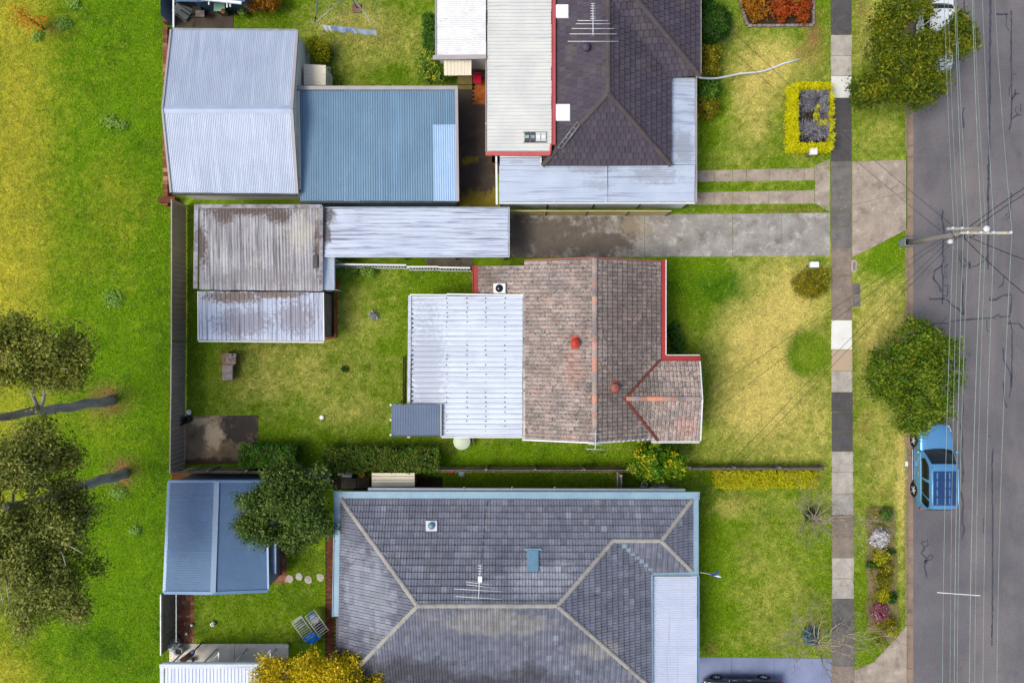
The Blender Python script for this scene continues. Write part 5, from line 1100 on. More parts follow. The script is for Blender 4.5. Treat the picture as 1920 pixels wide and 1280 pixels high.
t = thing('hose_reel', 'white ring hose reel left of the air conditioner', 'hose reel', P(1208, 908)); cc = P(1208, 908, .7); MB().tube([(cc.x + .16 * math.cos(x), cc.y + .16 * math.sin(x), .7) for x in np.linspace(0, 2 * math.pi, 20)], .02).build('ring', 'white_paint', t); MB().tube([(cc.x, cc.y, 0), (cc.x, cc.y, .7)], .03).build('post', 'galv', t); MB().lathe(P(1201, 913, .5), [(.02, 0), (.09, .02), (.09, .1), (.02, .12)], 12).build('tap', 'galv', t); MB().tube([P(1208, 910, .65), P(1201, 913, .55), P(1195, 916, .3)], .02).build('hose', 'galv', t)
t = thing('side_gate', 'narrow grey gate between the paling fence and the grey house', 'gate', P(1158, 900))
for i in range(9): p = P(1157.5, 887 + i * 3.5); MB().box((p.x, p.y, .85), (.02, .095, 1.6)).build('paling', 'galv', t)
MB().beam(P(1157.5, 885, 1.3), P(1157.5, 917, 1.3), .05, .07).build('rail', 'timber_grey', t); MB().box(P(1160, 886, .9), (.12, .12, 1.9)).build('post', 'timber_grey', t)
# ---- south boundary paling fence of the middle lot
def paling_fence(lab, a, b, h=1.3, bay=2.4, side=1, m='timber_grey'):
    a, b = Vector(a), Vector(b); t = thing('paling_fence', lab, 'fence', (a + b) / 2); d = (b - a).normalized(); nn = Vector((-d.y, d.x, 0)) * side; L = (b - a).length
    n = max(1, round(L / bay)); mb = MB(); x = 0
    while x < L - .05:
        p = a + d * (x + .05); i0 = len(mb.f); hh = h + random.gauss(0, .012); lean = random.gauss(0, .012)
        M = Matrix.Rotation(math.atan2(d.y, d.x), 4, 'Z'); M.translation = p + u * hh / 2 - nn * (.05 + lean); mb.box(None, (.093, .018, hh), M=M); rr = random.random()
        for q in range(i0, len(mb.f)): mb.r[q] = rr
        x += .102
    mb.build('palings', m, t, kind='stuff')
    for i in range(n):
        p, q = a + d * (L * i / n), a + d * (L * (i + 1) / n)
        for z in (h * .25, h * .88): MB().beam(p + u * z + nn * .0, q + u * z + nn * .0, .05, .075).build('rail', m, t)
        MB().box(p + u * (h + .04) / 2 + nn * .06, (.12, .10, h + .04)).build('post', m, t)
    MB().box(b + u * (h + .04) / 2 + nn * .06, (.12, .10, h + .04)).build('post', m, t)
paling_fence('grey paling fence behind the back slab, westmost run of the boundary', P(340, 876), P(620, 876), 1.5)
paling_fence('grey paling fence between the hedge and the bright green bush', P(824, 874), P(1180, 874), 1.45)
paling_fence('grey paling fence behind the yellow hedge at the front lawn', P(1285, 873), P(1533, 873), 1.0)
# ---- bottom-left shed
t = thing('navy_shed', 'blue ribbed iron garden shed with a gabled roof', 'shed', P(415, 1005))
zs, zr2 = 2.35, 2.95
a0, a1 = P(317, 902, zs), P(308, 1110, zs); r0, r1 = P(407, 902, zr2), P(400, 1111, zr2); e0, e1 = P(500, 902, zs), P(503, 1107, zs)
sheets(t, a0, a1, r0, r1, 'iron_navy', .09, .014); sheets(t, r0, r1, e0, e1, 'iron_navy', .06, .008)
for (p, q, w) in ((a0, a1, .16), (e0, e1, .10)): trim(t, p, q, w, .08, 'navy_trim', 'gutter', -.02)
trim(t, r0, r1, .28, .05, 'iron_navy', 'ridge_capping', .035)
for p, q in ((a0, r0), (r0, e0)): trim(t, p, q, .14, .08, 'navy_trim', 'barge_board', .02)
for p, q in ((a1, r1), (r1, e1)): trim(t, p, q, .16, .08, 'navy_trim', 'barge_board', .02)
walls(t, [(a0.x + .1, a0.y - .08), (e0.x - .1, e0.y - .08), (e1.x - .1, e1.y + .08), (a1.x + .1, a1.y + .08)], [2.3] * 4, 'iron_wall')
for p, q in ((P(513, 1005, 1.9), P(513, 1075, 1.9)),): MB().beam(p, q, .28, .03).build('door_canopy', 'navy_trim', t)
t = thing('lattice_fence', 'weathered panel fence with pale battens below the navy shed', 'fence', P(330, 1150))
for i in range(3):
    ya, yb = 1095 + i * 37, 1131 + i * 37; p, q = P(329.5, ya), P(329.5, min(yb, 1203)); 
    for k in range(7): z = .12 + k * .24; MB().beam(p + u * z, q + u * z, .02, .225).build('board', 'timber_grey', t)
    MB().box(p + u * .9, (.07, .07, 1.8)).build('post', 'galv', t); MB().beam(p + u * 1.8, q + u * 1.8, .05, .05).build('top_rail', 'galv', t)
MB().beam(P(330.5, 1100, .9), P(330.5, 1203, .9), .05, .05).build('batten', 'galv', t)
# ---- bottom-left white roof and patio things
t = thing('patio_shed', 'white iron roofed shed at the bottom-left corner', 'shed', P(400, 1290))
zw = 2.5; sheets(t, P(309, 1252, zw), P(494, 1252, zw), P(309, 1330, zw + .15), P(494, 1330, zw + .15), 'lower_iron', .19, .03, 'trim')
trim(t, P(300, 1247.5, zw), P(497, 1247.5, zw), .22, .06, 'iron_white', 'fascia', .03); trim(t, P(304.5, 1248, zw), P(304.5, 1330, zw + .1), .2, .06, 'iron_white', 'fascia', .04); trim(t, P(305, 1242, zw - .1), P(500, 1242, zw - .1), .06, .14, 'white_paint', 'gutter')
[MB().tube([Vector((P(x, 1252, zw).x, P(x, 1252, zw).y, 0)), P(x, 1252, zw - .06)], .05, 8).build('post', 'white_paint', t) for x in (312, 372, 432, 490)]; walls(t, [(p.x, p.y) for p in rect(312, 1310, 490, 1340, zw)], [zw - .05] * 4, 'weatherboard')
for x0, x1 in ((394, 410), (487, 507)): MB().beam(P(x0, 1241, 2.3), P(x1, 1218 if x0 > 400 else 1224, 1.9), .06, .06).build('brace', 'white_paint', t); MB().beam(P(x1, 1222, 2.0), P(x1, 1243, 2.0), .06, .06).build('arm', 'white_paint', t)
t = thing('flower_pot', 'large round white pot with soil on the patio', 'pot', P(343, 1215)); p = P(341, 1214)
MB().lathe((p.x, p.y, 0), [(.2, 0), (.24, .5), (.26, .55), (.23, .55), (.21, .4), (.01, .38)], 22).build('pot', 'fence_white', t); MB().lathe((p.x, p.y, .4), [(.2, 0), (.01, .03)], 14).build('soil', 'dark_soil', t)
t = thing('blue_lamp', 'dark post with a round blue cap on the patio corner', 'post', P(355, 1225)); p = P(362, 1221, 1.2); MB().beam(P(340, 1240, .9), P(362, 1222, 1.0), .3, .05).build('board', 'timber_dark', t); MB().lathe(p, [(.03, 0), (.12, 0), (.13, .05), (.09, .1), (.01, .12)], 16).build('cap', 'navy_trim', t); MB().tube([(p.x, p.y, 0), p], .04).build('post', 'timber_dark', t)
t = thing('patio_bench', 'low pale stone bench beneath the dark board', 'bench', P(352, 1235)); MB().prism(rect(338, 1230, 366, 1240), .35, .45).build('top', 'conc_light', t, bevel=.02)
for x in (341, 361): MB().prism(rect(x, 1231, x + 3, 1239), 0, .35).build('leg', 'conc_grey', t)
for (x, y, r, lab) in ((361, 1170, .09, 'white pot standing on the red brick strip, upper one'), (351, 1186, .09, 'white pot standing on the red brick strip, lower one'), (540, 1208, .13, 'white round ornament on the corner of the patio slab')):
    one('small_pot', lab, 'pot', MB().lathe(P(x, y, .02), [(r * .7, 0), (r, r * 1.4), (r * 1.05, r * 1.4), (r * .5, r * 1.9), (.01, r * 2)], 14), 'white_plastic', P(x, y))
t = thing('football', 'white ball with dark patches on the lower back lawn', 'ball', P(399, 1169)); p = P(399, 1169, .15)
MB().lathe(p, [(.15 * math.sin(x) + .002, -.15 * math.cos(x)) for x in np.linspace(0, math.pi, 12)], 18).build('skin', 'white_plastic', t)
for x, y, z in ((.0, .02, 1), (.75, .1, .62), (-.5, .65, .55), (-.45, -.7, .5), (.2, -.9, .35)):
    n = Vector((x, y, z)).normalized(); M = n.to_track_quat('Z', 'Y').to_matrix().to_4x4(); M.translation = p + n * .143; MB().lathe(None, [(.05, 0), (.04, .012), (.005, .014)], 6, M).build('patch', 'black', t)
for i, (x, y, r) in enumerate(((543, 1085, 7.2), (561, 1080, 7), (578.5, 1086, 7.2), (600.5, 1082, 7.6))):
    pts = [P(x + r * (1 + random.gauss(0, .08)) * math.cos(q), y + r * (1.08 + random.gauss(0, .08)) * math.sin(q)) for q in np.linspace(0, 2 * math.pi, 11)[:-1]]
    one('stepping_stone', 'pale round stepping stone, %s of the four from the navy shed' % ('first', 'second', 'third', 'fourth')[i], 'stepping stone', MB().prism(pts, -.05, .045), 'conc_light', P(x, y), 'stepping stones in the lower back lawn', .015)
# ---- drying racks
def rack(lab, cx, cy, ang, w, l, cloths):
    t = thing('drying_rack', lab, 'drying rack', P(cx, cy)); c = P(cx, cy, .95); ca, sa = math.cos(ang), math.sin(ang)
    X = lambda x, y, z=0: Vector((c.x + x * ca - y * sa, c.y + x * sa + y * ca, .95 + z))
    for s in (-1, 1): MB().tube([X(s * w / 2, -l / 2), X(s * w / 2, l / 2)], .016, 5).build('rail', 'white_paint', t)
    for i in range(11): y = -l / 2 + l * i / 10; MB().tube([X(-w / 2, y), X(w / 2, y)], .009, 5).build('bar', 'white_paint', t)
    for s in (-1, 1):
        for q in (-1, 1): MB().tube([X(s * w / 2, q * l * .12), X(s * w / 2, q * l * .32, -.93)], .015, 5).build('leg', 'galv', t)
    return t, X
mat('cloth_blue', C(26, 132, 224), C(20, 112, 204), 3, .85, grain=.06); mat('cloth_navy', C(34, 44, 96), C(22, 30, 70), 4, .9, grain=.1); mat('cloth_grey', C(150, 156, 166), C(112, 118, 128), 4, .9, grain=.1); mat('cloth_mint', C(188, 204, 220), C(168, 184, 204), 4, .9)
def cloth(name, lab, X, x0, x1, y, drop, m, fold=.05):
    mb = MB(); rows = []
    for s in (-1, -.5, -.12, 0, .12, .5, 1):
        rows.append([X(x, y + (s * .06 + (fold * .5 * math.sin(x * 19 + y * 7) * abs(s))), .02 - abs(s) * drop + (.0 if s else .012)) for x in np.linspace(x0, x1, 9)])
    mb.grid(rows, True); return one(name, lab, 'laundry', mb, m, X((x0 + x1) / 2, y, -.95), 'laundry on the drying racks')
t, X = rack('folding drying rack loaded with navy and white washing', 594, 1168, .62, .62, 1.35, 0)
for i, (y, m, lab) in enumerate(((-.52, 'cloth_grey', 'grey cloth at the lower end of the laden drying rack'), (-.36, 'cloth_navy', 'navy cloth second from the lower end of the laden rack'), (-.22, 'cloth_navy', 'navy cloth third from the lower end of the laden rack'), (-.06, 'cloth_navy', 'navy cloth in the middle of the laden rack'), (.06, 'cloth_white', 'white cloth in the middle of the laden rack'), (.18, 'cloth_white', 'white cloth above the middle of the laden rack'), (.30, 'cloth_mint', 'pale blue cloth on the laden rack'), (.42, 'cloth_white', 'narrow white cloth near the upper end of the laden rack'), (.55, 'cloth_blue', 'blue cloth at the upper end of the laden rack'))):
    cloth('towel', lab, X, -.27 + random.uniform(0, .1), .27 - random.uniform(0, .12), y, .35, m)
t, X = rack('second drying rack with a white towel and a hanging blue sheet', 568, 1178, .62, .62, 1.3, 0)
cloth('towel', 'broad white towel over the end of the second drying rack', X, -.3, .3, .55, .25, 'cloth_white', .03)
for y, m, lab in ((.3, 'cloth_grey', 'grey garment on the second rack beside the white towel'), (.12, 'cloth_mint', 'pale garment in the middle of the second rack'), (-.2, 'cloth_grey', 'dark grey garment beside the blue sheet')): cloth('garment', lab, X, -.25, .2, y, .3, m)
mb = MB(); rows = []
for i in range(9):
    f = i / 8; rows.append([X(-.36 + x * .72 + .06 * f, -.42 - f * .62, .05 - f * .28 + .05 * math.sin(x * 9 + f * 4) * f) for x in np.linspace(0, 1, 10)])
mb.grid(rows, True); one('blue_sheet', 'bright blue sheet draped off the second drying rack', 'laundry', mb, 'cloth_blue', X(0, -.7, -.95), 'laundry on the drying racks')
# ---- rotary clothes line at the top edge
zt = 1.95; hub = P(655, -14, zt); tips = [P(589, 45, zt + .15), P(706, 57, zt + .15), P(728, -70, zt + .15), P(604, -84, zt + .15)]
t = thing('clothes_hoist', 'rotary clothes hoist cut by the top edge of the photo', 'clothes line', (hub.x, hub.y, 0))
MB().tube([(hub.x, hub.y, 0), hub], .035, 8).build('post', 'galv', t); MB().box((hub.x, hub.y, .04), (.5, .5, .08)).build('base_block', 'old_brick', t)
for q in tips: MB().tube([hub, q], .022, 6).build('arm', 'galv', t); MB().tube([Vector((hub.x, hub.y, zt - .4)), hub.lerp(q, .55)], .012, 5).build('strut', 'galv', t)
for f in (1, .8, .6):
    for i in range(4): MB().tube([hub.lerp(tips[i], f), hub.lerp(tips[(i + 1) % 4], f)], .005, 4).build('line', 'wire', t)
mat('cloth_print', C(206, 214, 232), C(96, 136, 208), 6, .9, huevar=None, grain=.1)
def hang(lab, a, b, m, drop=.6, bulge=.12):
    mb = MB(); rows = []; d = (b - a); nn = Vector((-d.y, d.x, 0)).normalized()
    for k in range(6):
        f = k / 5; rows.append([a.lerp(b, x) + nn * (bulge * f + .05 * f * math.sin(x * 11)) - u * drop * f for x in np.linspace(0, 1, 10)])
    mb.grid(rows, True); one('washing', lab, 'laundry', mb, m, Vector((a.x, a.y, 0)), 'washing on the clothes hoist')
w0, w1, w3 = tips[0], tips[1], tips[3]
hang('white washing nearest the corner of the clothes hoist', w0.lerp(w1, .12), w0.lerp(w1, .26), 'cloth_white', .4, -.14); hang('blue and pink printed washing on the clothes hoist', w0.lerp(w1, .27), w0.lerp(w1, .66), 'cloth_print', .4, -.12); hang('white and blue washing at the right end of the clothes hoist', w0.lerp(w1, .67), w0.lerp(w1, .99), 'cloth_mint', .4, -.13)
hang('black washing at the left corner of the clothes hoist', w0.lerp(w3, .02), w0.lerp(w3, .12), 'black', .4, .06); hang('white washing along the left line of the clothes hoist', w0.lerp(w3, .13), w0.lerp(w3, .4), 'cloth_white', .4, .05)
# ---- letterboxes, hose
def letterbox(x, y, lab, w=.34, d=.30):
    t = thing('letterbox', lab, 'letterbox', P(x, y)); p = P(x, y, 1.0); MB().box((p.x, p.y, .45), (.1, .1, .9)).build('post', 'timber_grey', t)
    MB().box((p.x, p.y, 1.0), (w, d, .26)).build('box', 'white_paint', t, bevel=.015); MB().box((p.x, p.y, 1.14), (w + .05, d + .05, .025)).build('lid', 'white_paint', t); MB().box((p.x + w / 2 + .004, p.y, 1.02), (.01, d * .6, .04)).build('slot', 'black', t)
letterbox(1524, 285, 'white letterbox at the corner of the yellow hedge'); letterbox(1525.5, 496.5, 'white letterbox beside the bushy yellow-green shrub', .42, .26)
one('white_hose', 'long white conduit curving from the dark roof out over the front lawn', 'conduit', MB().tube([P(x, y, z) for x, y, z in ((1306, 143, 2.8), (1316, 146.5, 2.2), (1332, 147.5, 1.6), (1345, 147, 1.2), (1365, 143, .8), (1388, 138, .5), (1418, 136, .3), (1434, 133, .15), (1450, 127, .07), (1470, 119, .07), (1499, 111.5, .07))], .055, 8), 'white_paint', P(1400, 138))
mat('white_marker', C(226, 230, 232), None, 1, .6)
one('kerb_marker', 'white painted marker block on the kerb beside the blue car', 'marker', MB().box((KX - .06, P(0, 869).y, .03), (.16, .28, .05)), 'white_marker', (KX - .06, P(0, 869).y, 0))
# ------------------------------------------------------------------ foliage colours
leafmat('lf_street', C(52, 74, 8), C(98, 122, 14), C(168, 164, 32)); leafmat('lf_street2', C(46, 80, 12), C(94, 132, 20), C(168, 178, 44)); leafmat('lf_gum', C(80, 96, 30), C(150, 162, 60), C(214, 204, 104), .8, .45); leafmat('lf_gum_dark', C(78, 94, 34), C(144, 156, 64), C(204, 200, 110), .8, .45)
leafmat('lf_yard', C(34, 62, 22), C(74, 110, 38), C(146, 164, 72)); leafmat('lf_gold', C(164, 152, 8), C(230, 204, 12), C(252, 222, 40)); leafmat('lf_bright', C(30, 84, 8), C(84, 146, 16), C(226, 214, 30), .88); leafmat('lf_hedge', C(36, 84, 18), C(76, 130, 30), C(140, 172, 56)); leafmat('lf_hedge2', C(40, 88, 18), C(92, 134, 34), C(184, 164, 74))
leafmat('lf_lowhedge', C(126, 150, 10), C(214, 212, 20), C(252, 230, 50)); leafmat('lf_yellow', C(183, 183, 4), C(251, 244, 4), C(255, 255, 24)); leafmat('lf_ygreen', C(96, 124, 10), C(176, 182, 18), C(238, 210, 40)); leafmat('lf_orange', C(96, 74, 12), C(186, 124, 26), C(226, 150, 44)); leafmat('lf_redorange', C(96, 56, 14), C(190, 100, 28), C(220, 72, 42)); leafmat('lf_dark', C(21, 56, 9), C(41, 90, 17), C(85, 131, 31)); leafmat('lf_olive', C(70, 80, 9), C(136, 136, 21), C(214, 192, 34)); leafmat('lf_teal', C(28, 96, 124), C(46, 138, 168), C(110, 184, 204))
leafmat('lf_pinkwhite', C(134, 109, 146), C(255, 251, 255), C(255, 255, 255)); leafmat('lf_crimson', C(124, 50, 66), C(186, 96, 118), C(226, 184, 194)); leafmat('lf_weed', C(84, 140, 24), C(130, 180, 56), C(196, 220, 110)); leafmat('lf_grey', C(112, 117, 126), C(183, 185, 195), C(251, 253, 255)); leafmat('lf_rust', C(158, 102, 12), C(239, 156, 29), C(255, 183, 61)); leafmat('lf_citrus', C(29, 80, 17), C(75, 134, 36), C(239, 239, 73), .82)
mat('twig', C(184, 184, 196), C(100, 98, 110), 5, .8, vary=.3, grain=.2); mat('hedge_core', C(44, 48, 14), None, 1, .95, grain=.2)
# ------------------------------------------------------------------ street trees
tree('street_tree', 'olive-green street tree at the top, spreading over the white car', P(1655, 95), P(1672, 92, 2.2), .17,
     [EL(1640, 165, 3.2, 44, 38), EL(1690, 110, 4.2, 55, 60), EL(1665, 45, 3.6, 40, 46), EL(1720, 175, 3.3, 40, 34), EL(1790, 75, 3.8, 36, 50), EL(1755, 150, 3.8, 40, 34), EL(1620, 175, 2.6, 30, 30), EL(1720, 15, 3.4, 40, 24), EL(1745, 100, 4.0, 34, 36, w=1.2), EL(1700, 150, 3.8, 50, 40)], 'lf_street', 'bark', 38000, .075, nl=14, crownkw=dict(clump=.16, per=26, shell=.25, lump=7))
tree('street_tree', 'leafy green street tree above the bonnet of the blue car', P(1690, 715), P(1712, 718, 2.0), .16,
     [EL(1715, 640, 3.2, 44, 40), EL(1755, 655, 3.6, 50, 44), EL(1690, 700, 3.4, 54, 48), EL(1745, 725, 4.0, 54, 56), EL(1665, 730, 2.8, 40, 34), EL(1715, 785, 3.0, 34, 44), EL(1760, 770, 3.2, 28, 24), EL(1640, 700, 2.2, 26, 40, w=.4), EL(1722, 605, 2.8, 20, 14)], 'lf_street2', 'bark', 33000, .075, nl=14, crownkw=dict(clump=.16, per=26, shell=.25, lump=7))
# ------------------------------------------------------------------ park gums (their trunks lean away from the camera's foot point)
tree('gum_tree', 'tall gum tree in the park, upper one, with a bare forked limb', P(200, 752), P(40, 779, 7.4), .30,
     [EL(60, 640, 10, 62, 46), EL(140, 655, 9.2, 34, 42), EL(90, 700, 9.4, 60, 22), EL(20, 670, 10.5, 44, 50), EL(-60, 680, 11, 60, 70), EL(135, 708, 9.0, 34, 18), EL(30, 606, 9.6, 24, 14), EL(95, 680, 9.4, 40, 26)], 'lf_gum', 'gum_bark', 36000, .07, nl=9, crownkw=dict(clump=.26, per=50, shell=.12, lump=6),
     trunkpts=[P(212, 750, -.05), P(200, 752, .35), P(186, 755, 1.1), P(160, 756, 2.3), P(132, 764, 3.5), P(110, 764, 4.4), P(82, 771, 5.5), P(60, 770, 6.3), P(20, 780, 7.8), P(-30, 786, 9.4)], starts=[P(52, 710, 7.8), P(74, 706, 8.0), P(112, 716, 8.0)])
tree('gum_tree', 'tall gum tree in the park, lower one, with a wide dark crown', P(226, 890), P(30, 945, 9), .30,
     [EL(118, 920, 8.4, 46, 30), EL(60, 860, 9.4, 60, 50), EL(140, 990, 8.8, 50, 50), EL(100, 1100, 9.0, 70, 60), EL(60, 1000, 9.6, 70, 60), EL(80, 1050, 9.4, 60, 50), EL(60, 825, 9.5, 50, 34), EL(112, 850, 8.8, 34, 30), EL(30, 880, 10.5, 46, 34), EL(155, 960, 8.5, 40, 32), EL(90, 990, 10, 60, 46), EL(30, 1060, 10.5, 60, 60), EL(110, 1085, 9.4, 50, 46), EL(60, 1140, 9.4, 50, 42), EL(165, 1055, 8.4, 30, 22), EL(140, 1130, 8.6, 32, 26), EL(-40, 980, 11, 60, 120)], 'lf_gum_dark', 'gum_bark', 78000, .07, nl=14, crownkw=dict(clump=.26, per=50, shell=.12, lump=6),
     trunkpts=[P(236, 886, -.05), P(226, 890, .35), P(212, 896, 1.0), P(190, 898, 2.0), P(168, 908, 3.1), P(150, 910, 3.9), P(100, 930, 6.2), P(50, 944, 8.0), P(10, 950, 9.4)], starts=[P(95, 931, 6.3), P(50, 944, 8.0), P(12, 950, 9.2)])
mb = MB()
for pts, r in (([P(72, 771, 5.9), P(66, 752, 6.6), P(60, 738, 7.0), P(63, 722, 7.4), P(52, 710, 7.8)], .10), ([P(74, 770, 5.9), P(82, 745, 6.6), P(84, 724, 7.2), P(74, 706, 8.0)], .10), ([P(84, 735, 6.8), P(104, 726, 7.6), P(112, 716, 8)], .06)): mb.tube(pts, r, 7, r * .6)
mb.build('forked_limb', 'gum_bark', [o for o in bpy.data.objects if o.name == 'gum_tree'][0])
shrub('park_sapling', 'small rust-orange sapling near the top-left corner of the park', [EL(60, 42, 1.4, 34, 12, .5), EL(35, 22, 1.9, 16, 10, .4)], 'lf_rust', 900, .05, cat='sapling', clump=.22, per=14)
for x, y, r, lab in ((70, 68, 11, 'round green weed clump below the rust-orange sapling'), (205, 228, 13, 'green weed clump in the park, left of a close pair'), (228, 234, 11, 'green weed clump in the park, right of a close pair'), (120, 45, 14, 'broad green weed patch right of the rust-orange sapling'), (215, 560, 20, 'pale green weed patch level with the streaked lean-to'), (140, 8, 12, 'green weed clump at the top edge of the park'), (222, 925, 14, 'green weed patch below the lower gum trunk'), (253, 995, 9, 'small pale weed clump level with the navy shed')):
    shrub('weed_clump', lab, [EL(x, y, .08, r, r * .8, .10)], 'lf_weed', int(r * 38), .05, 'weed', stem=False, clump=.10, per=10, up=1.6)
shrub('silver_plant', 'small silvery green plant in the middle of the back lawn', [EL(701, 591, .1, 9, 7, .12)], 'lf_grey', 260, .05, 'plant', stem=False, clump=.07, per=10)
shrub('lawn_weed', 'small dark green weed left of the white cap', [EL(648, 691, .05, 7, 6, .05)], 'lf_dark', 260, .04, 'weed', stem=False, clump=.06, per=10)
# ------------------------------------------------------------------ yard trees
tree('yard_tree', 'dense dark green tree beside the navy shed', P(545, 955), P(545, 958, 1.8), .14,
     [EL(530, 900, 3.4, 44, 30), EL(500, 940, 3.6, 46, 40), EL(560, 950, 4.2, 56, 50), EL(590, 905, 3.4, 32, 28), EL(595, 980, 3.4, 30, 38), EL(490, 995, 3.0, 36, 34), EL(560, 1010, 3.0, 40, 26), EL(465, 975, 2.9, 22, 18), EL(545, 885, 3.2, 34, 18)], 'lf_yard', 'bark', 26000, .075, nl=14, crownkw=dict(clump=.17, per=26, shell=.3, lump=8))
tree('golden_tree', 'golden-yellow flowering tree at the bottom edge of the photo', P(600, 1300), P(600, 1300, 1.8), .14,
     [EL(520, 1265, 3.2, 42, 34), EL(580, 1255, 3.8, 46, 34), EL(640, 1262, 3.8, 46, 34), EL(690, 1275, 3.2, 26, 22), EL(560, 1310, 4, 70, 40), EL(650, 1310, 4, 60, 40), EL(500, 1300, 3, 34, 34), EL(660, 1235, 3.2, 26, 18)], 'lf_gold', 'bark', 26000, .07, nl=12, crownkw=dict(clump=.16, per=24, shell=.3, lump=8))
tree('bush_tree', 'bright green and yellow bush leaning over the paling fence', P(1233, 862), P(1233, 864, .9), .08,
     [EL(1200, 870, 1.9, 26, 24), EL(1235, 862, 2.3, 32, 28), EL(1268, 868, 1.9, 26, 24), EL(1225, 888, 1.7, 40, 12), EL(1215, 842, 1.7, 26, 12), EL(1255, 845, 1.7, 24, 14)], 'lf_bright', 'bark', 6500, .085, nl=10, crownkw=dict(clump=.10, per=18, shell=.4, lump=8))
# bare trees on the lower front lawn
def bare_tree(lab, base, fork, tips, r):
    t = thing('bare_tree', lab, 'tree', base); mb = MB(); limb(mb, base - u * .05, fork, r, r * .75, 4, .05, 8); mb.build('trunk', 'bare_bark', t); lb = MB()
    for tp in tips:
        q = limb(lb, fork + Vector((random.gauss(0, .05), random.gauss(0, .05), random.uniform(-.4, .1))), tp, r * .5, r * .14, 7, .10, 6)
        for k in range(2, len(q)):
            d = (q[k] - q[k - 1]).normalized()
            for s in range(2):
                e = q[k] + (d * random.uniform(.3, .8) + Vector((random.gauss(0, .5), random.gauss(0, .5), random.gauss(.05, .3)))) * random.uniform(.5, .95)
                w = limb(lb, q[k], e, r * .16, r * .06, 4, .12, 4)
                for z in range(2):
                    e2 = w[-2] + ((e - q[k]).normalized() * .3 + Vector((random.gauss(0, .28), random.gauss(0, .28), random.gauss(.05, .15)))); limb(lb, w[-2], e2, r * .07, r * .035, 3, .1, 4)
    lb.build('branches', 'bare_bark', t); return t
bare_tree('bare pale-barked tree left of the pink-white hydrangea', P(1516, 962), P(1524, 970, 1.0), [P(1508, 920, 2.4), P(1545, 928, 2.2), P(1490, 945, 1.8), P(1562, 945, 2.2), P(1600, 968, 2.6), P(1640, 985, 2.8), P(1650, 1022, 2.6), P(1600, 1020, 2.4), P(1530, 1010, 1.8), P(1500, 995, 1.6), P(1560, 1005, 2.0), P(1655, 970, 2.6)], .07)
bare_tree('wide bare tree beside the blue driveway', P(1519, 1190), P(1534, 1206, 1.3), [P(1515, 1135, 2.8), P(1540, 1160, 2.4), P(1580, 1165, 2.8), P(1650, 1182, 3.4), P(1670, 1192, 3.4), P(1620, 1215, 3.0), P(1570, 1262, 2.8), P(1558, 1275, 3.0), P(1470, 1210, 2.6), P(1465, 1185, 2.6), P(1490, 1160, 2.6), P(1600, 1195, 3.0), P(1490, 1245, 2.2), P(1600, 1235, 2.8)], .085)
shrub('teal_bush', 'round teal-blue bush at the foot of the wide bare tree', [EL(1521, 1192, .3, 15, 16, .28)], 'lf_teal', 1300, .05, clump=.07, per=14)
shrub('dark_groundcover', 'dark green plant ring at the foot of the upper bare tree', [EL(1522, 962, .12, 15, 15, .12)], 'lf_dark', 700, .045, 'plant', stem=False, clump=.08, per=12)
# ------------------------------------------------------------------ hedges and shrubs
def hedge(name, lab, x0, y0, x1, y1, h, m, n, ls=.05, cat='hedge', clump=.07, z=None, mats2=None):
    zt = h * .8; a, b = P(x0, y1, zt), P(x1, y0, zt); cx, cy = (a.x + b.x) / 2, (a.y + b.y) / 2; w, d = b.x - a.x, b.y - a.y
    t = thing(name, lab, cat, (cx, cy, 0)); mb = MB(); rows = []
    for zz, f in ((0, .82), (h * .5, .86), (h * .86, .84), (h * .9, .6)): rows.append([(cx + sx * w / 2 * f * (1 - .04 * (abs(sx) < .5)), cy + sy * d / 2 * f, zz) for sx, sy in ((-1, -1), (-.33, -1), (.33, -1), (1, -1), (1, 0), (1, 1), (.33, 1), (-.33, 1), (-1, 1), (-1, 0))])
    mb.grid(rows, True, True, True); mb.build('branches', 'hedge_core', t)  # solid dark core added inside the leaves to block light, not real branches
    k = max(6, n // 16); pos = np.empty((k, 3)); nr = np.zeros((k, 3)); f = RNG.random(k); side = RNG.random(k) < .35
    px_, py_ = RNG.uniform(-.5, .5, k), RNG.uniform(-.5, .5, k); s1 = RNG.random(k) < w / (w + d); sg = np.where(RNG.random(k) < .5, -.5, .5)
    qx = np.where(side, np.where(s1, px_, sg), px_); qy = np.where(side, np.where(s1, sg, py_), py_)
    hz = np.where(side, RNG.uniform(.1, 1, k) * h, h * (1 - .12 * RNG.random(k)))
    edge = np.maximum(np.abs(qx), np.abs(qy)) * 2; hz = hz - np.where(side, 0, .12 * h * np.clip(edge - .8, 0, 1) * 5 * .5)
    cc = np.c_[cx + qx * w * .95, cy + qy * d * .95, hz]; li = RNG.integers(0, k, n); p = cc[li] + RNG.normal(size=(n, 3)) * clump
    nrm = RNG.normal(size=(n, 3)) * .6; nrm[:, 2] += .6; nrm /= np.linalg.norm(nrm, axis=1)[:, None]; tt = np.cross(nrm, RNG.normal(size=(n, 3))); tt /= np.linalg.norm(tt, axis=1)[:, None]; bb = np.cross(nrm, tt); s = ls * (.65 + .7 * RNG.random(n))[:, None]
    p[:, 2] = np.maximum(p[:, 2], .03)
    V = np.stack([p - tt * s, p - bb * s * .55, p + tt * s, p + bb * s * .55], 1).reshape(-1, 3) - np.array((cx, cy, 0)); cr = RNG.random(k)
    link('foliage', fast_mesh('foliage', V, np.arange(4 * n).reshape(n, 4), np.clip(.55 * cr[li] + .45 * RNG.random(n), 0, 1)), m, t); return t
hedge('hedge', 'short clipped green hedge beside the concrete slab', 449, 835, 554, 876, 1.5, 'lf_hedge', 6500)
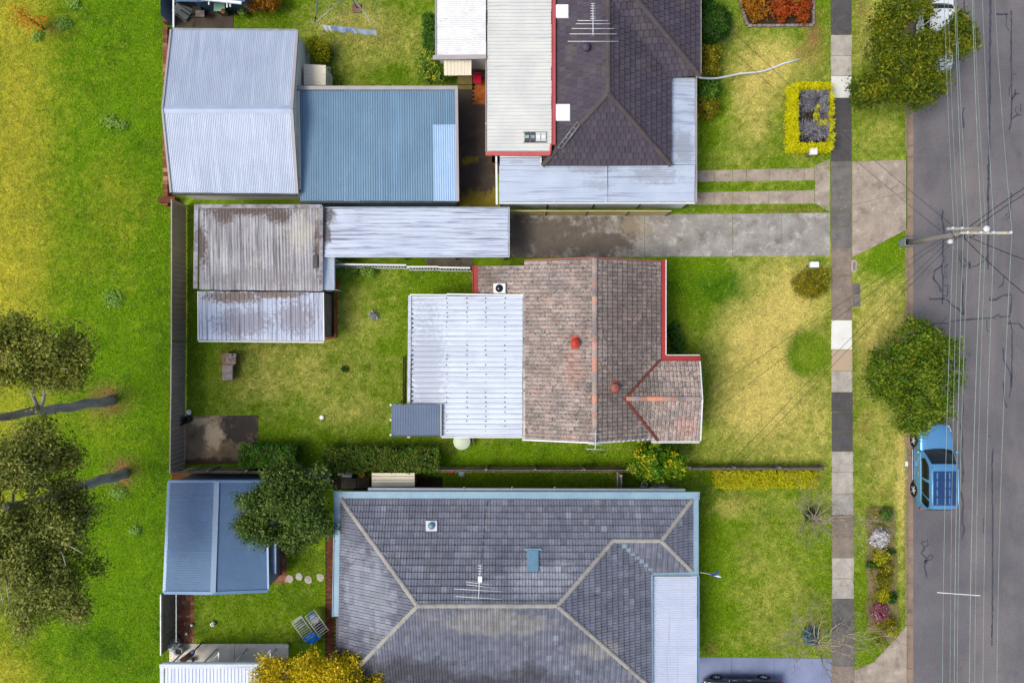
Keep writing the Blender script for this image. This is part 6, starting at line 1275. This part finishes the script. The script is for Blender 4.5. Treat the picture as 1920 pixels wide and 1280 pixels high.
hedge('hedge', 'long clipped green hedge north of the cream locker', 602, 840, 827, 884, 1.6, 'lf_hedge2', 13000)
hedge('hedge', 'low yellow-green hedge along the front of the paling fence', 1338, 883, 1532, 911, .9, 'lf_lowhedge', 16000, .055)
hedge('hedge', 'narrow clipped dark hedge beside the rough white roof', 795, 27, 817, 92, 1.3, 'lf_hedge', 3200)
shrub('citrus_bush', 'speckled green bush below the narrow dark hedge', [EL(805, 115, 1.0, 20, 22, .7), EL(825, 138, .9, 22, 20, .6), EL(800, 140, .6, 14, 16, .5)], 'lf_citrus', 3600, .055, clump=.09, per=16)
shrub('yellow_bush', 'bright yellow-green bush beside the gabled shed', [EL(592, 88, .9, 18, 18, .6), EL(604, 105, .7, 16, 14, .5), EL(600, 85, 1.0, 16, 14, .5)], 'lf_ygreen', 2600, .055, clump=.09, per=16)
shrub('dark_strappy_plant', 'dark strappy plant right of the yellow bush', [EL(614, 98, .4, 8, 14, .3)], 'lf_dark', 500, .07, 'plant', clump=.09, per=10)
shrub('autumn_bush', 'orange autumn-coloured bush at the top edge beside the blue lean-to', [EL(498, 4, 1.0, 26, 16, .7), EL(478, 12, .8, 14, 12, .5), EL(510, 0, 1.0, 16, 14, .5)], 'lf_orange', 2600, .055, clump=.09, per=16)
shrub('pot_greenery', 'round green tuft growing in the small pot', [EL(454, 27, .45, 7.5, 7.5, .2)], 'lf_weed', 420, .04, 'plant', stem=False, clump=.05, per=12)
shrub('trellis_creeper', 'leafy creeper at the left end of the white slatted fence', [EL(650, 511, .5, 22, 7, .35), EL(690, 510, .4, 14, 6, .3)], 'lf_weed', 1300, .05, 'creeper', clump=.09, per=14)
shrub('front_shrub', 'bushy yellow-green shrub near the footpath on the dry front lawn', [EL(1505, 530, .6, 20, 22, .45), EL(1535, 525, .6, 20, 24, .45), EL(1520, 545, .5, 30, 14, .4)], 'lf_olive', 4200, .05, clump=.09, per=14)
shrub('wall_shrub', 'dark shrub in the corner of the terracotta-roofed house', [EL(1262, 620, .7, 12, 14, .5), EL(1270, 645, .7, 12, 16, .5)], 'lf_dark', 1700, .055, clump=.09, per=14)
shrub('ball_shrub', 'large rounded dark green shrub beside the dark tiled roof', [EL(1336, 46, 1.2, 34, 36, .9)], 'lf_dark', 5200, .055, clump=.09, per=18, shell=.75)
for i, (x, y, rx, ry, z, m, lab) in enumerate(((1326, 104, 24, 26, .8, 'lf_olive', 'olive shrub just below the large rounded shrub'), (1328, 130, 22, 20, .8, 'lf_olive', 'olive shrub level with the start of the white conduit'), (1326, 168, 24, 24, .8, 'lf_hedge', 'green shrub just below the white conduit'), (1324, 202, 24, 22, .7, 'lf_olive', 'olive shrub, southernmost of the row beside the verandah'), (1320, 8, 14, 16, .8, 'lf_dark', 'dark shrub at the top edge behind the large rounded shrub'))):
    shrub('border_shrub', lab, [EL(x, y, z, rx, ry, .55)], m, 2600, .055, group='shrubs along the dark-roofed house', clump=.09, per=14)
for x, y, rx, ry, m, lab in ((1420, 20, 26, 24, 'lf_orange', 'orange bedding plants at the left of the stone-edged flower bed'), (1462, 22, 26, 24, 'lf_redorange', 'orange-red bedding plants in the middle of the flower bed'), (1502, 20, 22, 24, 'lf_redorange', 'red bedding plants at the right of the flower bed')):
    shrub('bedding_plants', lab, [EL(x, y, .4, rx, ry, .3), EL(x, y - 30, .4, rx, ry, .3)], m, 3000, .065, 'flowers', group='autumn bedding plants', clump=.08, per=12, lump=9, shell=.2)
shrub('bed_grass', 'bright green plant at the top edge of the flower bed', [EL(1490, -6, .5, 14, 8, .3)], 'lf_weed', 500, .06, 'plant', clump=.08)
t = thing('stone_edging', 'pale stone edging round the orange flower bed', 'edging', P(1460, 50))
for (a_, b_), n in ((((1376, -40), (1388, 10)), 6), (((1388, 10), (1400, 49)), 6), (((1401, 50), (1523, 49)), 14), (((1524, 48), (1524, -40)), 10)):
    a_, b_ = P(*a_), P(*b_); d = b_ - a_; yaw = math.atan2(d.y, d.x)
    for i in range(n): MB().box(a_.lerp(b_, (i + .5) / n) + u * (.07 + random.gauss(0, .01)), (d.length / n - .02, .15 + random.gauss(0, .015), .2), yaw + random.gauss(0, .03)).build('edging_stone', 'timber_grey' if n == 6 else 'old_block', t, bevel=.025)
# clipped yellow hedge with its dead heart
t = thing('dieback_hedge', 'square yellow hedge round a dead heart of bare grey twigs', 'hedge', P(1520, 222))
x0, y0, x1, y1 = 1486, 166, 1556, 272; zt = 1.15
mb = MB(); tw = MB()
for cx, cy, n, R in ((1528, 190, 260, 1.05), (1500, 205, 60, .5), (1520, 250, 200, .8), (1545, 248, 160, .7), (1505, 245, 120, .6), (1540, 215, 120, .7), (1545, 175, 100, .6), (1502, 178, 90, .5)):
    for i in range(n):
        an = random.uniform(0, 2 * math.pi); L = random.uniform(.25, 1) * R; p = P(cx, cy, .25); e = P(cx, cy, .3) + Vector((math.cos(an) * L, math.sin(an) * L, random.uniform(.35, .85)))
        lo, hi = P(x0 + 3, y1 - 3, 1), P(x1 - 2, y0 + 3, 1); e.x = min(max(e.x, lo.x), hi.x); e.y = min(max(e.y, lo.y), hi.y)
        m_ = p.lerp(e, .55) + Vector((random.gauss(0, .05), random.gauss(0, .05), .12)); i0 = len(tw.f); tw.tube([p, m_, e], .016, 4, .007); rr = random.random()
        for q in range(i0, len(tw.f)): tw.r[q] = rr
tw.build('dead_twigs', 'twig', t, kind='stuff')
leafmat('lf_dead', C(52, 52, 60), C(112, 112, 124), C(196, 196, 206))
leaves('dead_sprays', t, 'lf_dead', [EL(1528, 188, .45, 30, 20, .25), EL(1522, 248, .4, 32, 22, .25), EL(1545, 215, .4, 14, 40, .25), EL(1500, 210, .35, 12, 30, .2)], 5200, .055, clump=.09, per=14, asp=.16, shell=.2)
MB().prism(rect(x0, y0, x1, y1, .3), -.02, .12).build('bare_soil', 'dark_soil', t)
def rim(xa, ya, xb, yb, n, hi=zt, zmin=.05):
    a, b = P(xa, yb, .9), P(xb, ya, .9); k = n // 12; cc = np.c_[RNG.uniform(a.x, b.x, k), RNG.uniform(a.y, b.y, k), zmin + (hi - zmin) * RNG.random(k) ** .6]; li = RNG.integers(0, k, n); return cc[li] + RNG.normal(size=(n, 3)) * .045, RNG.random(k)[li]
ps = [rim(1481, 160, 1494, 278, 15000), rim(1483, 271, 1558, 281, 9500), rim(1486, 157, 1558, 166, 5500), rim(1556, 160, 1561, 280, 2200)] + [rim(x, y, x + 8, y + 8, 110, 1.15, .6) for x, y in ((1526, 200), (1525, 212), (1527, 218), (1533, 228), (1540, 226), (1492, 250))]
p = np.concatenate([a for a, b in ps]); cr = np.concatenate([b for a, b in ps]); n = len(p); p[:, 2] = np.maximum(p[:, 2], .03)
nrm = RNG.normal(size=(n, 3)) * .6; nrm[:, 2] += .6; nrm /= np.linalg.norm(nrm, axis=1)[:, None]; tt = np.cross(nrm, RNG.normal(size=(n, 3))); tt /= np.linalg.norm(tt, axis=1)[:, None]; bb = np.cross(nrm, tt); s = .04 * (.65 + .7 * RNG.random(n))[:, None]
V = np.stack([p - tt * s, p - bb * s * .6, p + tt * s, p + bb * s * .6], 1).reshape(-1, 3) - np.array(origin_of(t))
link('foliage', fast_mesh('foliage', V, np.arange(4 * n).reshape(n, 4), np.clip(.5 * cr + .5 * RNG.random(n), 0, 1)), 'lf_yellow', t)
# verge garden
for x, y, r, m, n, lab in ((1661, 965, 12, 'lf_hedge', 700, 'green shrub at the top of the verge garden'), (1649, 1007, 18, 'lf_pinkwhite', 1500, 'round hydrangea with pink-white flowers in the verge garden'), (1652, 1042, 15, 'lf_ygreen', 900, 'yellow-green shrub below the pink-white hydrangea'), (1662, 1065, 14, 'lf_olive', 700, 'olive shrub in the middle of the verge garden'), (1657, 1088, 16, 'lf_olive', 800, 'loose flowering shrub above the lime shrub'), (1655, 1116, 14, 'lf_ygreen', 900, 'lime shrub above the crimson one in the verge garden'), (1672, 1120, 10, 'lf_dark', 500, 'dark shrub right of the lime shrub'), (1649, 1147, 17, 'lf_crimson', 1400, 'crimson-pink flowering shrub in the verge garden'), (1664, 1168, 16, 'lf_olive', 800, 'green shrub below the crimson one'), (1674, 1182, 12, 'lf_ygreen', 500, 'small yellow-green plant at the foot of the verge garden'), (1631, 1058, 6, 'lf_dark', 220, 'small dark tuft at the left of the verge garden'), (1646, 1059, 6, 'lf_dark', 220, 'small dark tuft in the middle of the verge garden'), (1670, 1035, 8, 'lf_dark', 260, 'dark tuft right of the yellow-green shrub')):
    shrub('garden_shrub', lab, [EL(x, y, .35 if r > 8 else .15, r, r, .3 if r > 8 else .12)], m, n, .05, group='plants in the verge garden', clump=.07, per=12)
tag(leaves('ground_cover', None, 'lf_olive', [EL(1652, y, .08, 26, 18, .08) for y in range(965, 1200, 26)], 2600, .05, clump=.12, per=12, shell=.1, lo=.03, kind='stuff', org=P(1652, 1075)), 'low green ground cover between the shrubs of the verge garden', 'ground cover')
shrub('yard_succulent', 'pale strappy plant behind the large white pot', [EL(327, 1208, .5, 10, 9, .35)], 'lf_grey', 500, .06, 'plant', clump=.08, per=10)
# ------------------------------------------------------------------ cars
def car(lab, cx, cy, yaw, L, Wd, body, suv=True, roofm=None, name='parked_car'):
    t = thing(name, lab, 'car', (cx, cy, -.12 if cx > 20 else .03)); o = origin_of(t); hw = Wd / 2; cs, sn = math.cos(yaw), math.sin(yaw)
    G = lambda x, y, z: (o.x + x * cs - y * sn, o.y + x * sn + y * cs, o.z + z)
    hz = 1.02 if suv else .88; rz = 1.72 if suv else 1.46; f = L / 2
    st = [(-f - .02, .70, .42, .70, .80), (-f + .02, .90, .34, .85, hz - .03), (-f + .25, .985, .28, .90, hz), (-f + .8, 1.0, .25, .90, hz), (-f * .2, 1.0, .24, .90, hz), (f * .30, 1.0, .24, .88, hz - .01), (f - .9, 1.0, .24, .84, hz - .04), (f - .5, .98, .25, .80, hz - .09), (f - .22, .92, .28, .72, hz - .17), (f - .06, .78, .32, .64, hz - .27), (f + .03, .52, .40, .56, hz - .40)]
    rows = []
    for y, w, zb, zm, zt in st:
        w *= hw; half = [(w * .90, zb), (w, zb + .12), (w, (zb + zm) / 2), (w * .985, zm), (w * .93, zt - .03), (w * .80, zt + .005), (w * .4, zt + .03)]
        rows.append([G(x, y, z) for x, z in half] + [G(-x, y, z) for x, z in reversed(half)])
    bo = MB().grid(rows, True, True, True).build('body', body, t); md = bo.modifiers.new('round', 'SUBSURF'); md.levels = md.render_levels = 2
    yb0, yt0, yt1, yb1 = (-f + .05, -f + .20, f * .10, f * .40) if suv else (-f + .55, -f + 1.1, f * .05, f * .42)
    wb_, wt = hw * .93, hw * .76
    prof = [(0, yb1, hz - .03, wb_), (.10, yb1 - (yb1 - yt1) * .35, hz + (rz - hz) * .40, wb_ * .94), (.22, yt1 + .10, rz - .10, wt * 1.04), (.30, yt1 - .08, rz - .01, wt), (.5, (yt0 + yt1) / 2, rz + .02, wt), (.72, yt0 + .15, rz - .005, wt * .98), (.80, yt0, rz - .06, wt * .98), (.92, (yt0 + yb0) / 2, hz + (rz - hz) * .45, wb_ * .93), (1.0, yb0, hz - .03, wb_)]
    def pf(q):
        for A_, B_ in zip(prof[:-1], prof[1:]):
            if q <= B_[0] + 1e-9:
                w_ = (q - A_[0]) / (B_[0] - A_[0]); return [a_ + (b_ - a_) * w_ for a_, b_ in zip(A_[1:], B_[1:])]
    def top(q, s_, e=0.0):
        y_, z_, w_ = pf(q); bow = .16 * (1 - s_ * s_) * (max(0, 1 - q / .3) - max(0, (q - .75) / .25) * .5); zz = z_ - .045 * s_ ** 4
        k_ = 1 + e / w_
        return Vector(G(s_ * w_ * (k_ if abs(s_) > .9 else 1), y_ + bow + e * (.7 if q < .25 else -.7 if q > .85 else 0), zz + e))
    def side(q, r_, sg, e=0.0):
        y_, z_, w_ = pf(q); yb_ = yb1 + (yb0 - yb1) * q; b_ = Vector((sg * wb_, yb_, hz - .03)); a_ = Vector((sg * w_, y_, z_ - .045)); p_ = a_.lerp(b_, r_); p_.x += sg * (.05 * math.sin(math.pi * r_) + e); return Vector(G(p_.x, p_.y, p_.z))
    QT = [0, .05, .10, .16, .22, .26, .30, .38, .5, .62, .72, .76, .80, .86, .92, 1.0]
    mb = MB(); mb.grid([[top(q, s_) for s_ in np.linspace(-1, 1, 11)] for q in QT], True)
    for sg in (-1, 1): mb.grid([[side(q, r_, sg) for r_ in np.linspace(0, 1, 6)] for q in QT], True)
    mb.build('cabin', body, t)
    MB().grid([[top(q, s_, .014) for s_ in np.linspace(-.90, .90, 11)] for q in np.linspace(.025, .25, 8)], True).build('windscreen', 'glass_dark', t)
    MB().grid([[top(q, s_, .014) for s_ in np.linspace(-.86, .86, 9)] for q in np.linspace(.82, .97, 6)], True).build('rear_window', 'glass_dark', t)
    for sg in (-1, 1):
        for qa, qb in ((.14, .44), (.47, .66), (.68, .84)) if suv else ((.14, .5), (.53, .82)): MB().grid([[side(q, r_, sg, .012) for r_ in np.linspace(.14, .84, 5)] for q in np.linspace(qa, qb, 8)], True).build('side_window', 'glass_dark', t)
    # wheels
    R, wy = (.37, L * .29) if suv else (.32, L * .30)
    for s in (-1, 1):
        for yy in (-wy, wy + .03):
            M = Matrix.Translation(G(s * (hw - .10), yy, R)) @ Matrix.Rotation(yaw, 4, 'Z') @ Matrix.Rotation(s * math.pi / 2, 4, 'Y'); w = MB().lathe(None, [(R * .62, -.10), (R * .94, -.10), (R, -.06), (R, .09), (R * .93, .125), (R * .66, .125), (R * .62, .10)], 26, M).build('wheel', 'black', t)
            rm = MB(); rm.lathe(None, [(R * .62, .095), (R * .6, .105), (.02, .09)], 20, M @ Matrix.Translation((0, 0, -.02)))
            for k in range(5):
                Q = M @ Matrix.Rotation(k * 2 * math.pi / 5, 4, 'Z') @ Matrix.Translation((R * .33, 0, .10)); rm.box(None, (R * .56, .07, .03), M=Q)
            rm.lathe(None, [(R * .14, .09), (R * .12, .125), (.005, .13)], 12, M); rm.build('rim', 'ant_metal', w)
            MB().lathe(None, [(R * 1.16, -.02), (R * 1.16, .085), (R * 1.0, .085)], 24, M).build('wheel_arch', 'dark_void', t)
    for s in (-1, 1):
        MB().box(None, (.10, .12, .11), M=Matrix.Translation(G(s * (hw + .1), f * .36, hz + .06)) @ Matrix.Rotation(yaw, 4, 'Z') @ Matrix.Scale(1.7, 4, (1, 0, 0))).build('mirror', body, t, bevel=.03)
        q = [G(s * hw * .50, f - .22, hz - .20), G(s * hw * .90, f - .42, hz - .17), G(s * hw * .86, f - .10, hz - .34), G(s * hw * .52, f - .02, hz - .38)]; MB().grid([q, [Vector(p) + Vector((0, 0, .035)) for p in q]], False, True, True).build('headlight', 'white_paint', t)
        MB().box(None, (.16, .14, .26), M=Matrix.Translation(G(s * hw * .86, -f + .07, hz - .12)) @ Matrix.Rotation(yaw, 4, 'Z')).build('tail_light', 'lamp_red', t, bevel=.03)
        for yy in (-.35, .45): MB().box(None, (.03, .2, .03), M=Matrix.Translation(G(s * (hw + .012), yy, hz - .12)) @ Matrix.Rotation(yaw, 4, 'Z')).build('door_handle', 'galv', t)
        MB().box(None, (.05, L * .36, .06), M=Matrix.Translation(G(s * (hw + (.05 if suv else 0)), .05, .34)) @ Matrix.Rotation(yaw, 4, 'Z')).build('side_step', 'galv' if suv else body, t, bevel=.01)
        for yy in (-.05, f * .52): MB().box(None, (.012, .012, .50), M=Matrix.Translation(G(s * (hw * 1.0 + .002), yy, .62)) @ Matrix.Rotation(yaw, 4, 'Z')).build('door_gap', 'dark_void', t)
    for yy, nm in ((f - .02, 'front_bumper'), (-f + .03, 'rear_bumper')): MB().box(None, (Wd * .72, .16, .20), M=Matrix.Translation(G(0, yy, .48)) @ Matrix.Rotation(yaw, 4, 'Z')).build(nm, 'steel_dark' if yy > 0 else body, t, bevel=.05)
    if roofm:
        y0, y1 = yt0 + .22, yt1 - .34; MB().box(None, (wt * 1.72, y1 - y0, .035), M=Matrix.Translation(G(0, (y0 + y1) / 2, rz + .02)) @ Matrix.Rotation(yaw, 4, 'Z')).build('roof_rack', roofm, t, bevel=.012)
        for x in (-.6, 0, .32):
            for k in range(4): MB().box(None, (.055, (y1 - y0) / 4 - .12, .022), M=Matrix.Translation(G(x * wt, y0 + (k + .5) * (y1 - y0) / 4, rz + .045)) @ Matrix.Rotation(yaw, 4, 'Z')).build('rack_slat', body, t)
        for s in (-1, 1): MB().tube([G(s * wt * .93, y0 - .1, rz + .01), G(s * wt * .95, y0 + .1, rz + .07), G(s * wt * .95, y1 + .1, rz + .07), G(s * wt * .93, y1 + .25, rz + .01)], .022, 6).build('roof_rail', body, t)
    MB().tube([G(-wb_ * .8, yb1 + .03, hz + .02), G(wb_ * .1, yb1 - .06, hz + .06)], .012, 4).build('wiper', 'black', t); MB().tube([G(wb_ * .1, yb1 + .03, hz + .02), G(wb_ * .85, yb1 - .06, hz + .06)], .012, 4).build('wiper', 'black', t)
    return t
mat('car_blue', C(120, 188, 240), C(112, 180, 234), 1, .25, .55, grain=.01, coat=.6, spec=.5); mat('rack_blue', C(36, 70, 120), C(30, 62, 108), 2, .5, grain=.05); mat('car_dark', C(30, 46, 56), C(26, 40, 50), 1, .25, .3, grain=.01, coat=.7, spec=.5); mat('car_white', C(236, 240, 244), None, 1, .3, 0, grain=.01, coat=.5); mat('lamp_red', C(206, 24, 40), None, 1, .25, grain=0)
car('blue four-wheel drive with a roof rack parked at the kerb', 23.42, -6.92, 0, 4.72, 1.92, 'car_blue', True, 'rack_blue'); car('white car parked at the top under the street tree', 23.55, 17.0, math.pi, 4.4, 1.78, 'car_white', False); car('dark car on the blue driveway at the bottom edge', 12.75, -19.6, math.pi / 2, 4.35, 1.78, 'car_dark', False)
# ------------------------------------------------------------------ power pole and wires
mat('arm_wood', C(206, 198, 180), C(180, 170, 150), 3, .85, grain=.15); mat('pole_wood', C(190, 180, 172), C(150, 142, 136), 3, .9, grain=.2, stretch=(1, 1, .2), bump=.3); mat('ceramic', C(226, 230, 238), C(210, 216, 226), 3, .3, grain=.02)
pb = Vector((22.05, 5.49, 0)); pt = Vector((22.0, 5.22, 7.4))
t = thing('power_pole', 'grey timber power pole with two crossarms on the verge', 'power pole', pb)
MB().tube([pb - u * .1, pb.lerp(pt, .5), pt], .15, 14, .10).build('pole', 'pole_wood', t)
def arm(xa, xb, y, z): a, b = P(xa, y, z), P(xb, y, z); MB().beam(a, b, .11, .13).build('crossarm', 'arm_wood', t)
arm(1800, 1891, 437, 7.05); arm(1776, 1846, 429, 5.9)
INS = [(1782, 429, 5.9), (1799, 429, 5.9), (1809, 437, 7.05), (1834, 437, 7.05), (1844, 429, 5.9), (1857, 437, 7.05), (1889.5, 437, 7.05)]
for x, y, z in INS: MB().lathe(P(x, y, z) + u * .05, [(.03, 0), (.08, .04), (.05, .07), (.09, .11), (.05, .15), (.08, .19), (.04, .24), (.005, .25)], 12).build('insulator', 'ceramic', t)
MB().lathe(P(1850, 429, 7.45), [(.02, -.1), (.12, -.08), (.16, 0), (.12, .05), (.01, .07)], 18).build('pole_cap', 'ceramic', t)
MB().lathe(P(1781, 453, 5.6), [(.03, -.15), (.11, -.12), (.12, .1), (.08, .15), (.01, .16)], 12).build('fuse_holder', 'ceramic', t)
MB().tube([P(1845, 437, 6.5), P(1820, 437, 7.0)], .03, 6).build('brace', 'galv', t); MB().tube([P(1825, 437, 6.5), P(1860, 437, 7.0)], .03, 6).build('brace', 'galv', t)
gp = P(1694, 456); g = MB(); g.box((gp.x, gp.y - .2, .35), (.55, .04, .7)); g.box((gp.x - .26, gp.y, .35), (.04, .36, .7)); g.box((gp.x, gp.y + .19, .35), (.5, .04, .7)); g.build('cable_guard', 'galv', t)
for k in range(7):
    a_ = pt.lerp(pb, random.uniform(.12, .25)); b_ = P(random.choice((1781, 1800, 1809, 1834)), random.choice((432, 440, 452)), random.uniform(5.6, 6.9)); MB().tube([a_, a_.lerp(b_, .5) - u * .35 + Vector((random.gauss(0, .15), -.25, 0)), b_], .012, 5).build('jumper', 'wire_black', t)
SP = 52.0
def line(lab, px, py, z, n_px, s_px, r=.014, m='wire', grp='street power wires'):
    p = P(px, py, z); mb = MB(); pts = []
    def drop(tp, ypx):
        zz = H - p.x * (H / K) / (tp - 960); d = abs(P(0, ypx, zz).y - p.y); q = d / SP; return max(.1, (z - zz) / (4 * q * (1 - q)))
    sn, ss = drop(n_px, 0), drop(s_px, 1280)
    for i in range(-26, 27):
        q = abs(i) / 26; y = p.y + i * SP / 26; s_ = sn if i > 0 else ss; pts.append((p.x, y, z + .28 - 4 * s_ * q * (1 - q)))
    one('power_wire', lab, 'wire', mb.tube(pts, r * .85, 5), m, (p.x, p.y, 0), grp)
for i, (px, py, z, a_, b_, r) in enumerate(((1782, 429, 5.9, 1764, 1761, .013), (1790, 429, 5.9, 1771, 1775, .011), (1800, 429, 5.9, 1784, 1783, .019), (1809, 437, 7.05, 1786, 1788, .013), (1834, 437, 7.05, 1816, 1811, .019), (1842, 429, 5.9, 1819, 1821, .012), (1857, 437, 7.05, 1835, 1836, .014), (1890, 437, 7.05, 1858, 1862, .014))):
    line('thin grey power wire along the street, %s of the eight from the verge' % ('first', 'second', 'third', 'fourth', 'fifth', 'sixth', 'seventh', 'eighth')[i], px, py, z, a_, b_, r)
def drop_line(lab, a, b, sag=.35, r=.010, m='wire_black'):
    a, b = Vector(a), Vector(b); one('service_wire', lab, 'wire', MB().tube([a.lerp(b, f) - u * 4 * sag * f * (1 - f) for f in np.linspace(0, 1, 25)], r, 5), m, (a.x, a.y, 0), 'service wires to the houses')
A5 = P(1768, 436, 5.3)
drop_line('dark service wire from the pole to the dark-roofed house, left one', P(1764, 433, 5.2), P(1313, 38, 3.3)); drop_line('dark service wire from the pole to the dark-roofed house, right one', P(1790, 426, 5.7), P(1360, 45, 3.2))
drop_line('dark service wire from the pole to the terracotta-roofed house, upper one', P(1768, 446, 5.2), P(1313, 745, 3.6)); drop_line('dark service wire from the pole to the terracotta-roofed house, lower one', P(1776, 447, 5.3), P(1313, 790, 3.3))
drop_line('dark service wire from the pole to the grey hip-roofed house, upper one', P(1782, 448, 5.4), P(1310, 932, 3.2)); drop_line('dark service wire from the pole to the grey hip-roofed house, lower one', P(1792, 448, 5.7), P(1312, 955, 3.2))
for lab, a_, b_ in (('thick dark cable leaving the pole to the upper right, upper one', (1818, 425), (1990, 308)), ('thick dark cable leaving the pole to the upper right, lower one', (1833, 424), (1990, 322)), ('thick dark cable leaving the pole to the right', (1815, 443), (2000, 512)), ('thick dark cable leaving the pole to the lower right', (1808, 446), (2000, 612))): drop_line(lab, P(*a_, 6.4), P(*b_, 5.2), .3, .02)
one('wire_spreader', 'pale spreader bar across the street wires near the bottom', 'spreader', MB().beam(P(1757, 1110, 5.25), P(1838, 1116, 6.0), .03, .03), 'white_paint', P(1797, 1113))
